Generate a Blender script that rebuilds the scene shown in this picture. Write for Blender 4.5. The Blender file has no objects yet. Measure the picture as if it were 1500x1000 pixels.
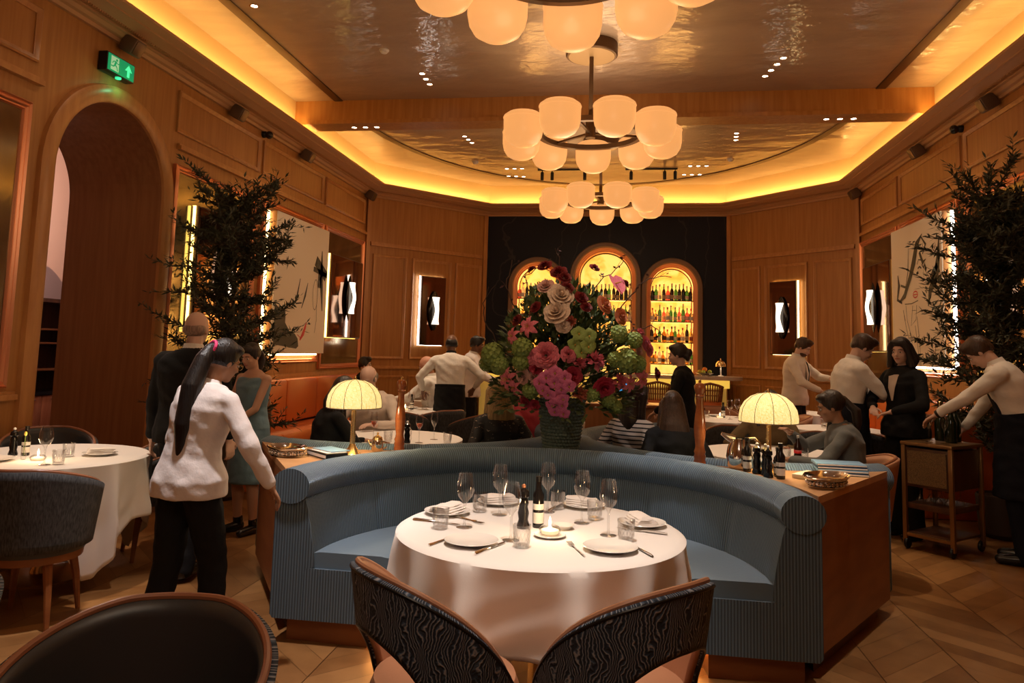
import bpy, bmesh, math, random
from mathutils import Vector, Matrix
R = math.radians
PI = math.pi
sc = bpy.context.scene
col = sc.collection
rnd = random.Random(7)

# ------------------------------------------------------------------ camera
YAW, PIT, ROLL, F_PX, CY, EYE = .149, .102, .027, 1100.0, 399.0, 1.5
_c, _s = math.cos(YAW), math.sin(YAW)
_R = Vector((_c, _s, 0)); _F0 = Vector((-_s, _c, 0)); _Z = Vector((0, 0, 1))
_F = _F0 * math.cos(PIT) + _Z * math.sin(PIT)
_U = _Z * math.cos(PIT) - _F0 * math.sin(PIT)
_X = _R * math.cos(ROLL) + _U * math.sin(ROLL)
_Y = _U * math.cos(ROLL) - _R * math.sin(ROLL)
cam_data = bpy.data.cameras.new('camera')
cam = bpy.data.objects.new('camera', cam_data); col.objects.link(cam)
m = Matrix((_X, _Y, -_F)).transposed().to_4x4(); m.translation = Vector((0, 0, EYE))
cam.matrix_world = m
cam_data.sensor_width = 36; cam_data.sensor_fit = 'HORIZONTAL'
cam_data.lens = 36 * F_PX / 1500
cam_data.shift_y = -(500 - CY) / 1500
cam_data.clip_start = .05
sc.camera = cam

# ------------------------------------------------------------------ world, exposure
w = bpy.data.worlds.new('world'); sc.world = w; w.use_nodes = True
w.node_tree.nodes['Background'].inputs[0].default_value = (.30, .18, .10, 1)
w.node_tree.nodes['Background'].inputs[1].default_value = .05
sc.view_settings.view_transform = 'Standard'
sc.view_settings.look = 'None'
sc.view_settings.exposure = 0.0
sc.view_settings.gamma = 1
sc.cycles.caustics_reflective = False
sc.cycles.caustics_refractive = False
sc.cycles.max_bounces = 7
sc.cycles.diffuse_bounces = 3
sc.cycles.glossy_bounces = 3
sc.cycles.transmission_bounces = 5
sc.cycles.transparent_max_bounces = 12
sc.cycles.sample_clamp_indirect = 3.0
sc.cycles.sample_clamp_direct = 0

# room numbers (metres): axis, half width, heights
AX, HW, EAVE = -.385, 4.12, 4.146
XL, XR = AX - HW, AX + HW
YC, YW, WP = 12.55, 14.57, 2.33
CEIL, YBACK = 4.72, -2.6
KC = 1.05      # ceiling features sit this much farther out than first measured

# ------------------------------------------------------------------ lights
def add_light(name, kind, loc, energy, color, size=.1, size_y=None, direction=(0, 0, -1), angle=None, blend=.4, spread=None):
    d = bpy.data.lights.new(name, kind); d.energy = energy; d.color = color
    if kind == 'AREA':
        d.size = size
        if size_y: d.shape = 'RECTANGLE'; d.size_y = size_y
        if spread: d.spread = spread
    else:
        d.shadow_soft_size = size
    if kind == 'SPOT':
        d.spot_size = angle; d.spot_blend = blend
    o = bpy.data.objects.new(name, d); col.objects.link(o)
    o.location = loc
    o.rotation_euler = Vector(direction).to_track_quat('-Z', 'Y').to_euler()
    return o
WARM = (1.0, .72, .46)
COVE = (1.0, .61, .18)
def cove_light(x0, y0, x1, y1, inward, power):
    d = math.hypot(x1 - x0, y1 - y0)
    o = add_light('cove_light', 'AREA', ((x0 + x1) / 2, (y0 + y1) / 2, 4.315), power * d, COVE, d, .04)
    u = Vector((x1 - x0, y1 - y0, 0)).normalized()
    n = Vector((inward[0], inward[1], 0)).normalized()
    zaxis = -(Vector((0, 0, 1)) * .8 - n * .6).normalized()
    yv = zaxis.cross(u)
    mm = Matrix((u, yv, zaxis)).transposed().to_4x4(); mm.translation = o.location
    o.matrix_world = mm
COVE_P = 5.4
cove_light(XL + .27, YBACK + .3, XL + .27, YC - .1, (1, 0), COVE_P)
cove_light(XR - .27, YC - .1, XR - .27, YBACK + .3, (-1, 0), COVE_P)
cove_light(AX - WP + .15, YW - .27, AX + WP - .15, YW - .27, (0, -1), COVE_P)
_a = Vector((XL, YC)); _b = Vector((AX - WP, YW)); _n = Vector((.76, -.65))
cove_light(_a.x + .27, _a.y - .1, _b.x + .10, _b.y - .27, _n, COVE_P)
cove_light(2 * AX - _b.x - .10, _b.y - .27, 2 * AX - _a.x - .27, _a.y - .1, (-_n.x, _n.y), COVE_P)
# recessed downlights: the table pools and the general fill
def down(x, y, power, angle=50, tilt=(0, 0), color=(1, .74, .50), z=4.70, size=.05):
    add_light('downlight_beam', 'SPOT', (x, y, z), power, color, size, direction=(tilt[0], tilt[1], -1), angle=R(angle), blend=.7)
down(-.35, 2.35, 560, 30, (0, .17), (1, .86, .74), size=.12)
down(-.20, 5.0, 330, 28, (0, .0), (1, .90, .84))
down(-2.0, 3.2, 620, 40, (0, .06), (1, .90, .86), size=.1)
down(1.15, 3.9, 260, 34, (0, .05), (1, .88, .80))
down(-3.6, 4.4, 420, 30, (0, 0), (1, .78, .58))
down(-1.9, 6.1, 300, 36); down(1.2, 6.1, 300, 36); down(2.35, 6.9, 80, 34)
down(-2.6, 8.8, 300, 40); down(1.6, 8.9, 260, 40); down(2.6, 11.2, 260, 36)
down(-2.2, 10.4, 220, 40); down(2.9, 6.0, 60, 40)
for yy in (1.0, 5.5, 8.6, 11.6):
    down(-3.3, yy, 24, 95, (-.25, 0), WARM); down(2.5, yy, 26, 95, (.25, 0), WARM)

# ------------------------------------------------------------------ materials
MATS = {}
def nodes_of(mt):
    nt = mt.node_tree; return nt, nt.nodes, nt.links, nt.nodes['Principled BSDF']
def mat(name, color=(.5, .5, .5), rough=.5, metal=0, emit=None, strength=1, noise=None, bump=None, sheen=0, coat=0, spec=.5):
    if name in MATS: return MATS[name]
    mt = bpy.data.materials.new(name); mt.use_nodes = True
    nt, N, L, P = nodes_of(mt)
    P.inputs['Base Color'].default_value = (*color, 1)
    P.inputs['Roughness'].default_value = rough
    P.inputs['Metallic'].default_value = metal
    P.inputs['Specular IOR Level'].default_value = spec
    if coat: P.inputs['Coat Weight'].default_value = coat; P.inputs['Coat Roughness'].default_value = .15
    if sheen: P.inputs['Sheen Weight'].default_value = sheen; P.inputs['Sheen Roughness'].default_value = .4
    if emit: P.inputs['Emission Color'].default_value = (*emit, 1); P.inputs['Emission Strength'].default_value = strength
    if noise or bump:
        tc = N.new('ShaderNodeTexCoord'); mp = N.new('ShaderNodeMapping'); L.new(tc.outputs['Object'], mp.inputs[0])
    if noise:     # (scale xyz, other colour, detail)
        nz = N.new('ShaderNodeTexNoise'); mp.inputs['Scale'].default_value = noise[0]
        nz.inputs['Scale'].default_value = 1; nz.inputs['Detail'].default_value = 5; L.new(mp.outputs[0], nz.inputs[0])
        rp = N.new('ShaderNodeValToRGB'); rp.color_ramp.elements[0].position = .35; rp.color_ramp.elements[1].position = .65
        rp.color_ramp.elements[0].color = (*color, 1); rp.color_ramp.elements[1].color = (*noise[1], 1)
        L.new(nz.outputs[0], rp.inputs[0]); L.new(rp.outputs[0], P.inputs['Base Color'])
    if bump:      # (scale, strength, distance)
        n2 = N.new('ShaderNodeTexNoise'); n2.inputs['Scale'].default_value = bump[0]; n2.inputs['Detail'].default_value = 4
        L.new(tc.outputs['Object'], n2.inputs[0]); b = N.new('ShaderNodeBump')
        b.inputs['Strength'].default_value = bump[1]; b.inputs['Distance'].default_value = bump[2]
        L.new(n2.outputs[0], b.inputs['Height']); L.new(b.outputs[0], P.inputs['Normal'])
    MATS[name] = mt
    return mt
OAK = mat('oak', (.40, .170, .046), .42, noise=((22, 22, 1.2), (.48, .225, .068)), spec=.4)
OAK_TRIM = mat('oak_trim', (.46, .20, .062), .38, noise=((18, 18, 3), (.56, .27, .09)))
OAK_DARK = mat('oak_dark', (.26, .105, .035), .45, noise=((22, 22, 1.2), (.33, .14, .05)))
WALNUT = mat('walnut', (.20, .060, .018), .35, noise=((3, 3, 14), (.28, .10, .03)))
CONSOLE_TOP = mat('console_oak', (.52, .26, .11), .35, noise=((3, 14, 3), (.60, .32, .14)))
DARKWOOD = mat('dark_wood', (.07, .028, .014), .4, noise=((14, 14, 2), (.11, .045, .02)))
CORNICE = mat('cornice_plaster', (.50, .27, .12), .55)
COPPER = mat('copper_frame', (.80, .34, .17), .3, .8)
BRASS = mat('brass', (.83, .60, .28), .25, 1)
BRONZE = mat('bronze', (.13, .075, .04), .38, .7)
SILVER = mat('silver', (.78, .74, .70), .13, 1)
BLACKM = mat('black_metal', (.012, .011, .010), .35, .3)
BLACKG = mat('black_gloss', (.010, .009, .009), .12)
MIRROR = mat('antique_mirror', (.20, .17, .11), .12, .9, noise=((2.5, 2.5, 2.5), (.34, .30, .20)))
DMIRROR = mat('smoked_mirror', (.26, .15, .10), .05, .95)
LINEN = mat('white_linen', (.87, .83, .80), .8, bump=(260, .12, .002), sheen=.1)
NAPKIN = mat('napkin_linen', (.86, .80, .75), .85)
CHINA = mat('white_china', (.86, .83, .79), .18)
LEATHER_O = mat('orange_leather', (.68, .17, .035), .42, bump=(60, .1, .003))
LEATHER_T = mat('tan_leather', (.42, .20, .11), .40, bump=(70, .1, .003))
LEATHER_D = mat('dark_leather', (.035, .037, .042), .38, bump=(70, .1, .003))
PIPING = mat('brown_piping', (.30, .12, .06), .4)
LED = mat('warm_led', (1, .8, .5), .5, emit=(1, .72, .32), strength=9)
LED_Y = mat('yellow_led', (1, .8, .3), .5, emit=(1, .66, .16), strength=6)
LED_W = mat('white_led', (1, 1, 1), .5, emit=(1, .93, .85), strength=11)
SHADE = mat('opal_shade', (1, .8, .5), .35, emit=(1, .42, .125), strength=.86)
SHADE.node_tree.nodes['Principled BSDF'].inputs['Base Color'].default_value = (.22, .12, .06, 1)
SCONCE = mat('sconce_glow', (1, .9, .8), .5, emit=(1, .82, .62), strength=2.6)
PAINT_K = mat('black_paint', (.018, .016, .014), .6)
PAINT_R = mat('red_paint', (.65, .05, .05), .6)
CANVAS = mat('canvas', (.86, .76, .62), .8, bump=(150, .1, .002))
ONYX = mat('onyx_glow', (1, .75, .25), .4)

def onyx():
    nt, N, L, P = nodes_of(ONYX)
    tc = N.new('ShaderNodeTexCoord'); nz = N.new('ShaderNodeTexNoise'); nz.inputs['Scale'].default_value = 3.4
    nz.inputs['Detail'].default_value = 8; nz.inputs['Distortion'].default_value = 1.2
    L.new(tc.outputs['Object'], nz.inputs[0])
    rp = N.new('ShaderNodeValToRGB'); e = rp.color_ramp.elements
    e[0].position = .36; e[0].color = (.95, .36, .035, 1); e[1].position = .55; e[1].color = (1, .62, .13, 1)
    x = e.new(.46); x.color = (1, .50, .07, 1)
    L.new(nz.outputs[0], rp.inputs[0]); L.new(rp.outputs[0], P.inputs['Emission Color'])
    P.inputs['Emission Strength'].default_value = 1.25; P.inputs['Base Color'].default_value = (.6, .4, .15, 1)
onyx()

def plaster():
    mt = mat('lustrous_plaster', (.42, .27, .17), .4, .15, coat=.7)
    nt, N, L, P = nodes_of(mt)
    tc = N.new('ShaderNodeTexCoord'); mp = N.new('ShaderNodeMapping'); mp.inputs['Scale'].default_value = (.55, 1.0, 1)
    L.new(tc.outputs['Object'], mp.inputs[0])
    nz = N.new('ShaderNodeTexNoise'); nz.inputs['Scale'].default_value = 2.2; nz.inputs['Detail'].default_value = 7; nz.inputs['Distortion'].default_value = .8
    L.new(mp.outputs[0], nz.inputs[0])
    rp = N.new('ShaderNodeValToRGB'); e = rp.color_ramp.elements
    e[0].position = .3; e[0].color = (.40, .29, .205, 1); e[1].position = .7; e[1].color = (.52, .39, .28, 1)
    L.new(nz.outputs[0], rp.inputs[0]); L.new(rp.outputs[0], P.inputs['Base Color'])
    n2 = N.new('ShaderNodeTexNoise'); n2.inputs['Scale'].default_value = 3.0; n2.inputs['Detail'].default_value = 5
    L.new(mp.outputs[0], n2.inputs[0])
    b = N.new('ShaderNodeBump'); b.inputs['Strength'].default_value = .8; b.inputs['Distance'].default_value = .035
    L.new(n2.outputs[0], b.inputs['Height']); L.new(b.outputs[0], P.inputs['Normal']); L.new(b.outputs[0], P.inputs['Coat Normal']); P.inputs['Coat Roughness'].default_value = .05
    r2 = N.new('ShaderNodeMapRange'); r2.inputs[3].default_value = .3; r2.inputs[4].default_value = .5
    L.new(nz.outputs[0], r2.inputs[0]); L.new(r2.outputs[0], P.inputs['Roughness'])
    return mt
PLASTER = plaster()

def floor_mat():
    mt = mat('parquet', (.3, .13, .05), .32)
    nt, N, L, P = nodes_of(mt)
    at = N.new('ShaderNodeAttribute'); at.attribute_name = 'tone'
    tc = N.new('ShaderNodeTexCoord'); nz = N.new('ShaderNodeTexNoise'); nz.inputs['Scale'].default_value = 7; nz.inputs['Detail'].default_value = 6
    L.new(tc.outputs['Object'], nz.inputs[0])
    ad = N.new('ShaderNodeMath'); ad.operation = 'MULTIPLY_ADD'; ad.inputs[1].default_value = .5; L.new(at.outputs['Fac'], ad.inputs[0])
    ml = N.new('ShaderNodeMath'); ml.operation = 'MULTIPLY'; ml.inputs[1].default_value = .6; L.new(nz.outputs[0], ml.inputs[0]); L.new(ml.outputs[0], ad.inputs[2])
    rp = N.new('ShaderNodeValToRGB'); e = rp.color_ramp.elements
    e[0].position = .2; e[0].color = (.15, .060, .017, 1); e[1].position = .8; e[1].color = (.33, .16, .055, 1)
    L.new(ad.outputs[0], rp.inputs[0]); L.new(rp.outputs[0], P.inputs['Base Color'])
    P.inputs['Roughness'].default_value = .34
    return mt
PARQUET = floor_mat()

def marble():
    mt = mat('navy_marble', (.006, .008, .016), .5, spec=.25)
    nt, N, L, P = nodes_of(mt)
    tc = N.new('ShaderNodeTexCoord')
    n1 = N.new('ShaderNodeTexNoise'); n1.inputs['Scale'].default_value = 1.6; n1.inputs['Detail'].default_value = 7
    L.new(tc.outputs['Object'], n1.inputs[0])
    wv = N.new('ShaderNodeTexWave'); wv.inputs['Scale'].default_value = .55; wv.inputs['Distortion'].default_value = 14; wv.inputs['Detail'].default_value = 5
    L.new(tc.outputs['Object'], wv.inputs[0])
    rp = N.new('ShaderNodeValToRGB'); e = rp.color_ramp.elements
    e[0].position = .985; e[0].color = (.006, .008, .017, 1); e[1].position = 1; e[1].color = (.03, .028, .032, 1)
    L.new(wv.outputs[0], rp.inputs[0]); L.new(rp.outputs[0], P.inputs['Base Color'])
    return mt
MARBLE = marble()

def corduroy(name, color, period=.011, axis=0, strength=.55):
    mt = mat(name, color, .75, sheen=.5)
    nt, N, L, P = nodes_of(mt)
    P.inputs['Sheen Tint'].default_value = (.5, .62, .75, 1)
    uv = N.new('ShaderNodeUVMap'); sp = N.new('ShaderNodeSeparateXYZ'); L.new(uv.outputs[0], sp.inputs[0])
    k = N.new('ShaderNodeMath'); k.operation = 'MULTIPLY'; k.inputs[1].default_value = 2 * PI / period; L.new(sp.outputs[axis], k.inputs[0])
    sn = N.new('ShaderNodeMath'); sn.operation = 'SINE'; L.new(k.outputs[0], sn.inputs[0])
    b = N.new('ShaderNodeBump'); b.inputs['Strength'].default_value = strength; b.inputs['Distance'].default_value = .004
    L.new(sn.outputs[0], b.inputs['Height']); L.new(b.outputs[0], P.inputs['Normal'])
    mr = N.new('ShaderNodeMapRange'); mr.inputs[1].default_value = -1; mr.inputs[2].default_value = 1; mr.inputs[3].default_value = .45; mr.inputs[4].default_value = 1.15
    L.new(sn.outputs[0], mr.inputs[0])
    mx = N.new('ShaderNodeVectorMath'); mx.operation = 'SCALE'; mx.inputs[0].default_value = color; L.new(mr.outputs[0], mx.inputs['Scale'])
    L.new(mx.outputs[0], P.inputs['Base Color'])
    return mt
CORD = corduroy('blue_corduroy', (.125, .205, .285), .014)
VELVET = mat('blue_velvet', (.125, .205, .285), .7, sheen=.5, bump=(40, .1, .004))

def zigzag():
    mt = mat('zigzag_fabric', (.03, .035, .045), .8)
    nt, N, L, P = nodes_of(mt)
    uv = N.new('ShaderNodeUVMap'); nz = N.new('ShaderNodeTexNoise'); nz.inputs['Scale'].default_value = 16; nz.inputs['Detail'].default_value = 1
    mp0 = N.new('ShaderNodeMapping'); mp0.inputs['Scale'].default_value = (1, .55, 1)
    L.new(uv.outputs[0], mp0.inputs[0]); L.new(mp0.outputs[0], nz.inputs[0])
    sp = N.new('ShaderNodeSeparateXYZ'); L.new(uv.outputs[0], sp.inputs[0])
    a = N.new('ShaderNodeMath'); a.operation = 'MULTIPLY_ADD'; a.inputs[1].default_value = .09; L.new(nz.outputs[0], a.inputs[0]); L.new(sp.outputs[0], a.inputs[2])
    n3 = N.new('ShaderNodeTexNoise'); n3.inputs['Scale'].default_value = 70; n3.inputs['Detail'].default_value = 1; L.new(uv.outputs[0], n3.inputs[0])
    a2 = N.new('ShaderNodeMath'); a2.operation = 'MULTIPLY_ADD'; a2.inputs[1].default_value = .010; L.new(n3.outputs[0], a2.inputs[0]); L.new(a.outputs[0], a2.inputs[2])
    k = N.new('ShaderNodeMath'); k.operation = 'MULTIPLY'; k.inputs[1].default_value = 2 * PI / .0095; L.new(a2.outputs[0], k.inputs[0])
    s = N.new('ShaderNodeMath'); s.operation = 'SINE'; L.new(k.outputs[0], s.inputs[0])
    rp = N.new('ShaderNodeValToRGB'); e = rp.color_ramp.elements
    e[0].position = .30; e[0].color = (.022, .036, .060, 1); e[1].position = 1; e[1].color = (.36, .38, .42, 1)
    x = e.new(.80); x.color = (.075, .12, .19, 1)
    mr = N.new('ShaderNodeMapRange'); mr.inputs[1].default_value = -1; mr.inputs[2].default_value = 1; L.new(s.outputs[0], mr.inputs[0])
    L.new(mr.outputs[0], rp.inputs[0]); L.new(rp.outputs[0], P.inputs['Base Color'])
    b = N.new('ShaderNodeBump'); b.inputs['Strength'].default_value = .5; b.inputs['Distance'].default_value = .004
    L.new(s.outputs[0], b.inputs['Height']); L.new(b.outputs[0], P.inputs['Normal'])
    return mt
ZIG = zigzag()
FLECK = mat('flecked_fabric', (.022, .025, .030), .85, noise=((160, 160, 26), (.075, .078, .085)))

def glass(name, tint=(1, 1, 1), gl=.6):
    if name in MATS: return MATS[name]
    mt = bpy.data.materials.new(name); mt.use_nodes = True; nt = mt.node_tree; N = nt.nodes; L = nt.links
    N.clear(); o = N.new('ShaderNodeOutputMaterial'); t = N.new('ShaderNodeBsdfTransparent'); t.inputs[0].default_value = (*tint, 1)
    g = N.new('ShaderNodeBsdfGlossy'); g.inputs['Roughness'].default_value = .03
    lw = N.new('ShaderNodeLayerWeight'); lw.inputs[0].default_value = .35
    mu = N.new('ShaderNodeMath'); mu.operation = 'MULTIPLY'; mu.inputs[1].default_value = gl; L.new(lw.outputs['Facing'], mu.inputs[0])
    ad = N.new('ShaderNodeMath'); ad.operation = 'ADD'; ad.inputs[1].default_value = .035; L.new(mu.outputs[0], ad.inputs[0])
    mx = N.new('ShaderNodeMixShader'); L.new(ad.outputs[0], mx.inputs[0]); L.new(t.outputs[0], mx.inputs[1]); L.new(g.outputs[0], mx.inputs[2])
    L.new(mx.outputs[0], o.inputs[0]); MATS[name] = mt
    return mt
GLASS = glass('clear_glass', (.97, .97, .97), .75)
ROSE = mat('rose_wine', (.75, .16, .08), .1); ROSE.node_tree.nodes['Principled BSDF'].inputs['Transmission Weight'].default_value = .6

# ------------------------------------------------------------------ mesh building
class MB:
    def __init__(s): s.v = []; s.f = []; s.mi = []; s.uv = {}; s.cur = 0
    def add(s, vs, fs, uvs=None):
        n = len(s.v); s.v += [Vector(p) for p in vs]
        if uvs:
            for i, u in enumerate(uvs): s.uv[n + i] = u
        for f in fs: s.f.append([n + i for i in f]); s.mi.append(s.cur)
        return s
    def box(s, c, d, rz=0, M=None):
        c = Vector(c); hx, hy, hz = d[0] / 2, d[1] / 2, d[2] / 2
        Q = M if M else Matrix.Rotation(rz, 3, 'Z')
        vs = [c + Q @ Vector((x, y, z)) for x in (-hx, hx) for y in (-hy, hy) for z in (-hz, hz)]
        return s.add(vs, [(0, 1, 3, 2), (4, 6, 7, 5), (0, 4, 5, 1), (2, 3, 7, 6), (0, 2, 6, 4), (1, 5, 7, 3)])
    def bar(s, a, b, w, h, up=(0, 0, 1)):
        a = Vector(a); b = Vector(b); d = (b - a); L = d.length; d.normalize(); up = Vector(up)
        x = d.cross(up)
        if x.length < 1e-4: x = d.cross(Vector((1, 0, 0)))
        x.normalize(); y = x.cross(d)
        return s.box((a + b) / 2, (w, L, h), M=Matrix((x, d, y)).transposed())
    def rings(s, rs, cap0=True, cap1=True, closed=True, uvs=None, loop=False):
        n = len(rs[0]); vs = [p for r in rs for p in r]; fs = []
        m = len(rs)
        for i in range(m if loop else m - 1):
            i2 = (i + 1) % m
            for j in range(n if closed else n - 1):
                k = (j + 1) % n
                fs.append((i * n + j, i * n + k, i2 * n + k, i2 * n + j))
        if cap0 and not loop: fs.append(tuple(range(n))[::-1])
        if cap1 and not loop: fs.append(tuple((m - 1) * n + j for j in range(n)))
        return s.add(vs, fs, uvs)
    def lathe(s, prof, c=(0, 0, 0), n=20, ax=None, cap0=True, cap1=True):
        c = Vector(c); z = Vector(ax).normalized() if ax else Vector((0, 0, 1))
        x = z.orthogonal().normalized() if ax else Vector((1, 0, 0)); y = z.cross(x)
        return s.rings([[c + x * (r * math.cos(2 * PI * j / n)) + y * (r * math.sin(2 * PI * j / n)) + z * h for j in range(n)] for r, h in prof], cap0, cap1)
    def tube(s, pts, rad, n=8, flat=1):
        pts = [Vector(p) for p in pts]
        if not isinstance(rad, (list, tuple)): rad = [rad] * len(pts)
        rs = []; px = None
        for i, p in enumerate(pts):
            d = (pts[min(i + 1, len(pts) - 1)] - pts[max(i - 1, 0)]).normalized()
            if px is None: x = d.orthogonal().normalized()
            else:
                x = px - d * px.dot(d)
                x = x.normalized() if x.length > 1e-5 else d.orthogonal().normalized()
            px = x; y = d.cross(x)
            rs.append([p + x * (rad[i] * math.cos(2 * PI * j / n)) + y * (rad[i] * flat * math.sin(2 * PI * j / n)) for j in range(n)])
        return s.rings(rs)
    def ell(s, c, r, M=None, nu=12, nv=8):
        c = Vector(c); M = M or Matrix.Identity(3)
        rs = []
        for i in range(nv + 1):
            t = -PI / 2 + PI * i / nv; t = max(-PI / 2 + .06, min(PI / 2 - .06, t))
            rs.append([c + M @ Vector((r[0] * math.cos(t) * math.cos(2 * PI * j / nu), r[1] * math.cos(t) * math.sin(2 * PI * j / nu), r[2] * math.sin(t))) for j in range(nu)])
        return s.rings(rs)
    def cap(s, a, b, ra, rb, n=12):      # tapered capsule
        a = Vector(a); b = Vector(b); d = (b - a); L = d.length; d.normalize()
        x = d.orthogonal().normalized(); y = d.cross(x); rs = []
        for i in range(5):
            t = -PI / 2 + PI / 2 * i / 4 + (.08 if i == 0 else 0); rs.append((a + d * ra * math.sin(t), ra * math.cos(t)))
        for i in range(5):
            t = PI / 2 * i / 4 - (.08 if i == 4 else 0); rs.append((b + d * rb * math.sin(t), rb * math.cos(t)))
        return s.rings([[p + x * (r * math.cos(2 * PI * j / n)) + y * (r * math.sin(2 * PI * j / n)) for j in range(n)] for p, r in rs])
    def prism(s, poly, z0, z1, M=None):   # poly in xy, extruded z; M maps (x,y,z)->world
        n = len(poly); f = (lambda p: M @ Vector(p)) if M else (lambda p: Vector(p))
        vs = [f((x, y, z0)) for x, y in poly] + [f((x, y, z1)) for x, y in poly]
        return s.add(vs, [tuple(range(n))[::-1], tuple(range(n, 2 * n))] + [(i, (i + 1) % n, n + (i + 1) % n, n + i) for i in range(n)])
    def build(s, name, m, parent=None, smooth=True, ang=40, bevel=0, kind=None):
        me = bpy.data.meshes.new(name)
        me.from_pydata([tuple(p) for p in s.v], [], s.f)
        for x in (m if isinstance(m, (list, tuple)) else [m]): me.materials.append(x)
        if any(s.mi): me.polygons.foreach_set('material_index', s.mi)
        if s.uv:
            ul = me.uv_layers.new(name='UVMap')
            for lp in me.loops: ul.data[lp.index].uv = s.uv.get(lp.vertex_index, (0, 0))
        bm = bmesh.new(); bm.from_mesh(me); bmesh.ops.recalc_face_normals(bm, faces=bm.faces)
        if bevel:
            bmesh.ops.remove_doubles(bm, verts=bm.verts, dist=1e-5)
            es = [e for e in bm.edges if len(e.link_faces) == 2 and e.calc_face_angle(0) > R(50)]
            bmesh.ops.bevel(bm, geom=es, offset=bevel, segments=2, affect='EDGES', profile=.5, clamp_overlap=True)
        bm.to_mesh(me); bm.free()
        if smooth:
            me.shade_smooth()
            me.set_sharp_from_angle(angle=R(ang))
        o = bpy.data.objects.new(name, me); col.objects.link(o)
        if parent: o.parent = parent
        if kind: o['kind'] = kind
        return o
def tag(o, label=None, cat=None, group=None, kind=None):
    if label: o['label'] = label
    if cat: o['category'] = cat
    if group: o['group'] = group
    if kind: o['kind'] = kind
    return o
def thing(name, label, cat, loc=(0, 0, 0), rz=0, group=None):
    o = bpy.data.objects.new(name, None); col.objects.link(o); o.empty_display_size = .1
    o.location = loc; o.rotation_euler = (0, 0, rz)
    return tag(o, label, cat, group)
def struct(name, mb, m, parent=None, **k):
    o = mb.build(name, m, parent, **k); o['kind'] = 'structure'; return o
def dup(o, loc, rz=0, label=None, group=None, scale=None):
    def cp(a, par):
        c = a.copy(); col.objects.link(c)
        if par: c.parent = par
        for ch in a.children: cp(ch, c)
        return c
    r = cp(o, None); r.location = loc; r.rotation_euler = (0, 0, rz)
    if scale: r.scale = (scale,) * 3
    if label: r['label'] = label
    if group: r['group'] = group
    return r
# ================================================================== THE ROOM
class Wall:
    def __init__(s, a, b, inward):
        s.a = Vector((a[0], a[1], 0)); d = Vector((b[0] - a[0], b[1] - a[1], 0)); s.L = d.length; s.u = d.normalized()
        n = Vector((-s.u.y, s.u.x, 0)); s.n = n if n.dot(Vector((inward[0], inward[1], 0))) > 0 else -n
    def P(s, u, z, d=0): return s.a + s.u * u + s.n * d + Vector((0, 0, z))
    def box(s, mb, u0, u1, z0, z1, d0, d1):
        vs = [s.P(u, z, d) for u in (u0, u1) for z in (z0, z1) for d in (d0, d1)]
        mb.add(vs, [(0, 1, 3, 2), (4, 6, 7, 5), (0, 4, 5, 1), (2, 3, 7, 6), (0, 2, 6, 4), (1, 5, 7, 3)])
    def frame(s, mb, u0, u1, z0, z1, prof=((0, 0), (0, .022), (.014, .032), (.03, .024), (.04, .012), (.05, .010), (.05, 0))):
        rs = []
        for (su, sz) in ((0, 0), (1, 0), (1, 1), (0, 1)):
            rs.append([s.P((u0 + a) if su == 0 else (u1 - a), (z0 + a) if sz == 0 else (z1 - a), d) for a, d in prof])
        mb.rings(rs, loop=True)
MIRP = ((-.06, 0), (-.06, .03), (-.045, .045), (-.03, .03), (-.022, .03), (-.014, .04), (-.004, .03), (.004, .03), (.012, .022), (.012, 0))
# walls: u runs with y on the long walls
wl = Wall((XL, 0), (XL, YC), (1, 0)); wr = Wall((XR, 0), (XR, YC), (-1, 0))
wal = Wall((XL, YC), (AX - WP, YW), (.7, -.7)); war = Wall((XR, YC), (AX + WP, YW), (-.7, -.7))
wb = Wall((AX - WP, YW), (AX + WP, YW), (0, -1))
HTOP = 4.85
def arch_z(y, c, hw, spring): return spring + math.sqrt(max(0, hw * hw - (y - c) ** 2))
def arched_wall(W, u0, u1, opens, z1, name, m, hname=None):
    """wall sheet with arched openings: opens = [(centre, half width, sill, spring)]"""
    mb = MB(); us = [u0, u1]
    for c, h, sill, sp in opens: us += [c + h * math.cos(PI * k / 24) for k in range(25)]
    us = sorted(set(round(x, 5) for x in us))
    for a, b in zip(us, us[1:]):
        mid = (a + b) / 2; op = [o for o in opens if abs(mid - o[0]) < o[1]]
        if op:
            c, h, sill, sp = op[0]
            za, zb = arch_z(a, c, h, sp), arch_z(b, c, h, sp)
            mb.add([W.P(a, za), W.P(b, zb), W.P(b, z1), W.P(a, z1)], [(0, 1, 2, 3)])
            if sill > 0: mb.add([W.P(a, 0), W.P(b, 0), W.P(b, sill), W.P(a, sill)], [(0, 1, 2, 3)])
        else: mb.add([W.P(a, 0), W.P(b, 0), W.P(b, z1), W.P(a, z1)], [(0, 1, 2, 3)])
    return struct(name, mb, m, smooth=False)
def arch_sweep(W, c, hw, sill, spring, prof, mb, n=28):
    """profile (a outward, d into the room) swept round an arch outline"""
    path = [(c - hw, sill, -1, 0)] + [(c + hw * math.cos(t), spring + hw * math.sin(t), math.cos(t), math.sin(t)) for t in [PI - PI * k / n for k in range(n + 1)]] + [(c + hw, sill, 1, 0)]
    mb.rings([[W.P(u + nu * a, z + nz * a, d) for a, d in prof] for u, z, nu, nz in path])
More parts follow.
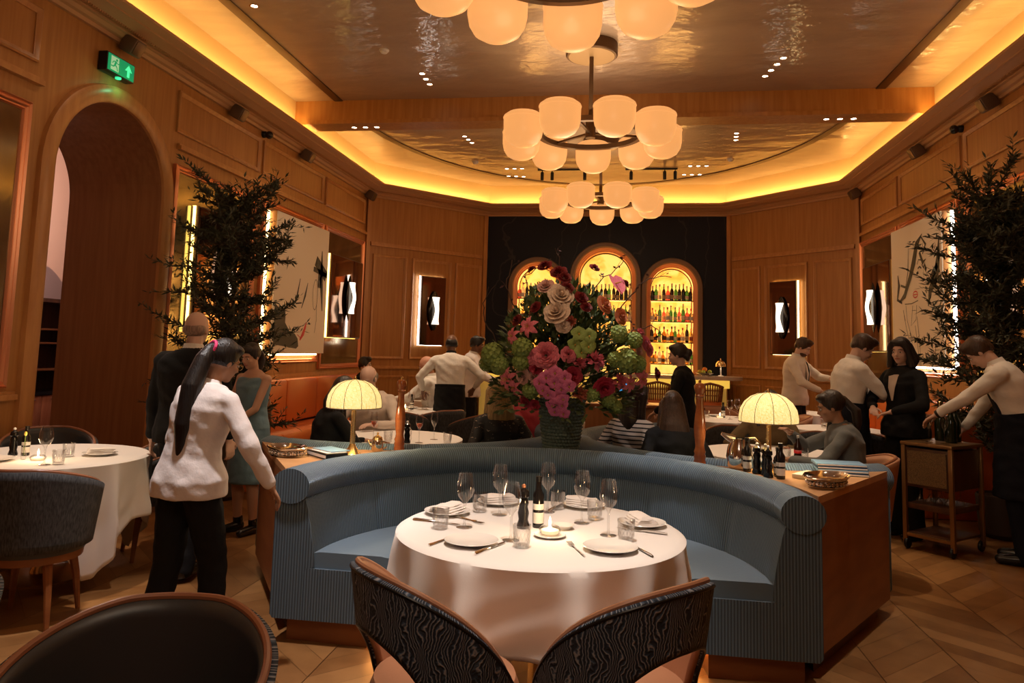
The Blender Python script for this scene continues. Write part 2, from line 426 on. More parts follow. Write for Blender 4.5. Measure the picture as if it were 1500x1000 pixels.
# simple double row herringbone: zigzag columns
def planks():
    L_, W_ = .62, .13; c = math.sqrt(.5); out = []; r = random.Random(5)
    # column pitch and row pitch
    cp = L_ * c; rp = W_ / c
    nx = int(9.5 / cp) + 2; ny = int(18.5 / rp) + 8
    for i in range(nx):
        for j in range(ny):
            x = XL - .4 + i * cp; y = YBACK - .8 + j * rp
            sgn = 1 if i % 2 == 0 else -1
            a = (x, y); d = (cp, cp * sgn); 
            if sgn < 0: a = (x, y + cp)
            q = [(a[0], a[1]), (a[0] + d[0], a[1] + d[1]), (a[0] + d[0], a[1] + d[1] + rp), (a[0], a[1] + rp)]
            out.append((q, r.random()))
    return out
def floor_():
    mb = MB(); x0, x1, y0, y1 = XL - 6.0, XR + .3, YBACK - .3, YW + .8
    mb.add([(x0, y0, -.004), (x1, y0, -.004), (x1, y1, -.004), (x0, y1, -.004)], [(0, 1, 2, 3)]); tones = [0]
    mb.cur = 1
    for q, t in planks():
        cx = sum(p[0] for p in q) / 4; cy = sum(p[1] for p in q) / 4
        mb.add([(cx + (x - cx) * .99, cy + (y - cy) * .985, 0) for x, y in q], [(0, 1, 2, 3)]); tones.append(t)
    o = struct('floor', mb, [DARKWOOD, PARQUET], smooth=False)
    at = o.data.attributes.new('tone', 'FLOAT', 'FACE'); at.data.foreach_set('value', tones)
floor_()
# ---- walls
AC, AH, ASP = 5.965, .715, 2.86
arched_wall(wl, YBACK, YC, [(AC, AH, 0, ASP)], HTOP, 'wall_left', OAK)
arched_wall(wr, YBACK, YC, [], HTOP, 'wall_right', OAK)
arched_wall(wal, 0, wal.L, [], HTOP, 'wall_angled_left', OAK)
arched_wall(war, 0, war.L, [], HTOP, 'wall_angled_right', OAK)
mb = MB(); mb.add([(XL - 6, YBACK, 0), (XR, YBACK, 0), (XR, YBACK, HTOP), (XL - 6, YBACK, HTOP)], [(0, 1, 2, 3)]); struct('wall_back', mb, OAK_DARK, smooth=False)
ARCHES = [(WP - 1.29, .475, 2.745), (WP + .025, .585, 2.93), (WP + 1.29, .475, 2.745)]   # u centre, half width of opening, spring
arched_wall(wb, 0, wb.L, [(c, h, 1.12, s) for c, h, s in ARCHES], HTOP, 'wall_front', MARBLE)
# arch of the passage: casing, thick reveal
mb = MB(); arch_sweep(wl, AC, AH, 0, ASP, [(-.0, 0), (-.0, .03), (.02, .045), (.12, .05), (.15, .035), (.16, 0)], mb)
struct('trim_1', mb, OAK_TRIM)
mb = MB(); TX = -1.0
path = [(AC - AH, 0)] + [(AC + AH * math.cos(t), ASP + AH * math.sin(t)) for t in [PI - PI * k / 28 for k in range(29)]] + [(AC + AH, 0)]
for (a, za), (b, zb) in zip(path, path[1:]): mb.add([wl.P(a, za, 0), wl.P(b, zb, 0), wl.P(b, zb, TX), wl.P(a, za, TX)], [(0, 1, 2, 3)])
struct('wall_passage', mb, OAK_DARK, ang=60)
# room beyond the arch
PINK = mat('pale_plaster', (.62, .46, .38), .8)
mb = MB(); X2 = XL - 1.0
w2 = Wall((X2, 0), (X2, 13), (-1, 0))
arched_wall(w2, YBACK, 13, [(AC, AH, 0, ASP)], HTOP, 'wall_beyond_arch', PINK)
w3 = Wall((-7.5, 0), (-7.5, 13), (1, 0))
mb = MB()
for a, b, z0, z1 in ((YBACK, 8.2, 0, HTOP), (9.35, 13, 0, HTOP)): mb.add([w3.P(a, z0), w3.P(b, z0), w3.P(b, z1), w3.P(a, z1)], [(0, 1, 2, 3)])
cc, hh, ss = 8.775, .575, 1.95
ks = [8.2 + 1.15 * k / 20 for k in range(21)]
for a, b in zip(ks, ks[1:]):
    za, zb = [ss + .48 * (1 - (abs(t - cc) / hh) ** 1.6) for t in (a, b)]
    mb.add([w3.P(a, za), w3.P(b, zb), w3.P(b, HTOP), w3.P(a, HTOP)], [(0, 1, 2, 3)])
struct('wall_lounge', mb, PINK, smooth=False)
mb = MB(); mb.add([(-9.6, YBACK, 0), (-9.6, 14, 0), (-9.6, 14, HTOP), (-9.6, YBACK, HTOP)], [(0, 1, 2, 3)]); struct('wall_lounge_far', mb, PINK, smooth=False)
mb = MB(); mb.box((-7.7, 5.7, HTOP + .05), (6.4, 17.5, .1)); struct('ceiling_lounge', mb, PINK, smooth=False)
mb = MB(); mb.add([(XL - 6, 13, 0), (XL - 1.0, 13, 0), (XL - 1, 13, HTOP), (XL - 6, 13, HTOP)], [(0, 1, 2, 3)]); struct('wall_lounge_end', mb, PINK, smooth=False)
add_light('lounge_light', 'POINT', (-6.5, 7.6, 3.2), 110, (1, .70, .58), .15)
add_light('lounge_light', 'POINT', (-8.4, 9.8, 2.9), 45, (1, .76, .78), .1)
# service cupboard seen through the arch
cb = thing('service_cupboard', 'dark wooden service cupboard with open shelves seen through the left archway', 'cupboard', (-9.3, 10.75, 0))
mb = MB(); mb.box((-.25, 0, 1.05), (.03, 1.7, 2.0)); mb.box((0, -.84, 1.05), (.5, .03, 2.1)); mb.box((0, .84, 1.05), (.5, .03, 2.1)); mb.box((0, 0, 2.08), (.54, 1.72, .06)); mb.build('carcass', DARKWOOD, cb)
for z in (1.62, 1.40, .98):
    mb = MB(); mb.box((0, 0, z), (.46, 1.64, .03)); mb.build('shelf', WALNUT, cb, bevel=.004)
mb = MB(); mb.box((.03, 0, .62), (.56, 1.72, .05)); mb.build('worktop', BLACKG, cb)
DOORW = mat('red_door_wood', (.42, .14, .06), .4, noise=((18, 18, 2), (.52, .2, .09)))
for k in range(4):
    mb = MB(); mb.box((.26, -.63 + k * .42, .30), (.03, .40, .56)); d = mb.build('door', DOORW, cb, bevel=.005)
    mb = MB(); mb.tube([(.29, -.63 + k * .42 - .05, .52), (.31, -.63 + k * .42, .52), (.29, -.63 + k * .42 + .05, .52)], .008); mb.build('handle', SILVER, d)
# ---- ceiling
def octo(d, z=0):
    """room outline inset by d, from the near left round to the near right"""
    k = d * math.tan((PI / 2 - math.atan2(YW - YC, (AX - WP) - XL)) / 2) if d else 0
    t = math.tan(math.atan2(YW - YC, (AX - WP) - XL) / 2)
    a1 = (PI / 2 - math.atan2(YW - YC, (AX - WP) - XL)); a2 = PI / 2 - a1
    return [(XL + d, YBACK), (XL + d, YC - d * math.tan(a1 / 2)), (AX - WP + d * math.tan(a2 / 2), YW - d), (AX + WP - d * math.tan(a2 / 2), YW - d), (XR - d, YC - d * math.tan(a1 / 2)), (XR - d, YBACK)]
def octo_sweep(prof, mb):     # prof: (inset, z)
    outs = [octo(d) for d, z in prof]
    mb.rings([[Vector((outs[i][k][0], outs[i][k][1], prof[i][1])) for i in range(len(prof))] for k in range(6)])
mb = MB(); o_ = octo(.135)
mb.add([(x, y, CEIL) for x, y in o_], [tuple(range(6))]); struct('ceiling', mb, PLASTER, smooth=False)
GOLDP = mat('cove_plaster', (.70, .48, .24), .6)
mb = MB(); octo_sweep([(.135, CEIL), (.135, 4.22), (.0, 4.20), (-.1, 4.20), (-.1, CEIL + .1), (.1, CEIL + .1)], mb); struct('ceiling_cove', mb, GOLDP, smooth=False)
mb = MB(); octo_sweep([(0, EAVE - .02), (.035, EAVE - .02), (.045, EAVE + .01), (.075, EAVE + .02), (.10, EAVE + .045), (.13, EAVE + .05), (.13, EAVE + .065), (.19, EAVE + .075), (.24, EAVE + .10), (.28, EAVE + .105), (.28, EAVE + .12), (.33, EAVE + .135), (.352, EAVE + .15), (.352, EAVE + .178), (.335, EAVE + .178), (.335, EAVE + .155), (.30, EAVE + .15), (0, EAVE + .06)], mb)
struct('ceiling_cornice', mb, CORNICE, ang=25)
# dentil ribbing on the cornice
mb = MB()
for W, u0, u1 in ((wl, .5, YC), (wr, .5, YC), (wal, 0, wal.L), (war, 0, war.L), (wb, 0, wb.L)):
    n = int((u1 - u0) / .028)
    for k in range(n):
        u = u0 + (u1 - u0) * k / n
        if W in (wl, wr) and u > YC - .12: continue
        W.box(mb, u + .10 if W not in (wl, wr) else u, (u + .11) if W not in (wl, wr) else u + .011, EAVE + .058, EAVE + .080, .14, .178)
o = struct('ceiling_fluting', mb, CORNICE, smooth=False)
# dark band let into the ceiling: straight along the sides, half ellipse at the far end
mb = MB(); bandp = []
WD = 3.226 * KC
for y in (YBACK + .2, 3, 6, 9.2, 9.8): bandp.append((-WD, y))
for k in range(1, 40):
    t = PI - PI * k / 40; bandp.append((WD * math.cos(t), 9.8 + 4.66 * math.sin(t) * .985))
for y in (9.8, 9.2, 6, 3, YBACK + .2): bandp.append((WD, y))
rs = []
for i, (x, y) in enumerate(bandp):
    a = Vector(bandp[max(i - 1, 0)]); b = Vector(bandp[min(i + 1, len(bandp) - 1)]); t = (b - a).normalized(); n = Vector((-t.y, t.x)) * .055
    rs.append([Vector((AX + x + n.x, y + n.y, CEIL + .01)), Vector((AX + x + n.x, y + n.y, CEIL - .012)), Vector((AX + x - n.x, y - n.y, CEIL - .012)), Vector((AX + x - n.x, y - n.y, CEIL + .01))])
mb.rings(rs); struct('trim_2', mb, BRONZE, smooth=False)
# cross beam
mb = MB(); mb.box((AX, 9.36, 4.56), (7.97, .26, .32)); mb.box((AX, 9.36, 4.42), (7.62, .34, .05)); struct('ceiling_beam', mb, OAK, smooth=False)

# ---- wall dressing
def side_panels(W, panels, tall, sgn):
    mb = MB()
    for a, b in panels: W.frame(mb, a, b, 3.60, 4.03)
    struct('trim_3', mb, OAK_TRIM)
    mb = MB()
    segs = tall
    for a, b in segs: W.box(mb, a, b, 3.43, 3.47, 0, .05); W.box(mb, a, b, 3.47, 3.49, 0, .03)
    for a, b in segs: W.box(mb, a, b, 1.03, 1.07, 0, .06); W.box(mb, a, b, 1.07, 1.09, 0, .035)
    struct('trim_4', mb, OAK_TRIM, smooth=False)
side_panels(wl, [(-1.2, 1.2), (1.3, 3.2), (3.3, 5.0), (6.83, 8.58), (8.66, 10.58), (10.68, 12.42)], [(YBACK, 5.05), (6.87, 12.5)], 1)
side_panels(wr, [(-1.2, 1.2), (1.3, 3.2), (3.3, 5.1), (5.2, 7.0), (7.08, 8.80), (8.90, 10.80), (10.88, 12.46)], [(YBACK, 12.5)], -1)
def angled(W, flip):
    mb = MB(); L_ = W.L
    spans = [(.16, .86), (.98, 1.86), (1.96, 2.58)]
    for a, b in spans: W.frame(mb, a, b, 1.27, 3.12)
    W.box(mb, .10, L_ - .12, 3.26, 3.30, 0, .045); W.box(mb, .10, L_ - .12, 3.30, 3.33, 0, .03)
    W.box(mb, 0, L_, 1.10, 1.13, 0, .05); W.box(mb, 0, L_, 1.13, 1.15, 0, .03)
    for a, b in spans: W.frame(mb, a, b, .25, .98)
    struct('trim_5', mb, OAK_TRIM)
    mb = MB(); W.box(mb, 0, .07, 0, EAVE, -.01, .05); W.box(mb, L_ - .09, L_, 0, EAVE, 0, .04); struct('trim_6', mb, OAK_TRIM, smooth=False)
angled(wal, 1); angled(war, -1)
for W, nm in ((wl, 'left'), (wr, 'right')):
    mb = MB()
    for a, b in ((YBACK, 5.08), (6.85, YC)) if nm == 'left' else ((YBACK, YC),): W.box(mb, a, b, 0, .18, 0, .025)
    struct('baseboard_' + nm, mb, OAK_TRIM, smooth=False)

def basis(W, u, z, d=0):
    """matrix: x along the wall, y out of the wall, z up"""
    mm = Matrix((W.u, W.n, Vector((0, 0, 1)))).transposed().to_4x4(); mm.translation = W.P(u, z, d); return mm
class WT:      # a thing hung on a wall; parts are written in wall coordinates relative to u, z
    def __init__(s, W, u, z, name, label, cat, group=None):
        s.o = bpy.data.objects.new(name, None); col.objects.link(s.o); s.o.empty_display_size = .1; s.o.matrix_world = basis(W, u, z)
        tag(s.o, label, cat, group)
def rectframe(mb, w, h, prof):     # centred rectangle frame in x z, depth y
    rs = []
    for sx, sz in ((-1, -1), (1, -1), (1, 1), (-1, 1)): rs.append([Vector((sx * (w / 2 - a), d, sz * (h / 2 - a))) for a, d in prof])
    mb.rings(rs, loop=True)
def mirror_panel(W, u0, u1, z0, z1, label):
    t = WT(W, (u0 + u1) / 2, (z0 + z1) / 2, 'mirror_panel', label, 'mirror').o
    w_, h_ = u1 - u0, z1 - z0
    mb = MB(); mb.box((0, .008, 0), (w_ - .1, .014, h_ - .1)); mb.build('glass', MIRROR, t, smooth=False)
    mb = MB(); rectframe(mb, w_, h_, ((0, 0), (0, .04), (.012, .05), (.024, .036), (.034, .036), (.044, .046), (.056, .034), (.066, .034), (.076, .02), (.076, 0))); mb.build('frame', COPPER, t, ang=30)
    return t
mirror_panel(wl, 2.6, 4.96, 1.12, 3.27, 'aged mirror panel in copper frame before the archway, cut by photo edge')
mirror_panel(wl, 6.83, 8.56, 1.13, 3.27, 'aged mirror panel behind the olive tree right of the archway')
mirror_panel(wl, 10.70, 12.43, 1.13, 3.30, 'aged mirror panel between the black-marked canvas and the left corner')
mirror_panel(wr, 7.05, 8.78, 1.13, 3.30, 'aged mirror panel behind the olive tree on right wall')
mirror_panel(wr, 10.88, 12.50, 1.13, 3.33, 'aged mirror panel between the woman sketch and right corner')
mirror_panel(wr, 3.2, 4.9, 1.13, 3.30, 'aged mirror panel nearest the viewer on right wall')
def sconce_box(W, u, z, w_, h_, side, led, label, slabel, d=.10):
    """smoked mirror box with a lit edge and a lens shaped sconce in front"""
    t = WT(W, u, z, 'backlit_mirror', label, 'mirror').o
    mb = MB(); mb.box((0, .05, 0), (w_, d - .02, h_)); mb.build('box', DARKWOOD, t, smooth=False)
    mb = MB(); mb.box((0, .05 + d / 2 - .004, 0), (w_ - .03, .012, h_ - .03)); mb.build('glass', DMIRROR, t, smooth=False)
    mb = MB(); x = side * (w_ / 2 + .010); mb.box((x, .045, 0), (.008, .03, h_)); mb.box((0, .012, h_ / 2 + .003), (w_, .006, .004)); mb.box((0, .012, -h_ / 2 - .003), (w_, .006, .004)); mb.build('led_strip', led, t, smooth=False)
    s_ = WT(W, u, z, 'wall_sconce', slabel, 'lamp').o
    y0 = .05 + d / 2
    mb = MB(); rs = []
    for k in range(25):
        zz = -.365 + .73 * k / 24; h2 = .125 * max(0, math.cos(PI / 2 * min(1, abs(zz) / .37))) ** .7 + .004
        rs.append([Vector((h2 * math.cos(a), y0 + .035 + h2 * .28 * math.sin(a), zz)) for a in [2 * PI * j / 16 for j in range(16)]])
    mb.rings(rs); mb.box((0, y0 + .02, .20), (.03, .05, .03)); mb.box((0, y0 + .02, -.20), (.03, .05, .03)); mb.build('lens_plate', BLACKG, s_)
    mb = MB(); H_ = .25; n = 24; rs = []
    for k in range(n + 1):
        zz = -H_ + 2 * H_ * k / n; r = .042 + .036 * (abs(zz) / H_) ** 2; sh = .022 * math.cos(PI * zz / H_)
        rs.append([Vector((r * math.cos(a), y0 + .10 + sh + r * .55 * math.sin(a), zz)) for a in [2 * PI * j / 16 for j in range(16)]])
    mb.rings(rs); mb.build('diffuser', SCONCE, s_)
sconce_box(wl, 11.55, 2.25, 1.36, 1.28, -1, LED_Y, 'smoked mirror box with yellow lit edge on the left wall mirror panel', 'black lens sconce on the smoked mirror beside the left corner')
sconce_box(wl, 7.75, 2.25, 1.10, 1.32, -1, LED_Y, 'smoked mirror box with yellow lit edge behind the left olive tree', 'black lens sconce hidden among the left olive tree branches')
sconce_box(wr, 11.60, 2.25, 1.16, 1.28, -1, LED_Y, 'smoked mirror box with yellow lit edge on the right wall mirror panel', 'black lens sconce on the smoked mirror above the standing black-suited woman')
sconce_box(wr, 7.90, 2.25, 1.10, 1.32, 1, LED_Y, 'smoked mirror box behind the right olive tree', 'black lens sconce hidden among the right olive tree branches')
sconce_box(wal, 1.42, 2.17, .54, 1.27, -1, LED_W, 'tall smoked mirror with white lit edge on left angled wall', 'black lens sconce on the tall mirror of left angled wall')
sconce_box(war, 1.42, 2.17, .54, 1.27, -1, LED, 'tall smoked mirror with amber lit edge on right angled wall', 'black lens sconce on the tall mirror of right angled wall')
# framed pictures
def picture(W, u0, u1, z0, z1, ledm, near, label):
    t = WT(W, (u0 + u1) / 2, (z0 + z1) / 2, 'canvas_painting', label, 'painting').o
    w_, h_ = u1 - u0, z1 - z0; cw, ch = w_ - .20, h_ - .26
    mb = MB(); rectframe(mb, w_, h_, ((0, 0), (0, .04), (.012, .05), (.024, .036), (.034, .036), (.044, .046), (.056, .034), (.066, .034), (.076, .02), (.076, 0))); mb.build('frame', COPPER, t, ang=30)
    mb = MB(); mb.box((0, .01, 0), (w_ - .14, .015, h_ - .14)); mb.build('backing', OAK, t, smooth=False)
    mb = MB(); mb.box((.02, .10, 0), (cw, .10, ch)); mb.build('stretcher', OAK_TRIM, t, smooth=False)
    mb = MB(); mb.box((.02, .155, 0), (cw, .012, ch)); cv = mb.build('canvas', CANVAS, t, smooth=False)
    mb = MB(); mb.box((-cw / 2 - .012, .05, 0), (.022, .03, ch)); mb.box((0, .05, -ch / 2 - .018), (cw, .03, .022)); mb.build('led_strip', ledm, t, smooth=False)
    return t, cv, cw, ch
def stroke(mb, pts, wd, y=.1635):     # flat paint stroke, (x, z) with width list
    n = len(pts); ws = wd if isinstance(wd, (list, tuple)) else [wd] * n; L_, R_ = [], []
    for i, p in enumerate(pts):
        a = Vector(pts[max(i - 1, 0)]); b = Vector(pts[min(i + 1, n - 1)]); t = (b - a).normalized(); nn = Vector((-t.y, t.x)) * ws[i] / 2
        L_.append((p[0] + nn.x, y, p[1] + nn.y)); R_.append((p[0] - nn.x, y, p[1] - nn.y))
    for i in range(n - 1): mb.add([L_[i], L_[i + 1], R_[i + 1], R_[i]], [(0, 1, 2, 3)])
def blob(mb, pts, y=.1635): mb.add([(x, y, z) for x, z in pts], [tuple(range(len(pts)))])
t, cv, cw, ch = picture(wl, 8.73, 10.62, 1.24, 3.30, LED, -1, 'large canvas with black abstract marks on the left wall')
def rel(pts, w_, h_): return [((x - .5) * w_ + .02, (.5 - y) * h_) for x, y in pts]
mb = MB()
blob(mb, rel([(.03, .66), (.10, .69), (.16, .72), (.20, .67), (.22, .74), (.22, .80), (.30, .86), (.40, .88), (.46, .92), (.48, .98), (.44, 1.0), (.25, .985), (.04, .97)], cw, ch * .93))
for p, ww in (([(.74, .27), (.97, .38)], .16), ([(.70, .34), (.99, .37)], .07), ([(.86, .18), (.87, .40), (.92, .66)], [.02, .12, .03]), ([(.84, .35), (.84, .48)], .13),
              ([(.45, .44), (.40, .60), (.32, .66)], [.015, .05, .02]), ([(.60, .46), (.56, .56), (.50, .66)], [.012, .05, .015]), ([(.30, .60), (.40, .63), (.50, .62)], .02)):
    stroke(mb, rel(p, cw, ch), ww)
stroke(mb, rel([(.76 + .05 * math.cos(a), .54 + .12 * math.sin(a)) for a in [k * .4 for k in range(17)]], cw, ch), .010)
stroke(mb, rel([(.80, .62), (.81, .74), (.78, .84)], cw, ch), .008)
mb.build('black_marks', PAINT_K, t, smooth=False)
mb = MB(); stroke(mb, rel([(.50, .90), (.56, .85), (.60, .79), (.61, .76)], cw, ch), [.03, .07, .05, .01]); stroke(mb, rel([(.45, .86), (.53, .89)], cw, ch), .012); mb.build('red_mark', PAINT_R, t, smooth=False)
t, cv, cw, ch = picture(wr, 8.98, 10.80, 1.30, 3.34, LED_W, -1, 'large canvas line sketch of a woman on the right wall')
def relr(pts): return [((.5 - x) * cw + .02, (.5 - y) * ch) for x, y in pts]
mb = MB()
for p, ww in (([(.66, .10), (.55, .16), (.48, .28), (.40, .38), (.28, .50), (.16, .54)], [.01, .10, .12, .09, .08, .02]), ([(.64, .12), (.72, .18), (.66, .24)], [.02, .05, .02]),
              ([(.60, .22), (.66, .30), (.72, .28)], [.05, .06, .01]), ([(.96, .16), (.94, .28), (.90, .40), (.78, .50), (.74, .60)], [.02, .09, .14, .10, .02]),
              ([(.92, .34), (.80, .42)], .08), ([(.14, .34), (.16, .42), (.12, .52), (.22, .55)], [.02, .08, .06, .03]), ([(.20, .42), (.30, .44)], .03),
              ([(.38, .16), (.36, .34), (.30, .44)], [.005, .02, .01]), ([(.55, .30), (.58, .27), (.64, .28)], .014), ([(.56, .33), (.60, .32), (.63, .335)], .022), ([(.66, .28), (.67, .40)], .006)):
    stroke(mb, relr(p), ww)
for p in ([(.28, .56), (.42, .565), (.55, .55)], [(.30, .57), (.32, .68), (.40, .80)], [(.24, .60), (.30, .74), (.38, .86), (.41, .84), (.38, .81)], [(.44, .58), (.40, .72), (.50, .68), (.52, .58)], [(.52, .66), (.56, .84), (.57, 1.0)], [(.48, .72), (.53, .90), (.54, .99)], [(.28, .68), (.26, .64)]):
    stroke(mb, relr(p), .010)
mb.build('black_lines', PAINT_K, t, smooth=False)
mb = MB(); stroke(mb, relr([(.50 + .045 * math.cos(a), .505 + .022 * math.sin(a)) for a in [k * .5 for k in range(13)]]), .016); stroke(mb, relr([(.46, .505), (.55, .505)]), .012); mb.build('red_lips', PAINT_R, t, smooth=False)

# exit sign
ex = WT(wl, 5.83, 3.88, 'exit_sign', 'green lit running-man exit sign with an upward arrow above the archway', 'sign').o; ex.scale = [v * .84 for v in ex.scale]
GREEN = mat('exit_green', (.0, .3, .1), .4, emit=(.0, .22, .085), strength=.9); EXW = mat('exit_pale', (.6, .8, .6), .4, emit=(.30, .62, .32), strength=.55); EXA = mat('exit_arrow_green', (.2, .9, .5), .4, emit=(.04, .95, .38), strength=.9)
mb = MB(); mb.box((0, .06, 0), (.44, .10, .20)); mb.build('housing', BLACKM, ex, bevel=.006)
mb = MB(); mb.box((.0, .112, 0), (.41, .006, .175)); mb.build('face', GREEN, ex, smooth=False)
M_ = Matrix(((1, 0, 0), (0, 0, 1), (0, 1, 0)))
mb = MB(); mb.prism([(-.165, -.072), (-.045, -.072), (-.045, .072), (-.165, .072)], .116, .118, M=M_); mb.build('doorway', EXW, ex, smooth=False)
mb = MB(); mb.lathe([(.013, 0), (.013, .002)], c=(-.082, .1185, .045), n=14, ax=(0, 1, 0))
for a, b, ww in (((-.09, .028), (-.108, -.010), .026), ((-.108, -.008), (-.075, -.030), .016), ((-.075, -.03), (-.062, -.066), .014), ((-.108, -.01), (-.128, -.034), .016), ((-.128, -.034), (-.165, -.034), .012), ((-.092, .026), (-.062, .008), .010), ((-.062, .008), (-.046, .016), .009), ((-.10, .026), (-.132, .020), .010), ((-.132, .02), (-.148, -.004), .010)):
    stroke(mb, [a, b], ww, y=.1195)
mb.build('running_man', GREEN, ex, smooth=False)
mb = MB(); mb.prism([(.11, .062), (.165, -.004), (.140, -.004), (.128, .012), (.128, -.068), (.092, -.068), (.092, .012), (.080, -.004), (.055, -.004)], .116, .1185, M=M_); mb.build('arrow', EXA, ex, smooth=False)
mb = MB(); mb.lathe([(.03, 0), (.03, -.015), (.015, -.02)], c=(.02, .07, -.10), n=14); mb.build('lamp_lens', EXA, ex)
add_light('exit_lamp', 'POINT', tuple(wl.P(5.85, 3.70, .14)), .5, (.1, 1, .45), .02)

# ceiling speakers on the cornice, cameras, smoke detectors
def speaker(W, u, label, z=4.10):
    t = WT(W, u, z, 'wall_speaker', label, 'speaker', 'bracketed speakers under the cornice').o
    mb = MB(); mb.box((0, .03, .05), (.05, .06, .05)); mb.build('bracket', BRONZE, t, bevel=.004)
    M3 = Matrix.Rotation(R(-28), 3, 'X')
    mb = MB(); mb.box((0, .12, .01), (.15, .15, .15), M=M3); mb.build('cabinet', mat('speaker_brown', (.14, .085, .05), .6), t, bevel=.02)
    mb = MB(); c = Vector((0, .12, .01)) + M3 @ Vector((0, .077, 0)); mb.box(c, (.12, .006, .12), M=M3); mb.build('grille', BRONZE, t, bevel=.002)
speaker(wl, 5.92, 'brown speaker under the cornice above the exit sign'); speaker(wl, 7.82, 'brown speaker under the left cornice above the olive tree panel')
speaker(wl, 9.73, 'brown speaker under the left cornice above the abstract canvas'); speaker(wl, 12.40, 'small brown speaker in the left corner below the cornice')
speaker(wr, 8.0, 'brown speaker under the right cornice cut near the photo edge'); speaker(wr, 9.87, 'brown speaker under the right cornice above the woman sketch'); speaker(wr, 12.42, 'small brown speaker in the right corner below the cornice')
for W, u, l in ((wl, 8.64, 'black dome camera on the left wall frieze'), (wr, 8.86, 'black dome camera on the right wall frieze')):
    t = WT(W, u, 4.10, 'dome_camera', l, 'camera').o
    mb = MB(); mb.lathe([(.045, 0), (.045, .03), (.03, .05)], c=(0, 0, 0), n=16, ax=(0, 1, 0)); mb.build('mount', BLACKM, t)
    mb = MB(); mb.ell((0, .085, -.01), (.05, .05, .05)); mb.build('dome', BLACKG, t)
for (x, y), l in (((-2.50, 7.26), 'white smoke detector on the ceiling before the beam'), ((-2.45, 11.93), 'smoke detector on the ceiling left of third chandelier'), ((1.63, 11.93), 'smoke detector on the ceiling right of third chandelier')):
    t = thing('smoke_detector', l, 'detector', (x * KC, y * KC, CEIL))
    mb = MB(); mb.lathe([(.055, 0), (.055, -.012), (.05, -.018)], n=20); mb.build('base', LINEN, t); mb = MB(); mb.lathe([(.04, -.018), (.036, -.036), (.02, -.042)], n=20); mb.build('head', LINEN, t)
# recessed downlights: each a trim ring and a small lit lens
DL = mat('downlight_lens', (1, .9, .8), .4, emit=(1, .86, .68), strength=14)
t0 = thing('downlight', 'x', 'downlight', (0, 0, 0))
mb = MB(); mb.lathe([(.045, .004), (.045, -.004), (.032, -.004), (.030, .004)], n=18, cap0=False, cap1=False); mb.build('rim', BRASS, t0)
mb = MB(); mb.lathe([(.03, -.001), (.0301, -.002)], n=16); mb.build('lens', DL, t0, smooth=False)
dls = []
def trio(x, y, n, dx, dy, where, z=CEIL):
    for k in range(n): dls.append(((x + dx * k) * KC, (y + dy * k) * KC, z, ['nearest', 'second', 'third', 'fourth'][k] + ' tiny downlight of the ' + where))
trio(-3.48, 5.95, 2, .10, .22, 'pair by the left ceiling band')
trio(-2.28, 7.95, 3, .0, .17, 'left row before the beam'); trio(1.60, 7.80, 4, -.03, .17, 'right row before the beam')
trio(-2.32, 10.45, 3, .02, .17, 'left row beyond the beam'); trio(1.52, 10.5, 3, .02, .17, 'right row beyond the beam')
trio(-2.00, 12.42, 3, .13, 0, 'row left of the third chandelier'); trio(1.05, 12.35, 3, .13, 0, 'row right of the third chandelier')
trio(-2.05, 12.95, 3, .13, .03, 'far left row at the ceiling band'); trio(1.0, 12.95, 3, .13, 0, 'far right row at the ceiling band')
trio(-3.42, 8.92, 3, .15, 0, 'trio under the left end of the beam', 4.394); trio(2.30, 8.92, 3, .15, 0, 'trio under the right end of the beam', 4.394)
for i, (x, y, z, l) in enumerate(dls):
    if i == 0: o = t0; o.location = (x, y, z - .001); o['label'] = l; o['group'] = 'tiny recessed ceiling downlights'
    else: dup(t0, (x, y, z - .001), 0, l, 'tiny recessed ceiling downlights')
# track with spot heads
for x0, x1, xs, l in ((-1.50, -.55, (-1.42, -1.24, -.66), 'left'), (-.02, .88, (.08, .66, .84), 'right')):
    t = thing('track_light', f'thin black ceiling track with three small spots, the {l} one of two', 'track light', ((x0 + x1) / 2 * KC, 12.5 * KC, CEIL))
    mb = MB(); mb.box((0, 0, -.012), (x1 - x0, .03, .024)); mb.build('rail', BLACKM, t, smooth=False)
    for x in xs:
        mb = MB(); xx = x - (x0 + x1) / 2; mb.lathe([(.025, 0), (.03, -.02), (.03, -.14), (.024, -.15)], c=(xx, 0, -.05), n=12); mb.tube([(xx, 0, 0), (xx, 0, -.06)], .008); mb.build('spot_head', BLACKM, t)

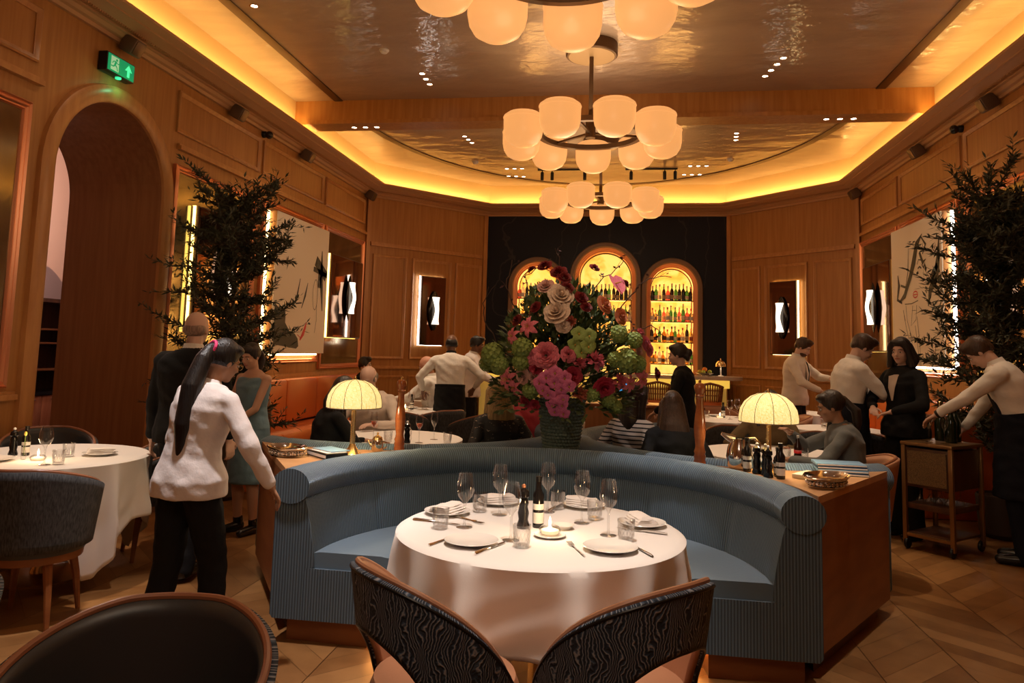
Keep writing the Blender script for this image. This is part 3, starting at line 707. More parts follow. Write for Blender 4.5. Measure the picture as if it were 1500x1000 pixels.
# ---- chandeliers
def chandelier(loc, label):
    t = thing('chandelier', label, 'chandelier', loc, 0, 'opal glass ring chandeliers'); t.scale = (KC,) * 3
    mb = MB(); mb.lathe([(.26, 0), (.26, -.11), (.25, -.12)], n=40); mb.build('canopy', BRONZE, t)
    mb = MB(); mb.lathe([(.235, -.121), (.23, -.126)], n=40); mb.build('canopy_plate', mat('canopy_brass', (.40, .26, .12), .5, .4), t)
    mb = MB(); mb.tube([(0, 0, -.12), (0, 0, -.95)], .022, 12); mb.build('stem', BRONZE, t)
    zb = -1.16
    mb = MB(); n = 48; mb.rings([[Vector(((r) * math.cos(2 * PI * k / n), r * math.sin(2 * PI * k / n), zb + h)) for r, h in ((.53, .22), (.53, .27), (.48, .27), (.48, .22))] for k in range(n)], loop=True); mb.build('ring', BRONZE, t, ang=30)
    mb = MB()
    for k in range(3): a = 2 * PI * k / 3 + .3; mb.bar((0, 0, zb + .25), (.51 * math.cos(a), .51 * math.sin(a), zb + .25), .03, .02)
    mb.lathe([(.05, zb + .2), (.05, zb + .36)], n=14); mb.build('hub', BRONZE, t)
    for k in range(9):
        a = R(90 + 40 * k); cx, cy = .72 * math.cos(a), .72 * math.sin(a)
        mb = MB(); mb.lathe([(.02, .0), (.09, .012), (.145, .045), (.178, .10), (.19, .16), (.192, .27), (.185, .275)], c=(cx, cy, zb + .02), n=28, cap1=True); s_ = mb.build('shade', SHADE, t)
        mb = MB(); mb.lathe([(.194, .272), (.197, .283), (.19, .300), (.15, .33), (.08, .348), (.02, .352)], c=(cx, cy, zb + .02), n=28); mb.build('lid', SHADE, s_)
    return t
for (y, l) in ((.57, 'unseen opal chandelier added above the viewer for fill light'), (4.13, 'nearest opal chandelier, cut off by the top of photo'), (7.68, 'middle opal chandelier hanging before the ceiling beam'), (11.25, 'farthest opal chandelier hanging before the bar')):  # the first is added out of view, as fill from the camera side
    chandelier((AX + .02, y, CEIL), l)
    add_light('chandelier_light', 'POINT', (AX, y, CEIL - 1.55), 26 if y > 1 else 46, WARM if y > 1 else (1, .80, .60), .5)  # the added chandelier carries a stronger, paler fill light
    add_light('chandelier_up', 'AREA', (AX, y, CEIL - .70), 10, WARM, .9, direction=(0, 0, 1))
# ================================================================== THE BAR
# lit niches behind the bar: onyx panel, stepped copper-toned reveal, glass shelves
NICHE = mat('niche_oak', (.78, .36, .16), .4)
STONE = mat('arch_stone', (.20, .115, .06), .5)
for k, (c, h, spr) in enumerate(ARCHES):
    nm = ['left', 'middle', 'right'][k]
    mb = MB(); arch_sweep(wb, c, h, 1.12, spr, [(-.0, 0), (-.0, .05), (.02, .07), (.085, .07), (.10, .05), (.10, 0)], mb)
    struct('trim_7', mb, STONE)
    mb = MB(); arch_sweep(wb, c, h, 1.12, spr, [(0, .05), (-.02, .04), (-.02, .0), (-.045, -.01), (-.045, -.05), (-.075, -.06), (-.075, -.13), (-.075, -.30)], mb)
    struct('wall_niche', mb, NICHE, ang=30)
    mb = MB(); hw = h - .03; pts = [(c - hw, 1.12), (c + hw, 1.12)] + [(c + hw * math.cos(PI * j / 24), spr + hw * math.sin(PI * j / 24)) for j in range(25)]
    mb.add([wb.P(u, z, -.30) for u, z in pts], [tuple(range(len(pts)))]); struct('wall_onyx', mb, ONYX, smooth=False)
    mb = MB(); hw = h - .085; pth = [(c - hw, 1.12)] + [(c - hw * math.cos(PI * j / 30), spr + hw * math.sin(PI * j / 30)) for j in range(31)] + [(c + hw, 1.12)]
    mb.tube([wb.P(u, z, -.27) for u, z in pth], .010, 6); struct('trim_8', mb, BLACKM)
    for z in (2.50, 2.10, 1.71, 1.30):
        sh = WT(wb, c, z, 'bottle_shelf', f'{["lowest","third","second","top"][[1.30,1.71,2.10,2.50].index(z)]} dark-edged bottle shelf in the {nm} lit arch', 'shelf', 'bar back shelves').o
        mb = MB(); mb.box((0, -.13, 0), (2 * h - .16, .24, .016)); mb.build('slab', glass('shelf_glass', (.9, .8, .6), .4), sh, smooth=False)
        mb = MB(); mb.box((0, -.008, 0), (2 * h - .16, .012, .02)); mb.build('edge', BRONZE, sh, smooth=False)
    add_light('niche_glow', 'AREA', tuple(wb.P(c, 2.1, -.27)), 40, (1, .50, .13), .8, 1.9, direction=(0, -1, 0))
# bottles: nine kinds
bl = [('tall clear', (.75, .7, .6), (.12, .10, .08), 0), ('dark brown', (.035, .016, .008), (.6, .5, .3), 0), ('green', (.05, .20, .04), (.75, .70, .5), 0), ('amber', (.55, .20, .02), (.12, .05, .02), 1),
      ('pink', (.75, .12, .10), (.8, .6, .5), 1), ('square amber', (.62, .26, .04), (.05, .04, .03), 2), ('black', (.015, .013, .012), (.45, .34, .2), 0), ('red capped', (.60, .42, .22), (.5, .03, .02), 1), ('golden', (.75, .48, .10), (.7, .6, .4), 2)]
bproto = []
for i, (nm, cc_, lc, shp) in enumerate(bl):
    mb = MB()
    prof = [[(.03, 0), (.036, .006), (.037, .17), (.030, .20), (.013, .225), (.012, .29), (.014, .30)], [(.036, 0), (.042, .006), (.043, .13), (.034, .165), (.013, .19), (.012, .25), (.014, .26)], [(.036, 0), (.041, .006), (.041, .15), (.030, .17), (.014, .19), (.013, .23), (.015, .235)]][shp]
    nn = 12 if shp < 2 else 4
    mb.lathe(prof, n=nn); mb.cur = 1; zt = prof[-1][1]; mb.lathe([(.016, zt - .03), (.017, zt + .012), (.012, zt + .014)], n=8)
    mb.cur = 2; mb.lathe([(prof[1][0] + .0015, .035), (prof[1][0] + .0015, .105)], n=nn, cap0=False, cap1=False)
    m1 = mat('bottle_' + nm.replace(' ', '_'), cc_, .12); m1.node_tree.nodes['Principled BSDF'].inputs['Transmission Weight'].default_value = .35 if i not in (1, 6) else 0
    capm = mat('cap_' + nm.replace(' ', '_'), lc, .4); lab = mat('label_' + nm.replace(' ', '_'), [(.85, .8, .7), (.5, .4, .25), (.8, .75, .6), (.08, .05, .04), (.8, .5, .45), (.75, .65, .5), (.05, .05, .05), (.8, .75, .65), (.35, .1, .05)][i], .6)
    bproto.append((nm, mb.build('bottle', [m1, capm, lab], None), prof))
ordn = ['first', 'second', 'third', 'fourth', 'fifth', 'sixth', 'seventh', 'eighth', 'ninth', 'tenth', 'eleventh', 'twelfth', 'thirteenth', 'fourteenth']
rb = random.Random(11); used = set()
for k, (c, h, spr) in enumerate(ARCHES):
    nm = ['left', 'middle', 'right'][k]; n = 11 if k != 1 else 13
    for si, z in enumerate((2.50, 2.10, 1.71, 1.30)):
        for j in range(n):
            bi = rb.choice([[1, 6, 1, 4, 0, 2], [2, 0, 7, 4, 2, 8], [3, 5, 8, 7, 3, 1, 2], [3, 0, 8, 2, 5]][si])
            u = c + (j - (n - 1) / 2) * (2 * h - .22) / (n - 1) + rb.uniform(-.008, .008)
            p = wb.P(u, z + .009, -.13 + rb.uniform(-.05, .05))
            l = f'{bl[bi][0]} bottle, {ordn[j]} from the left on {["top", "second", "third", "lowest"][si]} shelf of {nm} arch'
            g = 'bottles on the lit bar shelves'
            if bi in used: o = bproto[bi][1].copy(); col.objects.link(o)
            else: o = bproto[bi][1]; used.add(bi)
            o.location = p; o.rotation_euler = (0, 0, rb.uniform(0, 6)); f = rb.uniform(.88, 1.1); o.scale = (1, 1, f); tag(o, l, 'bottle', g)
for i, b in enumerate(bproto):
    if i not in used: bpy.data.objects.remove(b[1])
# back counter and bar counter
COUNTER = mat('counter_stone', (.62, .52, .42), .2, noise=((4, 4, 4), (.50, .40, .30)))
FRONT = mat('bar_front_onyx', (.6, .42, .16), .35, emit=(1, .56, .10), strength=.20, noise=((5, 5, 2), (.45, .28, .09)))
t = thing('back_counter', 'low cabinet run under the lit arches behind the bar', 'counter', (AX, 14.3, 0))
mb = MB(); mb.box((0, 0, .52), (4.5, .44, 1.04)); mb.build('body', OAK_DARK, t, smooth=False); mb = MB(); mb.box((0, -.01, 1.07), (4.56, .48, .05)); mb.build('top', COUNTER, t, bevel=.008)
t = thing('bar_counter', 'stone-topped bar counter with a lit yellow onyx front', 'bar', (AX, 13.1, 0))
def rr(wx, wy, r, n=8):
    pts = []
    for sx, sy, a0 in ((1, 1, 0), (-1, 1, 90), (-1, -1, 180), (1, -1, 270)):
        for k in range(n + 1):
            a = R(a0 + 90 * k / n); pts.append((sx * (wx / 2 - r) + r * math.cos(a), sy * (wy / 2 - r) + r * math.sin(a)))
    return pts
mb = MB(); mb.prism(rr(4.72, .66, .3), 1.085, 1.145); mb.build('top', COUNTER, t, ang=30)
mb = MB(); mb.prism(rr(4.3, .46, .2), .95, 1.085); mb.build('lit_band', mat('bar_band', (.8, .6, .2), .5, emit=(1, .60, .08), strength=.75), t, ang=30)
mb = MB(); mb.prism(rr(4.2, .40, .18), .08, .95); mb.build('front', FRONT, t, ang=30)
mb = MB(); mb.prism(rr(4.1, .36, .16), 0, .08); mb.build('plinth', DARKWOOD, t, ang=30)
mb = MB(); mb.tube([(-2.1, -.36, .22), (2.1, -.36, .22)], .02, 10)
for x in (-2, -1, 0, 1, 2): mb.bar((x, -.36, .22), (x, -.19, .22), .02, .02)
mb.build('foot_rail', BRASS, t)
# bar stools with lattice backs
def stool():
    t = thing('bar_stool', 'x', 'stool', (0, 0, 0), 0, 'bar stools with basket-woven backs')
    mb = MB(); mb.lathe([(.17, .68), (.20, .70), (.205, .74), (.19, .77), (.1, .78)], n=24); mb.build('seat', LEATHER_O, t)
    mb = MB(); n = 14
    for k in range(n + 1): a = R(200 + 140 * k / n); mb.tube([(.2 * math.cos(a), .2 * math.sin(a), .76), (.225 * math.cos(a), .225 * math.sin(a), 1.05 - .06 * abs(k - n / 2) / n * 2)], .012, 6)
    for z, rr_ in ((.86, .208), (.94, .215)): mb.tube([(rr_ * math.cos(R(200 + 140 * k / n)), rr_ * math.sin(R(200 + 140 * k / n)), z) for k in range(n + 1)], .010, 6)
    mb.tube([(.225 * math.cos(R(200 + 140 * k / n)), .225 * math.sin(R(200 + 140 * k / n)), 1.05 - .06 * abs(k - n / 2) / n * 2) for k in range(n + 1)], .02, 8); mb.build('backrest', WALNUT, t)
    for k in range(4): a = R(45 + 90 * k); mb = MB(); mb.tube([(.14 * math.cos(a), .14 * math.sin(a), .70), (.21 * math.cos(a), .21 * math.sin(a), 0)], [.018, .013]); mb.build('leg', WALNUT, t)
    mb = MB(); mb.tube([(.185 * math.cos(2 * PI * k / 24), .185 * math.sin(2 * PI * k / 24), .25) for k in range(25)], .010, 6); mb.build('foot_ring', BRASS, t)
    return t
st = stool(); sx = [(1.36, 'rightmost'), (.55, 'second from the right'), (-.30, 'third from the right'), (-1.15, 'fourth from the right, behind the flowers'), (-1.95, 'leftmost, by the green shrub')]
for i, (x, w_) in enumerate(sx):
    l = f'dark basket-backed bar stool, {w_} along the bar'
    if i == 0: st.location = (x, 12.48, 0); st['label'] = l
    else: dup(st, (x, 12.48, 0), 0, l)
# things on the bar: plate lamp with fruit, shrub, glass lamp
t = thing('counter_lamp', 'small domed brass table lamp glowing on the bar end', 'lamp', (1.62, 13.05, 1.146))
mb = MB(); mb.lathe([(.05, 0), (.05, .01), (.012, .02), (.010, .17)], n=16); mb.build('base', LINEN, t)
mb = MB(); mb.lathe([(.085, .16), (.08, .21), (.05, .25), (.012, .265), (.01, .30)], n=20, cap0=False); mb.build('shade', BRASS, t)
add_light('counter_lamp_light', 'POINT', (1.62, 13.05, 1.29), 1.2, WARM, .03)
t = thing('fruit_bowl', 'shallow dish holding oranges on the bar counter', 'bowl', (1.36, 13.08, 1.146))
mb = MB(); mb.lathe([(.06, 0), (.06, .01), (.13, .035), (.15, .05), (.13, .045), (.05, .02)], n=20); mb.build('dish', SILVER, t)
for i, (dx, dy, dz, c_, nm) in enumerate(((0, 0, .10, (.85, .25, .02), 'large orange'), (-.08, .02, .065, (.75, .6, .05), 'yellow lemon'), (.08, -.02, .065, (.45, .5, .05), 'green lime'), (-.03, -.08, .06, (.5, .55, .06), 'pale green pear'))):
    mb = MB(); mb.ell((0, 0, 0), (.045 - .008 * (i > 0),) * 3); o = mb.build('fruit', mat('fruit_%d' % i, c_, .5)); o.location = (1.36 + dx, 13.08 + dy, 1.146 + dz); tag(o, nm + ' in the dish on the bar end', 'fruit', 'fruit on the bar')
t = thing('pillar_candle', 'small white lit candle on the left of the bar counter', 'candle', (-2.45, 13.0, 1.146))
mb = MB(); mb.lathe([(.03, 0), (.035, .02), (.02, .08), (.008, .13)], n=12); mb.build('candle', mat('candle_glow', (1, .9, .8), .5, emit=(1, .75, .45), strength=2.5), t)
t = thing('serving_dish', 'white deep dish on the left end of the bar', 'dish', (-2.30, 12.95, 1.146))
mb = MB(); mb.lathe([(.08, 0), (.13, .012), (.135, .05), (.10, .055)], n=20); mb.build('dish', CHINA, t)

# ================================================================== BOOTHS
def sweep(prof, a0, a1, n, radius_fn=None, mb=None, seam=None):
    """sweep (r,z) closed profile from angle a0 to a1 about the origin; uv = arc length, profile length"""
    mb = mb or MB(); rs = []; uvs = []; pl = [0]
    for i in range(1, len(prof)): pl.append(pl[-1] + math.hypot(prof[i][0] - prof[i - 1][0], prof[i][1] - prof[i - 1][1]))
    for k in range(n + 1):
        a = a0 + (a1 - a0) * k / n; ring = []
        for i, (r, z) in enumerate(prof):
            rr_, zz = (seam(a, i, r, z) if seam else (r, z))
            ring.append(Vector((rr_ * math.cos(a), rr_ * math.sin(a), zz))); uvs.append((a * 1.2, pl[i]))
        rs.append(ring)
    # end caps with uv across them
    mb.rings(rs, cap0=False, cap1=False, uvs=uvs)
    for k, a in ((0, a0), (n, a1)):
        cap = rs[k]; uv2 = [(r, z) for r, z in prof]
        idx = list(range(len(cap))); mb.add(cap, [tuple(idx) if k else tuple(idx[::-1])], uv2)
    return mb
def booth(loc, rz, label, group):
    t = thing('curved_booth', label, 'booth', loc, rz, group)
    seams = [PI * k / 6 for k in range(1, 6)]
    def dip(a, i, r, z):
        d = min(abs(a - s_) for s_ in seams); g = math.exp(-(d * 1.2 / .014) ** 2)
        return (r + .012 * g if 9 <= i <= 14 else r, z)
    def dip2(a, i, r, z):
        d = min(abs(a - s_) for s_ in [PI * k / 4 + .12 for k in range(0, 4)]); g = math.exp(-(d * 1.2 / .010) ** 2); c_ = (1.205, .775)
        return (c_[0] + (r - c_[0]) * (1 - .07 * g), c_[1] + (z - c_[1]) * (1 - .07 * g))
    # back shell and padded inner face
    prof = [(1.27, .12), (1.285, .14), (1.285, .72), (1.27, .76), (1.15, .76)]
    prof += [(1.15, .755), (1.145, .74), (1.14, .72), (1.13, .71), (1.125, .70), (1.115, .66), (1.095, .56), (1.08, .47), (1.075, .42), (1.075, .38), (1.12, .36), (1.12, .12)]
    sweep(prof, 0, PI, 84, seam=dip).build('backrest', CORD, t, ang=50)
    n = 22; roll = [(1.205 + .098 * math.cos(2 * PI * k / n), .775 + .088 * math.sin(2 * PI * k / n)) for k in range(n)]
    sweep(roll, -.012, PI + .012, 96, seam=dip2).build('top_roll', CORD, t, ang=50)
    # the thick arm block at each end
    # seat: velvet top, corduroy apron
    st_ = [(1.11, .12), (1.11, .44), (1.05, .452), (.74, .452), (.69, .445), (.665, .425), (.66, .40), (.66, .385), (.655, .37), (.655, .14), (.67, .12)]
    mb = MB(); mb = sweep(st_[3:9] + [(.75, .37), (1.118, .37), (1.118, .44), (1.05, .452)], .012, PI - .012, 72); mb.build('seat', VELVET, t, ang=50)
    mb = sweep([(1.118, .12), (1.118, .372), (.68, .372), (.668, .36), (.668, .14), (.68, .12)], .0, PI, 72); mb.build('seat_base', CORD, t, ang=50)
    mb = sweep([(1.22, 0), (1.22, .12), (.80, .12), (.80, 0)], .05, PI - .05, 60); mb.build('plinth', WALNUT, t, ang=50)
    mb = sweep([(.80, .105), (.80, .115), (.792, .115), (.792, .105)], .05, PI - .05, 60); mb.build('led_strip', mat('plinth_led', (1, .6, .2), .5, emit=(1, .36, .07), strength=30), t, smooth=False)
    return t
TC = (AX - .035, 5.30); BS = 1.04
b0 = booth((TC[0], TC[1] - 1.5 * BS, 0), 0, 'blue corduroy booth curving round the set table, facing the viewer', 'blue curved booths')
CR = (TC[0] + 1.5 * BS * .866, TC[1] + .75 * BS); CL = (TC[0] - 1.5 * BS * .866, TC[1] + .75 * BS)
b0.scale = (BS, BS, 1)
b1 = dup(b0, (CR[0], CR[1], 0), R(120), 'blue corduroy booth behind right, holding the two long-haired diners')
b2 = dup(b0, (CL[0], CL[1], 0), R(-120), 'blue corduroy booth behind left, holding the blonde diner')
# the wedge consoles between the booths
def console(side, label):
    t = thing('service_console', label, 'console', (TC[0], TC[1], 0)); t.scale = (BS, BS, 1)
    # built for the right side, mirrored for the left
    pts = []
    c1 = Vector((0, -1.5)); c2 = Vector((1.299, .75)); Ro = 1.312
    for k in range(15): a = R(6 + (62 - 6) * k / 14); pts.append(c1 + Vector((math.cos(a), math.sin(a))) * Ro)
    for k in range(15): a = R(238 + (298 - 238) * k / 14); pts.append(c2 + Vector((math.cos(a), math.sin(a))) * Ro)
    f = 1 if side > 0 else -1
    P_ = [(p.x * f, p.y) for p in pts]
    mb = MB(); mb.prism(P_, .80, .835); mb.build('top', CONSOLE_TOP, t, ang=30, smooth=False)
    mb = MB(); mb.prism(P_, .10, .80); mb.build('body', WALNUT, t, smooth=False)
    ctr = sum(pts, Vector((0, 0))) / len(pts)
    Q = [((ctr.x + (p.x - ctr.x) * .9) * f, ctr.y + (p.y - ctr.y) * .9) for p in pts]
    mb = MB(); mb.prism(Q, 0, .10); mb.build('plinth', DARKWOOD, t, smooth=False)
    return t
console(1, 'wooden wedge console with pepper mill, pitcher and tray right of the front booth')
console(-1, 'wooden wedge console with folders and tray left of the front booth')
ped = thing('vase_plinth', 'small dark pedestal between the booths under the beaded vase', 'plinth', (TC[0], TC[1], 0))
mb = MB(); mb.lathe([(.155, 0), (.15, .74), (.145, .76)], n=6); mb.build('body', DARKWOOD, ped, smooth=False)

# ================================================================== CHAIRS
def barrel_chair(kind, label, group, loc, rz):
    """rz=0: the sitter faces +x, the back centre at -x"""
    t = thing('barrel_chair', label, 'chair', loc, rz, group)
    cut = kind == 'zigzag'
    outm, inm, seatm, legm = {'zigzag': (ZIG, LEATHER_T, LEATHER_T, DARKWOOD), 'fleck': (FLECK, LEATHER_D, LEATHER_D, WALNUT), 'leather': (ZIG, LEATHER_D, LEATHER_D, WALNUT), 'tan': (LEATHER_T, LEATHER_T, LEATHER_T, WALNUT), 'grey': (FLECK, FLECK, FLECK, WALNUT)}[kind]
    A = 120 if cut else 112; n = 48
    def ztop(q):
        x = abs(q); return (.83 - .38 * x ** 2.2) if cut else .82 - .14 * max(0, (x - .18) / .82) ** 1.35
    def zbot(q):
        if not cut: return .40
        return .40 + .25 * max(0, 1 - (abs(q) / .46) ** 2) ** .6 + .03 * abs(q)
    def pt(q, z, off):
        a = q * A; ext = 0
        r = .262 + .055 * max(0, z - .40) / .42 + .02 * math.cos(R(a)) * max(0, z - .45) + off; an = R(180 + a)
        return Vector((r * math.cos(an) + ext, r * math.sin(an), z))
    def shell(r_off, m, name):
        mb = MB(); rs = []; uvs = []; nz = 10
        for k in range(n + 1):
            q = -1 + 2 * k / n; z0, z1 = zbot(q), ztop(q); ring = []
            for j in range(nz + 1):
                z = z0 + (z1 - z0) * j / nz; ring.append(pt(q, z, r_off)); uvs.append((q * (.56 if cut else .54), z))
            rs.append(ring)
        nn = len(rs[0]); vs = [p for r_ in rs for p in r_]
        fs = [(i * nn + j, i * nn + j + 1, (i + 1) * nn + j + 1, (i + 1) * nn + j) for i in range(n) for j in range(nn - 1)]
        mb.add(vs, fs, uvs); return mb.build(name, m, t, ang=60)
    o = shell(.0, outm, 'backrest')
    md = o.modifiers.new('thick', 'SOLIDIFY'); md.thickness = .016; md.offset = 1; md.use_even_offset = True
    o2 = shell(-.026, inm, 'inner_back'); md = o2.modifiers.new('thick', 'SOLIDIFY'); md.thickness = .024; md.offset = 1
    def rim(zf, name, m, rd, off):
        mb = MB(); mb.tube([pt(-1 + 2 * k / n, zf(-1 + 2 * k / n), off) for k in range(n + 1)], rd, 8); mb.build(name, m, t)
    rim(lambda a: ztop(a) + .004, 'rim', PIPING if kind != 'zigzag' else LEATHER_T, .010, -.010)
    if cut: rim(lambda a: ztop(a) - .010, 'piping', BLACKM, .006, .014); rim(lambda a: zbot(a), 'piping', BLACKM, .006, .012)
    mb = MB(); mb.lathe([(.20, .36), (.245, .37), (.258, .40), (.258, .44), (.245, .47), (.20, .482), (.1, .486)], n=36); mb.build('seat', seatm, t)
    mb = MB(); mb.lathe([(.235, .33), (.24, .37)], n=30); mb.build('seat_rail', legm, t)
    for a in (45, 135, 225, 315):
        a = R(a); mb = MB(); mb.tube([(.19 * math.cos(a), .19 * math.sin(a), .35), (.225 * math.cos(a), .225 * math.sin(a), .2), (.25 * math.cos(a), .25 * math.sin(a), 0)], [.026, .02, .013], 8); mb.build('leg', legm, t)
    return t
barrel_chair('zigzag', 'low-backed chair in zigzag blue fabric at front, left of the tablecloth fold', 'zigzag chairs at the set table', (-.55, 2.46, 0), R(42)).scale = (.92, .92, 1)
barrel_chair('zigzag', 'low-backed chair in zigzag blue fabric at front, right of the tablecloth fold', 'zigzag chairs at the set table', (-.02, 2.50, 0), R(138)).scale = (.92, .92, 1)
barrel_chair('leather', 'dark leather tub chair cut off by the bottom edge', 'dark leather tub chairs in front', (-1.09, 1.62, 0), R(-78))
barrel_chair('leather', 'dark leather tub chair, only its rim at the bottom left corner', 'dark leather tub chairs in front', (-1.95, 1.72, 0), R(-100))
barrel_chair('fleck', 'dark flecked chair with its back to us at the left white table', 'dark flecked chairs at the left table', (-3.12, 3.75, 0), R(105))
barrel_chair('fleck', 'dark flecked chair at the right side of the left white table', 'dark flecked chairs at the left table', (-3.26, 5.06, 0), R(225))
barrel_chair('fleck', 'dark flecked chair behind the left white table by the archway', 'dark flecked chairs at the left table', (-4.08, 4.95, 0), R(-50))

# ================================================================== TABLES
def cloth(R_, z, half, rot, fold=10, amp=.03, seed=1, flare=.05, mdrop=.66, folds=None):
    r = random.Random(seed); n = 240; rs = []
    if not folds:
        folds = []; a = r.uniform(0, .5)
        while a < 6.1: folds.append((a, r.uniform(.7, 1.25), r.uniform(.055, .10))); a += r.uniform(.40, .72)
    mb = MB()
    for q in (.001, R_ * .5, R_ - .03): rs.append([Vector((q * math.cos(2 * PI * k / n), q * math.sin(2 * PI * k / n), z)) for k in range(n)])
    rs.append([Vector(((R_ - .008) * math.cos(2 * PI * k / n), (R_ - .008) * math.sin(2 * PI * k / n), z - .003)) for k in range(n)])
    for j in range(0, 19):
        t = j / 18; ring = []
        for k in range(n):
            a = 2 * PI * k / n; b = a - rot
            edge = half / max(abs(math.cos(b)), abs(math.sin(b))); L_ = min(mdrop, max(.2, edge - R_)); d = t * L_
            w_ = min(1, d / .34) ** .8; bump = 0
            for fa, fm, fw in folds:
                dd = (a - fa + PI) % (2 * PI) - PI; fw2 = fw * (1.5 - .5 * w_); bump += fm * math.exp(-(dd / fw2) ** 2)
            rr_ = R_ + .004 + w_ * (flare * .35 + amp * 2.6 * (bump - .45)) + .004 * math.sin(9 * a + 14 * t) * w_
            ring.append(Vector((rr_ * math.cos(a), rr_ * math.sin(a), z - .010 - d)))
        rs.append(ring)
    mb.rings(rs, cap0=True, cap1=False)
    return mb
def round_table(loc, R_, label, clabel, seed, half, rot, z=.75, group='round white tables', **k):
    t = thing('round_table', label, 'table', (loc[0], loc[1], 0), 0, group)
    mb = MB(); mb.lathe([(R_ - .012, z - .035), (R_ - .012, z - .008)], n=48); mb.build('tabletop', WALNUT, t, smooth=False)
    mb = MB(); mb.lathe([(.06, .03), (.04, .08), (.035, z - .12), (.08, z - .036)], n=18); mb.build('pedestal', BRASS, t)
    mb = MB(); mb.lathe([(.26, 0), (.26, .012), (.06, .03)], n=36); mb.build('base', BRASS, t)
    o = cloth(R_, z, half, rot, seed=seed, **k).build('tablecloth', LINEN); o.location = (loc[0], loc[1], 0); tag(o, clabel, 'tablecloth', 'white tablecloths')
    md = o.modifiers.new('thick', 'SOLIDIFY'); md.thickness = .0015; md.offset = 1
    return t
TBL = (-.34, 3.26)
round_table(TBL, .60, 'round table laid for guests inside the front booth', 'white cloth on the laid table in the front booth', 4, .90, R(0), amp=.030, folds=[(R(-90 + d_), m_, w_) for d_, m_, w_ in ((-19, 1.2, .07), (19, 1.2, .07), (-42, .8, .09), (44, .9, .08), (-68, 1.1, .08), (70, 1.0, .09), (-98, .9, .09), (100, 1.1, .08), (-130, 1, .1), (128, 1, .1), (-160, .9, .09), (165, 1, .09))])
round_table((-3.62, 4.42), .58, 'round table with candle and glasses left by the archway', 'white cloth on the candle-lit table by the archway', 9, .93, R(20), fold=8, amp=.04)
# ================================================================== TABLEWARE
TZ = .7515
def wine_glass(kind='white', fill=None):
    t = thing('wine_glass', 'x', 'glass')
    if kind == 'white': prof = [(.034, .0), (.034, .002), (.008, .006), (.0045, .02), (.0045, .09), (.010, .105), (.030, .128), (.039, .155), (.038, .18), (.028, .225)]
    else: prof = [(.032, .0), (.032, .002), (.007, .006), (.004, .02), (.004, .095), (.010, .11), (.026, .14), (.030, .165), (.022, .225)]
    mb = MB(); mb.lathe(prof, n=20, cap1=False); mb.build('bowl', GLASS, t)
    if fill:
        mb = MB(); mb.lathe([(.008, .108), (.024, .135), (.027, .15), (.001, .1501)], n=16); mb.build('wine', fill, t)
    return t
def tumbler():
    t = thing('water_tumbler', 'x', 'glass')
    mb = MB(); mb.lathe([(.028, 0), (.030, .003), (.036, .085)], n=20, cap1=False); mb.lathe([(.026, .012), (.034, .085)], n=20, cap1=False); mb.build('body', GLASS, t)
    mb = MB()
    for k in range(14):
        a = 2 * PI * k / 14
        for s_ in (1, -1): mb.tube([((.031 + .0012) * math.cos(a), (.0322) * math.sin(a), .02), (.0345 * math.cos(a + s_ * .5), .0345 * math.sin(a + s_ * .5), .058)], .0007, 4)
    mb.build('cut_pattern', GLASS, t)
    return t
def plate(napkin=True):
    t = thing('dinner_plate', 'x', 'plate')
    mb = MB(); mb.lathe([(.055, 0), (.06, .004), (.095, .014), (.105, .018), (.103, .020), (.062, .008), (.02, .007)], n=36); mb.build('plate', CHINA, t)
    return t
def napkin(kind):
    mb = MB()
    for k in range(4):
        d = .0 + .008 * k; w_ = .085 - .012 * k
        rs = []
        for i in range(9):
            x = -.075 + .15 * i / 8
            rs.append([Vector((x + .006 * k, -w_ * .7, d + .004)), Vector((x + .006 * k, -w_ * .3, d + .012 + .003 * math.sin(i + k))), Vector((x + .004 * k, w_ * .5, d + .010 + .003 * math.cos(i * 1.3))), Vector((x, w_ * .75, d + .002)), Vector((x, 0, d))])
        mb.rings(rs)
    return mb
def napkin_thing(loc, rz, label):
    o = napkin(0).build('folded_napkin', NAPKIN, None); o.location = loc; o.rotation_euler = (0, 0, rz); return tag(o, label, 'napkin', 'folded white napkins')
def fork():
    t = thing('fork', 'x', 'fork'); mb = MB(); mb.tube([(-.1, 0, .003), (-.06, 0, .003), (.02, 0, .005), (.05, 0, .004)], [.007, .006, .003, .008], 8, .35); mb.build('handle', SILVER, t)
    mb = MB()
    for k in range(4): mb.tube([(.05, -.008 + .0053 * k, .004), (.095, -.009 + .006 * k, .007)], .0018, 5)
    mb.build('tines', SILVER, t); return t
def knife():
    t = thing('table_knife', 'x', 'knife'); mb = MB(); mb.tube([(-.11, 0, .005), (-.10, 0, .005), (-.02, 0, .005), (.0, 0, .004)], [.005, .008, .007, .004], 8, .5); mb.build('handle', SILVER, t)
    mb = MB(); mb.prism([(0, -.007), (.09, -.008), (.11, 0), (.09, .006), (0, .006)], .003, .0045); mb.build('blade', SILVER, t, smooth=False); return t
def pepper_mill_small(m, top):
    t = thing('pepper_mill', 'x', 'pepper mill'); mb = MB(); mb.lathe([(.026, 0), (.028, .01), (.020, .035), (.024, .06), (.018, .085), (.022, .10), (.018, .115)], n=20); mb.build('body', m, t)
    mb = MB(); mb.lathe([(.014, .115), (.024, .125), (.022, .145), (.010, .155), (.006, .158)], n=20); mb.build('cap', m, t)
    mb = MB(); mb.ell((0, 0, .165), (.009, .009, .009)); mb.build('knob', top, t); return t
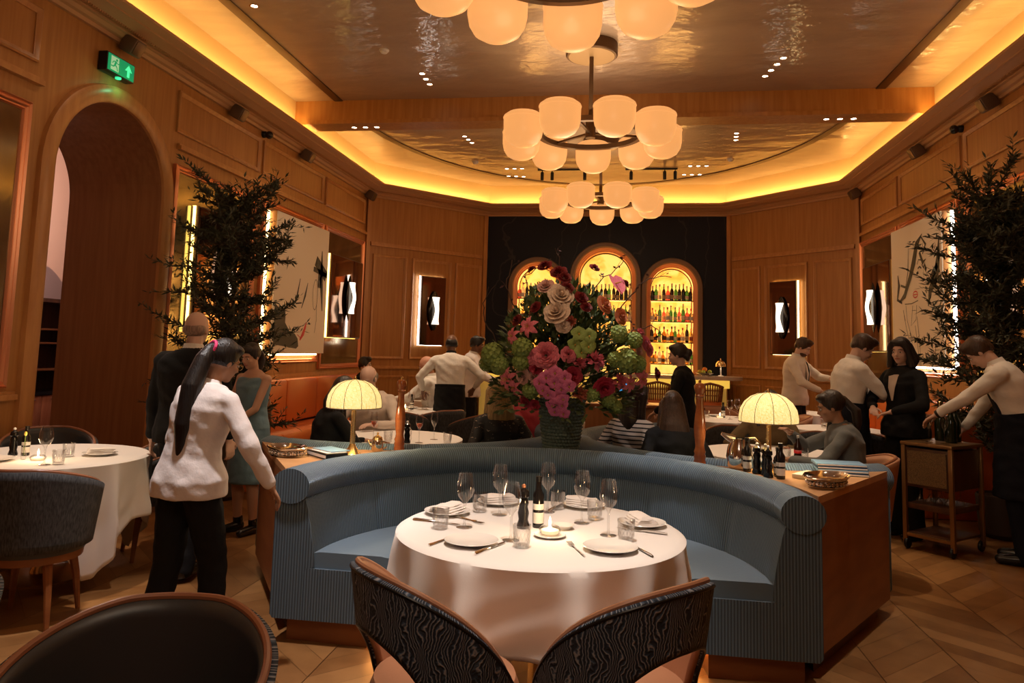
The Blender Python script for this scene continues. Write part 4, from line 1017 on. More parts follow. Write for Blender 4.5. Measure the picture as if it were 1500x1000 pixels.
def candle_holder():
    t = thing('glass_candle_holder', 'x', 'candle'); mb = MB(); mb.lathe([(.03, 0), (.042, .006), (.045, .018), (.036, .03), (.022, .034)], n=24, cap1=False); mb.build('glass_bowl', GLASS, t)
    mb = MB(); mb.lathe([(.033, .002), (.036, .016), (.02, .02)], n=18); mb.build('wax', mat('lit_wax', (.9, .8, .65), .5, emit=(1, .62, .3), strength=1.0), t)
    mb = MB(); mb.tube([(0, 0, .028), (0, 0, .04), (0, 0, .05), (0, 0, .068)], [.003, .0055, .005, .0006], 10); mb.build('flame', mat('flame', (1, .8, .5), .5, emit=(1, .72, .35), strength=25), t); return t
WG = wine_glass(); TU = tumbler(); PL = plate(); FK = fork(); KN = knife(); CD = candle_holder()
protos = [WG, TU, PL, FK, KN, CD]
# the front table
for (x, y), l in (((-.652, 3.186), 'empty wine glass nearest the left plate on the front table'), ((-.547, 3.46), 'empty wine glass at the back left of the front table'), ((-.43, 3.021), 'empty wine glass in front of the dark pepper mill'), ((-.34, 3.58), 'empty wine glass behind the dark bottle on the front table'), ((-.171, 3.394), 'empty wine glass right of the candle, toward the back'), ((-.052, 3.20), 'empty wine glass nearest the right plate on the front table')):
    dup(WG, (x, y, TZ), rnd.uniform(0, 6), l, 'wine glasses on the front table')
for (x, y), l in (((-.743, 3.136), 'cut tumbler at the left edge of the front table'), ((-.646, 3.50), 'cut tumbler at the back left of the front table'), ((-.375, 2.93), 'cut tumbler beside the front middle wine glass'), ((-.30, 3.66), 'cut tumbler behind the dark bottle at the back'), ((-.118, 3.48), 'cut tumbler beside the back right wine glass'), ((.02, 3.13), 'cut tumbler behind the right front plate')):
    dup(TU, (x, y, TZ), rnd.uniform(0, 6), l, 'tumblers on the front table')
PLS = [((-.57, 2.93), 'white plate at front left of the table, knife beside it', 0), ((-.04, 2.97), 'white plate at front right of the table, fork beside it', 0), ((-.78, 3.42), 'white plate at the left rear carrying a fanned napkin', 1), ((.09, 3.42), 'white plate at the right rear carrying a napkin', 1), ((-.59, 3.70), 'white plate at the far left rear under a napkin', 1), ((-.18, 3.74), 'white plate at the far right rear under a napkin', 1)]
for (x, y), l, nk in PLS:
    dup(PL, (x, y, TZ), 0, l, 'plates on the front table')
    if nk: napkin_thing((x, y, TZ + .012), math.atan2(y - TBL[1], x - TBL[0]) + PI / 2, 'folded napkin on ' + l.replace(' carrying a fanned napkin', '').replace(' carrying a napkin', '').replace(' under a napkin', ''))
for a, b, l, pr in (((-.70, 2.90), (-.66, 3.0), 'fork left of the front left plate', FK), ((-.13, 2.85), (-.205, 3.04), 'fork left of the front right plate', FK), ((-.52, 2.79), (-.45, 2.97), 'knife right of the front left plate', KN), ((.09, 2.96), (.045, 3.05), 'knife right of the front right plate', KN),
                    ((-.87, 3.25), (-.70, 3.22), 'knife on the left edge before the napkin plate', KN), ((.15, 3.28), (.02, 3.32), 'knife on the right edge before the napkin plate', KN), ((-.33, 3.60), (-.29, 3.76), 'knife at the back of the front table', KN), ((-.70, 3.34), (-.62, 3.28), 'fork behind the left wine glass', FK)):
    dup(pr, ((a[0] + b[0]) / 2, (a[1] + b[1]) / 2, TZ + .001), math.atan2(b[1] - a[1], b[0] - a[0]), l, 'cutlery on the front table')
dup(CD, (-.285, 3.12, TZ + .012), 0, 'lit glass candle on its saucer in the middle of the front table', 'glass candles')
t = thing('candle_saucer', 'white saucer under the candle on the front table', 'saucer', (-.285, 3.12, TZ)); mb = MB(); mb.lathe([(.045, 0), (.05, .004), (.065, .010), (.063, .012), (.04, .008)], n=30); mb.build('dish', CHINA, t)
t = thing('side_dish', 'small cream dish behind the candle on the front table', 'dish', (-.245, 3.27, TZ)); mb = MB(); mb.lathe([(.03, 0), (.034, .004), (.05, .018), (.047, .018), (.03, .008)], n=26); mb.build('dish', CHINA, t)
add_light('candle_light', 'POINT', (-.285, 3.12, TZ + .11), 1.1, (1, .62, .30), .02)
pm = pepper_mill_small(BLACKG, COPPER); pm.location = (-.41, 3.24, TZ); tag(pm, 'black pepper mill with copper knob on the front table', 'pepper mill'); 
for ch in (pm,): ch.scale = (1, 1, 1.05)
def oil_bottle(loc, label, h=.2, m=None):
    t = thing('oil_bottle', label, 'bottle', loc); mb = MB(); mb.lathe([(.022, 0), (.024, .004), (.024, h * .68), (.012, h * .8), (.011, h)], n=18); mb.build('body', m or BLACKG, t)
    mb = MB(); mb.lathe([(.0245, .02), (.0247, h * .32)], n=18, cap0=False, cap1=False); mb.lathe([(.0245, h * .38), (.0247, h * .5)], n=18, cap0=False, cap1=False); mb.build('label', CHINA, t)
    mb = MB(); mb.lathe([(.013, h - .01), (.013, h + .012)], n=14); mb.build('cap', BLACKM, t); return t
oil_bottle((-.35, 3.27, TZ), 'dark bottle with small white labels beside the pepper mill')
# the left table
TL2 = (-3.62, 4.42)
for pr, (x, y), l, g in ((WG, (-3.36, 4.06), 'empty wine glass by the candle on the left table', 'glasses on the left table'), (TU, (-3.30, 4.10), 'front cut tumbler on the left table', 'glasses on the left table'), (TU, (-3.46, 4.38), 'cut tumbler behind the wine glass on the left table', 'glasses on the left table'), (PL, (-3.33, 4.50), 'white plate at the right of the left table', 'plates on the left table'), (PL, (-3.72, 4.10), 'white plate at the cut-off edge of the left table', 'plates on the left table'),
                          (CD, (-3.52, 4.20, ), 'lit glass candle on the left table', 'glass candles')):
    dup(pr, (x, y, TZ), 0, l, g)
napkin_thing((-3.33, 4.50, TZ + .012), .6, 'folded napkin on the plate of the left table')
add_light('candle_light', 'POINT', (-3.50, 4.18, TZ + .12), 1.6, (1, .62, .30), .02)
t = pepper_mill_small(BLACKG, CHINA); t.location = (-3.80, 4.32, TZ); tag(t, 'black pepper mill on the left table', 'pepper mill')
oil_bottle((-3.73, 4.34, TZ), 'dark bottle with white labels on the left table', .17)
t = thing('bud_vase', 'slim glass bud vase with a yellow bud on the left table', 'vase', (-3.62, 4.20, TZ)); mb = MB(); mb.lathe([(.014, 0), (.016, .03), (.008, .06), (.007, .10)], n=12, cap1=False); mb.build('glass', GLASS, t)
mb = MB(); mb.tube([(0, 0, .02), (.002, 0, .15)], .002, 5); mb.build('stem', mat('stem_green', (.10, .16, .04), .6), t); mb = MB(); mb.ell((.002, 0, .155), (.009, .009, .014)); mb.build('bud', mat('yellow_bud', (.8, .6, .1), .6), t)

# ================================================================== CONSOLE THINGS
CZ = .836
def dome_lamp(loc, label):
    t = thing('table_lamp', label, 'lamp', loc, 0, 'domed fabric table lamps')
    mb = MB(); mb.lathe([(.055, 0), (.055, .006), (.048, .012), (.022, .05), (.016, .065)], n=24); mb.build('base', BRASS, t)
    mb = MB(); mb.lathe([(.015, .06), (.015, .30)], n=16); mb.build('stem', BRASS, t)
    hp = [(.166, 0), (.167, .03), (.158, .075), (.135, .115), (.10, .145), (.06, .162), (.02, .168)]
    mb = MB(); mb.lathe([(r, .285 + h) for r, h in hp], n=48, cap0=False); mb.build('shade', LAMPSHADE, t)
    rb_ = MB()
    for k in range(10):
        a = 2 * PI * k / 10 + .3; rb_.tube([((r + .0015) * math.cos(a), (r + .0015) * math.sin(a), .285 + h) for r, h in hp], .0016, 5)
    rb_.build('seam', mat('lamp_seam', (.10, .06, .02), .7), t)
    mb = MB(); mb.tube([(.1665 * math.cos(2 * PI * k / 40), .1665 * math.sin(2 * PI * k / 40), .285) for k in range(41)], .003, 6); mb.build('trim', mat('lamp_trim', (.3, .22, .12), .7), t)
    mb = MB(); mb.lathe([(.008, .45), (.01, .465), (.004, .475)], n=10); mb.build('finial', BRASS, t)
    add_light('table_lamp_light', 'POINT', (loc[0], loc[1], loc[2] + .30), 9, (1, .80, .52), .045)
    return t
def lampshade():
    mt = mat('lit_fabric_shade', (.8, .6, .3), .8, emit=(1, .72, .22), strength=1.0); nt, N, L, P = nodes_of(mt)
    tc = N.new('ShaderNodeTexCoord'); nz = N.new('ShaderNodeTexNoise'); nz.inputs['Scale'].default_value = 190; nz.inputs['Detail'].default_value = 2; L.new(tc.outputs['Object'], nz.inputs[0])
    rp = N.new('ShaderNodeValToRGB'); e = rp.color_ramp.elements; e[0].position = .40; e[0].color = (.70, .42, .08, 1); e[1].position = .56; e[1].color = (1, .84, .36, 1)
    L.new(nz.outputs[0], rp.inputs[0]); L.new(rp.outputs[0], P.inputs['Emission Color']); return mt
LAMPSHADE = lampshade()
dome_lamp((-1.63, 4.48, CZ), 'glowing domed lamp with brass stem on the left console')
dome_lamp((.84, 4.60, CZ), 'glowing domed lamp with brass stem on the right console')
MILLW = mat('mill_wood', (.30, .075, .02), .22, noise=((10, 10, 30), (.40, .12, .03)), coat=.5)
def tall_mill(loc, label, s=1.0):
    t = thing('tall_pepper_mill', label, 'pepper mill', loc, 0, 'tall turned wooden pepper mills'); t.scale = (s, s, s)
    mb = MB(); mb.lathe([(.036, 0), (.038, .012), (.033, .03), (.037, .045), (.032, .06), (.036, .075), (.030, .09), (.027, .11), (.034, .17), (.036, .22), (.031, .28), (.024, .33), (.022, .38), (.026, .40)], n=28); mb.build('body', MILLW, t)
    mb = MB(); mb.lathe([(.024, .402), (.030, .41), (.024, .42), (.033, .445), (.035, .465), (.026, .485), (.012, .49)], n=28); mb.build('head', MILLW, t)
    mb = MB(); mb.lathe([(.009, .49), (.009, .505), (.003, .51)], n=10); mb.build('knob', BRASS, t); return t
tall_mill((-1.42, 4.77, CZ), 'tall wooden pepper mill beside the left console lamp', .92); tall_mill((.47, 4.80, CZ), 'tall wooden pepper mill beside the silver pitcher', 1.0)
def bucket_tray(loc, rz, label):
    t = thing('silver_coaster_tray', label, 'tray', loc, rz)
    for s_ in (.175,):
        mb = MB(); rs = []
        for z, f in ((0, .80), (.010, .84), (.014, .78), (.03, .78), (.042, .94), (.052, 1.0), (.056, .98), (.046, .90), (.030, .70), (.028, .3)):
            rs.append([Vector((.155 * f * math.cos(2 * PI * k / 40), .105 * f * math.sin(2 * PI * k / 40), z)) for k in range(40)])
        mb.rings(rs); mb.build('dish', SILVER, t)
        mb = MB()
        for k in range(26): a = 2 * PI * k / 26; mb.ell((.128 * math.cos(a), .086 * math.sin(a), .022), (.009, .009, .010), nu=6, nv=5)
        mb.build('gallery', SILVER, t)
    return t
bucket_tray((-1.98, 4.33, CZ), R(-35), 'oval silver tray on the left console beside the waitress')
bucket_tray((1.06, 4.22, CZ), R(60), 'oval silver tray at the right console front corner').scale = (1.12, 1.05, 1)
NAVY = mat('navy_cover', (.02, .05, .11), .35); SKYB = mat('blue_cover', (.20, .36, .50), .4)
def folder(loc, rz, label, m, sz=(.30, .20, .012), tilt=0):
    t = thing('menu_folder', label, 'menu', loc, rz, 'menu folders'); t.rotation_euler = (tilt, 0, rz)
    mb = MB(); mb.box((0, 0, sz[2] / 2), sz); mb.build('cover', m, t, bevel=.002)
    mb = MB(); mb.box((0, -sz[1] * .5, sz[2] / 2), (sz[0] * .98, .004, sz[2] * .5)); mb.build('pages', CHINA, t, smooth=False)
    return t
folder((-1.73, 4.40, CZ + .034), R(-38), 'pale blue menu on top of the stack on the left console', SKYB, (.22, .13, .006))
folder((-1.74, 4.36, CZ), R(-42), 'black folder under the blue menu on the left console', BLACKM, (.26, .14, .032))
folder((-1.74, 4.37, CZ + .032), R(-40), 'x', CHINA, (.23, .13, .002))
bpy.data.objects.remove([o for o in bpy.data.objects if o.get('label') == 'x' and o.name.startswith('menu_folder')][0].children[1])
o = [o for o in bpy.data.objects if o.get('label') == 'x' and o.name.startswith('menu_folder')][0]; o['label'] = 'white sheet between black folder and blue menu on left console'
for k, (m_, nm) in enumerate(((NAVY, 'bottom'), (SKYB, 'second'), (NAVY, 'third'), (SKYB, 'topmost'))):
    folder((1.26 - .004 * k, 4.68 + .006 * k, CZ + .016 * k), R(-8 + 2 * k), f'{"navy" if m_ is NAVY else "blue"} menu, {nm} of the stack on the right console', m_, (.27, .17, .014))
t = thing('gift_box', 'flat cream box with a gold emblem on the right console', 'box', (1.04, 4.47, CZ), R(55)); mb = MB(); mb.box((0, 0, .012), (.20, .13, .024)); mb.build('box', mat('cream_card', (.80, .72, .50), .6), t, bevel=.003)
mb = MB(); mb.box((0, 0, .0245), (.075, .035, .001)); mb.tube([(-.03, .025, .025), (0, .033, .025), (.03, .025, .025)], .003, 5); mb.build('emblem', BRASS, t, smooth=False)
# copper-lit creamer pot, silver pitcher
t = thing('lidded_pot', 'small silver lidded pot beside the left console pepper mill', 'pot', (-1.53, 4.66, CZ)); mb = MB(); mb.lathe([(.030, 0), (.036, .008), (.037, .06), (.031, .075)], n=22); mb.build('body', SILVER, t)
mb = MB(); mb.lathe([(.033, .075), (.028, .09), (.010, .10), (.005, .105), (.008, .115), (.003, .12)], n=22); mb.build('lid', BRASS, t); mb = MB(); mb.tube([(.035, 0, .065), (.062, 0, .06), (.06, 0, .03), (.037, 0, .02)], .005, 7); mb.build('handle', SILVER, t); mb = MB(); mb.tube([(-.035, 0, .03), (-.055, 0, .05), (-.062, 0, .07)], [.009, .006, .004], 7); mb.build('spout', SILVER, t)
t = thing('water_pitcher', 'tall silver pitcher with an ice lip on the right console', 'pitcher', (.69, 4.69, CZ))
mb = MB(); mb.lathe([(.060, 0), (.072, .02), (.078, .07), (.070, .12), (.056, .155), (.055, .175)], n=32, cap1=False); mb.build('body', SILVER, t)
mb = MB(); mb.tube([(-.03, 0, .165), (-.065, 0, .178), (-.105, 0, .20)], [.035, .026, .012], 12, .5); mb.build('spout', SILVER, t)
mb = MB(); mb.tube([(.05, 0, .175), (.085, 0, .180), (.115, 0, .15), (.11, 0, .09), (.075, 0, .05)], .009, 9); mb.build('handle', SILVER, t)
# cruets
for i, (x, y, l, kind) in enumerate(((.76, 4.52, 'black pepper mill nearest the pitcher on the right console', 0), (.80, 4.48, 'black pepper mill beside the lamp stem on the right console', 0), (.80, 4.40, 'black pepper mill at the front of the cruets, amber mark', 0), (.715, 4.58, 'dark bottle behind the pitcher among the cruets', 1), (.86, 4.44, 'tall dark bottle beside the right lamp stem', 1), (.86, 4.37, 'short dark bottle with pale label among the cruets', 1))):
    if kind == 0: t = pepper_mill_small(BLACKG, CHINA); t.location = (x, y, CZ); tag(t, l, 'pepper mill', 'black pepper mills on the right console')
    else: oil_bottle((x, y, CZ), l, .15 + .03 * (i % 2))
# things on the booth tables behind
round_table((CR[0] + .24, CR[1] + .16), .56, 'round table inside the booth behind the right console', 'white cloth on the diners table behind the right console', 21, .82, R(25))
round_table((CL[0] - .10, CL[1] + .06), .56, 'round table inside the booth behind the left console', 'white cloth on the diners table behind the left console', 22, .82, R(15))
GR = wine_glass('rose', ROSE); GF = wine_glass('flute')
def put(pr, p, l, g): return dup(pr, p, rnd.uniform(0, 6), l, g)
put(GR, (-1.96, 5.86, TZ), 'glass of pink wine behind the left lamp stem', 'glasses of pink wine'); put(GR, (-1.58, 5.84, TZ), 'glass of pink wine right of the left pepper mill', 'glasses of pink wine')
put(GF, (-1.52, 6.08, TZ), 'empty glass behind the pink wine on the rear left table', 'empty glasses on the rear tables'); put(TU, (-1.37, 5.92, TZ), 'cut tumbler right of the pink wine on the rear left table', 'tumblers on the rear tables')
put(TU, (-1.82, 5.80, TZ), 'cut tumbler between pink wine and carafe', 'tumblers on the rear tables')
t = thing('glass_carafe', 'clear glass carafe left of the left pepper mill', 'carafe', (-1.70, 5.90, TZ)); mb = MB(); mb.lathe([(.035, 0), (.042, .02), (.040, .09), (.018, .13), (.016, .17), (.022, .20)], n=20, cap1=False); mb.build('body', GLASS, t)
t = pepper_mill_small(BLACKG, CHINA); t.location = (-1.66, 5.78, TZ); tag(t, 'black pepper mill hidden behind the left tall mill', 'pepper mill')
t = thing('cola_bottle', 'small cola bottle with a red label on the rear right table', 'bottle', (1.27, 5.84, TZ)); COLA = mat('cola', (.03, .008, .004), .08)
mb = MB(); mb.lathe([(.026, 0), (.029, .006), (.029, .03), (.025, .055), (.029, .085), (.026, .11), (.012, .145), (.011, .165)], n=20); mb.build('body', COLA, t); mb = MB(); mb.lathe([(.012, .16), (.013, .178), (.010, .18)], n=14); mb.build('cap', CHINA, t)
mb = MB(); mb.lathe([(.0275, .052), (.0280, .092)], n=20, cap0=False, cap1=False); lb = mb.build('label', mat('cola_red', (.75, .02, .03), .4), t)
def text_on(s, size, loc, rot, m, parent, name='lettering', ext=.0004):
    cu = bpy.data.curves.new(name, 'FONT'); cu.body = s; cu.size = size; cu.extrude = ext; cu.align_x = 'CENTER'; cu.align_y = 'CENTER'; cu.shear = .3
    o = bpy.data.objects.new(name, cu); col.objects.link(o); o.location = loc; o.rotation_euler = rot; o.data.materials.append(m)
    me = bpy.data.meshes.new_from_object(o); o2 = bpy.data.objects.new(name, me); col.objects.link(o2); o2.location = loc; o2.rotation_euler = rot; o2.parent = parent; bpy.data.objects.remove(o); return o2
text_on('Coca-Cola', .0125, (0.004, -.0293, .071), (PI / 2, 0, -.1), CHINA, lb)
put(TU, (1.20, 5.90, TZ), 'tumbler left of the cola bottle', 'tumblers on the rear tables'); put(TU, (1.33, 5.92, TZ), 'tumbler right of the cola bottle', 'tumblers on the rear tables')
t = thing('cocktail_glass', 'tall drink with ice and a yellow citrus slice', 'drink', (1.50, 5.90, TZ)); mb = MB(); mb.lathe([(.030, 0), (.031, .004), (.033, .125)], n=20, cap1=False); mb.build('glass', GLASS, t); mb = MB(); mb.lathe([(.027, .006), (.029, .08)], n=16); mb.build('drink', mat('iced_drink', (.75, .70, .55), .3), t); mb = MB(); mb.box((.012, 0, .11), (.03, .006, .06), rz=.4); mb.build('citrus_slice', mat('citrus', (.85, .62, .06), .5), t, bevel=.002); mb = MB(); mb.tube([(-.01, 0, .05), (-.03, 0, .17)], .002, 5); mb.build('straw', BLACKM, t)
# tablet glowing behind the flowers, folded pink menus
t = thing('till_screen', 'small bright blue screen behind the vase', 'screen', (.02, 8.6, 1.10)); mb = MB(); mb.box((0, 0, 0), (.13, .012, .12)); mb.build('casing', BLACKM, t, bevel=.003); mb = MB(); mb.box((-.0, -.007, .0), (.115, .003, .105)); mb.build('display', mat('blue_screen', (.1, .4, .8), .4, emit=(.03, .42, .95), strength=1.4), t, smooth=False)
mb = MB(); mb.tube([(0, .01, -.05), (0, .03, -.17)], .012, 8); mb.build('stand', BLACKM, t)
t = thing('waiter_station', 'low wooden service station behind the vase', 'cabinet', (.10, 8.65, 0)); mb = MB(); mb.box((0, 0, .46), (1.5, .45, .90)); mb.build('body', OAK_DARK, t, smooth=False); mb = MB(); mb.box((0, 0, .92), (1.56, .5, .03)); mb.build('top', WALNUT, t, bevel=.004)

# ================================================================== BANQUETTES AND FAR TABLES
def banquette(W, u0, u1, nseg, label):
    t = WT(W, (u0 + u1) / 2, 0, 'wall_banquette', label, 'banquette').o; L_ = u1 - u0
    mb = MB(); mb.box((0, .05, .5), (L_, .10, 1.0)); mb.box((0, .36, .16), (L_, .60, .30)); mb.build('base', WALNUT, t, smooth=False)
    for k in range(nseg):
        a = -L_ / 2 + L_ * (k + .5) / nseg
        mb = MB(); mb.box((a, .16, .76), (L_ / nseg - .008, .13, .56)); mb.build('back_cushion', LEATHER_O, t, bevel=.045)
        mb = MB(); mb.box((a, .40, .385), (L_ / nseg - .008, .52, .15)); mb.build('seat_cushion', LEATHER_O, t, bevel=.04)
    return t
banquette(wl, 7.35, 12.2, 5, 'orange leather banquette along the left wall under the canvases')
banquette(wr, 7.95, 12.2, 5, 'orange leather banquette along the right wall under the sketch')
for X, Yp, l, sgn in ((XL, 7.30, 'orange end partition with a wooden cap closing the left banquette', 1), (XR, 7.90, 'orange end partition with a wooden cap closing the right banquette', -1)):
    t = thing('end_partition', l, 'partition', (X + sgn * .48, Yp, 0)); mb = MB(); mb.box((0, 0, .46), (.90, .08, .92)); mb.build('panel', LEATHER_O, t, bevel=.02)
    mb = MB(); mb.tube([(-.44 * sgn, 0, .94), (.38 * sgn, 0, .94), (.44 * sgn, 0, .90), (.455 * sgn, 0, .82), (.455 * sgn, 0, .02)], .045, 10, .8); mb.build('cap_rail', WALNUT, t)
far = [((-2.55, 8.75), .52, 'behind the left pepper mill', 31), ((1.15, 9.35), .50, 'before the bar, right of the flowers', 32), ((2.30, 10.9), .50, 'beside the white-jacketed waiter', 33), ((2.30, 8.6), .46, 'behind the two standing figures', 34), ((-2.7, 10.9), .5, 'by the far left banquette', 35), ((-.35, 10.2), .5, 'behind the flowers', 36), ((-.9, 8.2), .5, 'behind the blonde diner', 37)]
for (p, r_, w_, sd) in far:
    round_table(p, r_, f'round table {w_}', f'white tablecloth {w_}', sd, r_ * 1.5, R(sd * 7))
    put(WG, (p[0] + .1, p[1] - .1, TZ), f'wine glass on the table {w_}', 'wine glasses on the far tables'); put(TU, (p[0] - .15, p[1] + .02, TZ), f'cut tumbler on the table {w_}', 'tumblers on the far tables'); put(WG, (p[0] + .22, p[1] + .15, TZ), f'second wine glass on the table {w_}', 'wine glasses on the far tables')
    put(PL, (p[0] - .02, p[1] + .25, TZ), f'plate on the table {w_}', 'plates on the far tables'); dup(CD, (p[0], p[1], TZ), 0, f'glass candle on the table {w_}', 'glass candles'); oil_bottle((p[0] + .05, p[1] + .1, TZ), f'dark bottle on the table {w_}', .17)
ch_t = barrel_chair('tan', 'tan tub chair beside the table before the bar', 'tan tub chairs', (1.85, 9.30, 0), R(180))
dup(ch_t, (1.20, 10.05, 0), R(-90), 'tan tub chair at the bar side of the right middle table'); dup(ch_t, (.62, 9.1, 0), R(20), 'tan tub chair left of the right middle table')
ch_g = barrel_chair('grey', 'grey tub chair right of the waiter in the white shirt', 'grey tub chairs', (-1.58, 8.05, 0), R(150))
for (x, y, a), l in (((-2.05, 8.25, 140), 'grey tub chair under the seated bald man'), ((-2.35, 7.9, 90), 'grey tub chair at the near side of the far left table'), ((1.02, 7.30, -100), 'large dark tub chair left of the right lamp'), ((1.62, 7.10, -140), 'dark tub chair behind the right lamp'), ((2.25, 7.75, 60), 'grey tub chair behind the black-suited woman'), ((-.85, 7.45, 90), 'grey tub chair behind the blonde diner')):
    dup(ch_g, (x, y, 0), R(a), l)
ct = dup(ch_t, (1.58, 5.74, 0), R(172), 'tan tub chair under the woman in the grey cardigan')
# serving trolley
t = thing('drinks_trolley', 'brass-framed drinks trolley with a woven front panel and hanging glasses', 'trolley', (2.56, 6.64, 0), R(-48)); t.scale = (.92, .92, .90)
BRD = mat('aged_brass', (.30, .17, .07), .35, .7)
mb = MB()
for x in (-.20, .20):
    for y in (-.25, .25): mb.box((x, y, .48), (.035, .035, .86))
mb.box((0, -.25, .13), (.40, .03, .03)); mb.box((0, .25, .13), (.40, .03, .03)); mb.build('frame', BRD, t, bevel=.004)
mb = MB(); mb.box((0, 0, .925), (.44, .55, .03)); mb.build('top', BRD, t, bevel=.006)
mb = MB(); mb.box((0, 0, .72), (.39, .50, .34)); mb.build('cabinet', DARKWOOD, t, bevel=.004)
mb = MB(); mb.box((0, -.256, .72), (.33, .012, .29)); mb.build('woven_panel', mat('woven_cane', (.24, .15, .06), .7, noise=((150, 150, 150), (.10, .06, .03))), t, smooth=False)
mb = MB(); mb.box((0, 0, .38), (.37, .47, .05)); mb.build('drawer', DARKWOOD, t, bevel=.004); mb = MB(); mb.box((0, 0, .14), (.38, .48, .02)); mb.build('shelf', DARKWOOD, t, bevel=.003)
for x in (-.19, .19):
    for y in (-.24, .24): mb = MB(); mb.lathe([(.045, -.012), (.05, 0), (.045, .012)], c=(x, y, .05), ax=(1, 0, 0), n=18); mb.build('wheel', BLACKM, t)
for k in range(4):
    for s_ in (-1, 1): mb = MB(); mb.lathe([(.03, .53), (.004, .525), (.004, .47), (.03, .44), (.034, .41), (.026, .385)], c=(-.12 + .08 * k, .10 * s_ - .05, 0), n=12, cap1=False); mb.build('hanging_glass', GLASS, t)
put(GF, (2.46, 6.62, .848), 'empty flute standing on the drinks trolley', 'glasses on the trolley'); put(GF, (2.53, 6.50, .848), 'second flute at the front of the drinks trolley', 'glasses on the trolley')
for i, (x, y, l) in enumerate(((2.60, 6.76, 'gold-foiled bottle standing tallest on the trolley'), (2.70, 6.72, 'dark bottle beside the gold-foiled one on the trolley'), (2.62, 6.60, 'dark bottle in the waiter hand on the trolley'))):
    t = thing('champagne_bottle', l, 'bottle', (x, y, .848), 0, 'bottles on the trolley'); mb = MB(); mb.lathe([(.038, 0), (.042, .006), (.042, .16), (.020, .22), (.015, .25), (.015, .30)], n=20); mb.build('body', mat('dark_green_glass', (.012, .022, .010), .08), t); mb = MB(); mb.lathe([(.018, .23), (.0165, .30), (.017, .315), (.012, .32)], n=16); mb.build('foil', BRASS if i == 0 else BLACKG, t)
for p in protos + [GR, GF]:
    for c_ in list(p.children): bpy.data.objects.remove(c_)
    bpy.data.objects.remove(p)
# ================================================================== PEOPLE
SKIN = {}
def skin(c):
    n = 'skin_%d' % int(c[0] * 1000)
    if n not in MATS:
        m_ = mat(n, c, .5); P = m_.node_tree.nodes['Principled BSDF']; P.inputs['Subsurface Weight'].default_value = .0
    return MATS[n]
def cloth_mat(name, c, rough=.85, stripes=None):
    m_ = mat(name, c, rough, bump=(14, .35, .02), sheen=.1 if sum(c) > .3 else 0, spec=.5 if sum(c) > .3 else .2)
    return m_
def hair_mat(name, c):
    if name in MATS: return MATS[name]
    m_ = mat(name, c, .42); nt, N, L, P = nodes_of(m_)
    tc = N.new('ShaderNodeTexCoord'); mp = N.new('ShaderNodeMapping'); mp.inputs['Scale'].default_value = (130, 130, 7); L.new(tc.outputs['Object'], mp.inputs[0])
    nz = N.new('ShaderNodeTexNoise'); nz.inputs['Scale'].default_value = 1; nz.inputs['Detail'].default_value = 3; L.new(mp.outputs[0], nz.inputs[0])
    b = N.new('ShaderNodeBump'); b.inputs['Strength'].default_value = .6; b.inputs['Distance'].default_value = .006; L.new(nz.outputs[0], b.inputs['Height']); L.new(b.outputs[0], P.inputs['Normal'])
    rp = N.new('ShaderNodeValToRGB'); rp.color_ramp.elements[0].position = .35; rp.color_ramp.elements[1].position = .7
    rp.color_ramp.elements[0].color = (c[0] * .6, c[1] * .6, c[2] * .6, 1); rp.color_ramp.elements[1].color = (min(1, c[0] * 1.35), min(1, c[1] * 1.35), min(1, c[2] * 1.35), 1)
    L.new(nz.outputs[0], rp.inputs[0]); L.new(rp.outputs[0], P.inputs['Base Color']); return m_
H_DARK = hair_mat('hair_dark', (.022, .013, .009)); H_BROWN = hair_mat('hair_brown', (.055, .026, .013)); H_BLONDE = hair_mat('hair_blonde', (.42, .28, .12)); H_GREY = hair_mat('hair_grey', (.20, .16, .13)); H_BLACK = hair_mat('hair_black', (.010, .008, .008))
W_JACKET = cloth_mat('white_jacket', (.80, .74, .72)); W_SHIRT = cloth_mat('white_shirt', (.84, .80, .74)); BLK = cloth_mat('black_cloth', (.010, .010, .011)); NVY = cloth_mat('navy_apron', (.008, .010, .018)); IVORY = cloth_mat('ivory_jacket', (.82, .73, .62))
BLUED = cloth_mat('pale_blue_dress', (.15, .25, .31)); CREAM = cloth_mat('cream_shirt', (.60, .50, .42)); REDT = cloth_mat('maroon_shirt', (.42, .035, .06)); GREYC = cloth_mat('grey_cardigan', (.10, .105, .105)); OLIVE = cloth_mat('olive_top', (.13, .085, .04)); BOOT = mat('black_shoe', (.010, .009, .009), .25)
LIPS = mat('lips', (.40, .10, .08), .45); EYE = mat('eye_dark', (.02, .014, .010), .15); EYEW = mat('eye_white', (.62, .56, .52), .3)
def stripes_mat():
    m_ = mat('striped_knit', (.62, .52, .44), .85); nt, N, L, P = nodes_of(m_); tc = N.new('ShaderNodeTexCoord'); sp = N.new('ShaderNodeSeparateXYZ'); L.new(tc.outputs['Object'], sp.inputs[0])
    k = N.new('ShaderNodeMath'); k.operation = 'MULTIPLY'; k.inputs[1].default_value = 1 / .032; L.new(sp.outputs[2], k.inputs[0]); f = N.new('ShaderNodeMath'); f.operation = 'FRACT'; L.new(k.outputs[0], f.inputs[0])
    g = N.new('ShaderNodeMath'); g.operation = 'GREATER_THAN'; g.inputs[1].default_value = .66; L.new(f.outputs[0], g.inputs[0]); mx = N.new('ShaderNodeMix'); mx.data_type = 'RGBA'; L.new(g.outputs[0], mx.inputs[0])
    mx.inputs[6].default_value = (.62, .52, .44, 1); mx.inputs[7].default_value = (.015, .012, .012, 1); L.new(mx.outputs[2], P.inputs['Base Color']); return m_
STRIPE = stripes_mat()
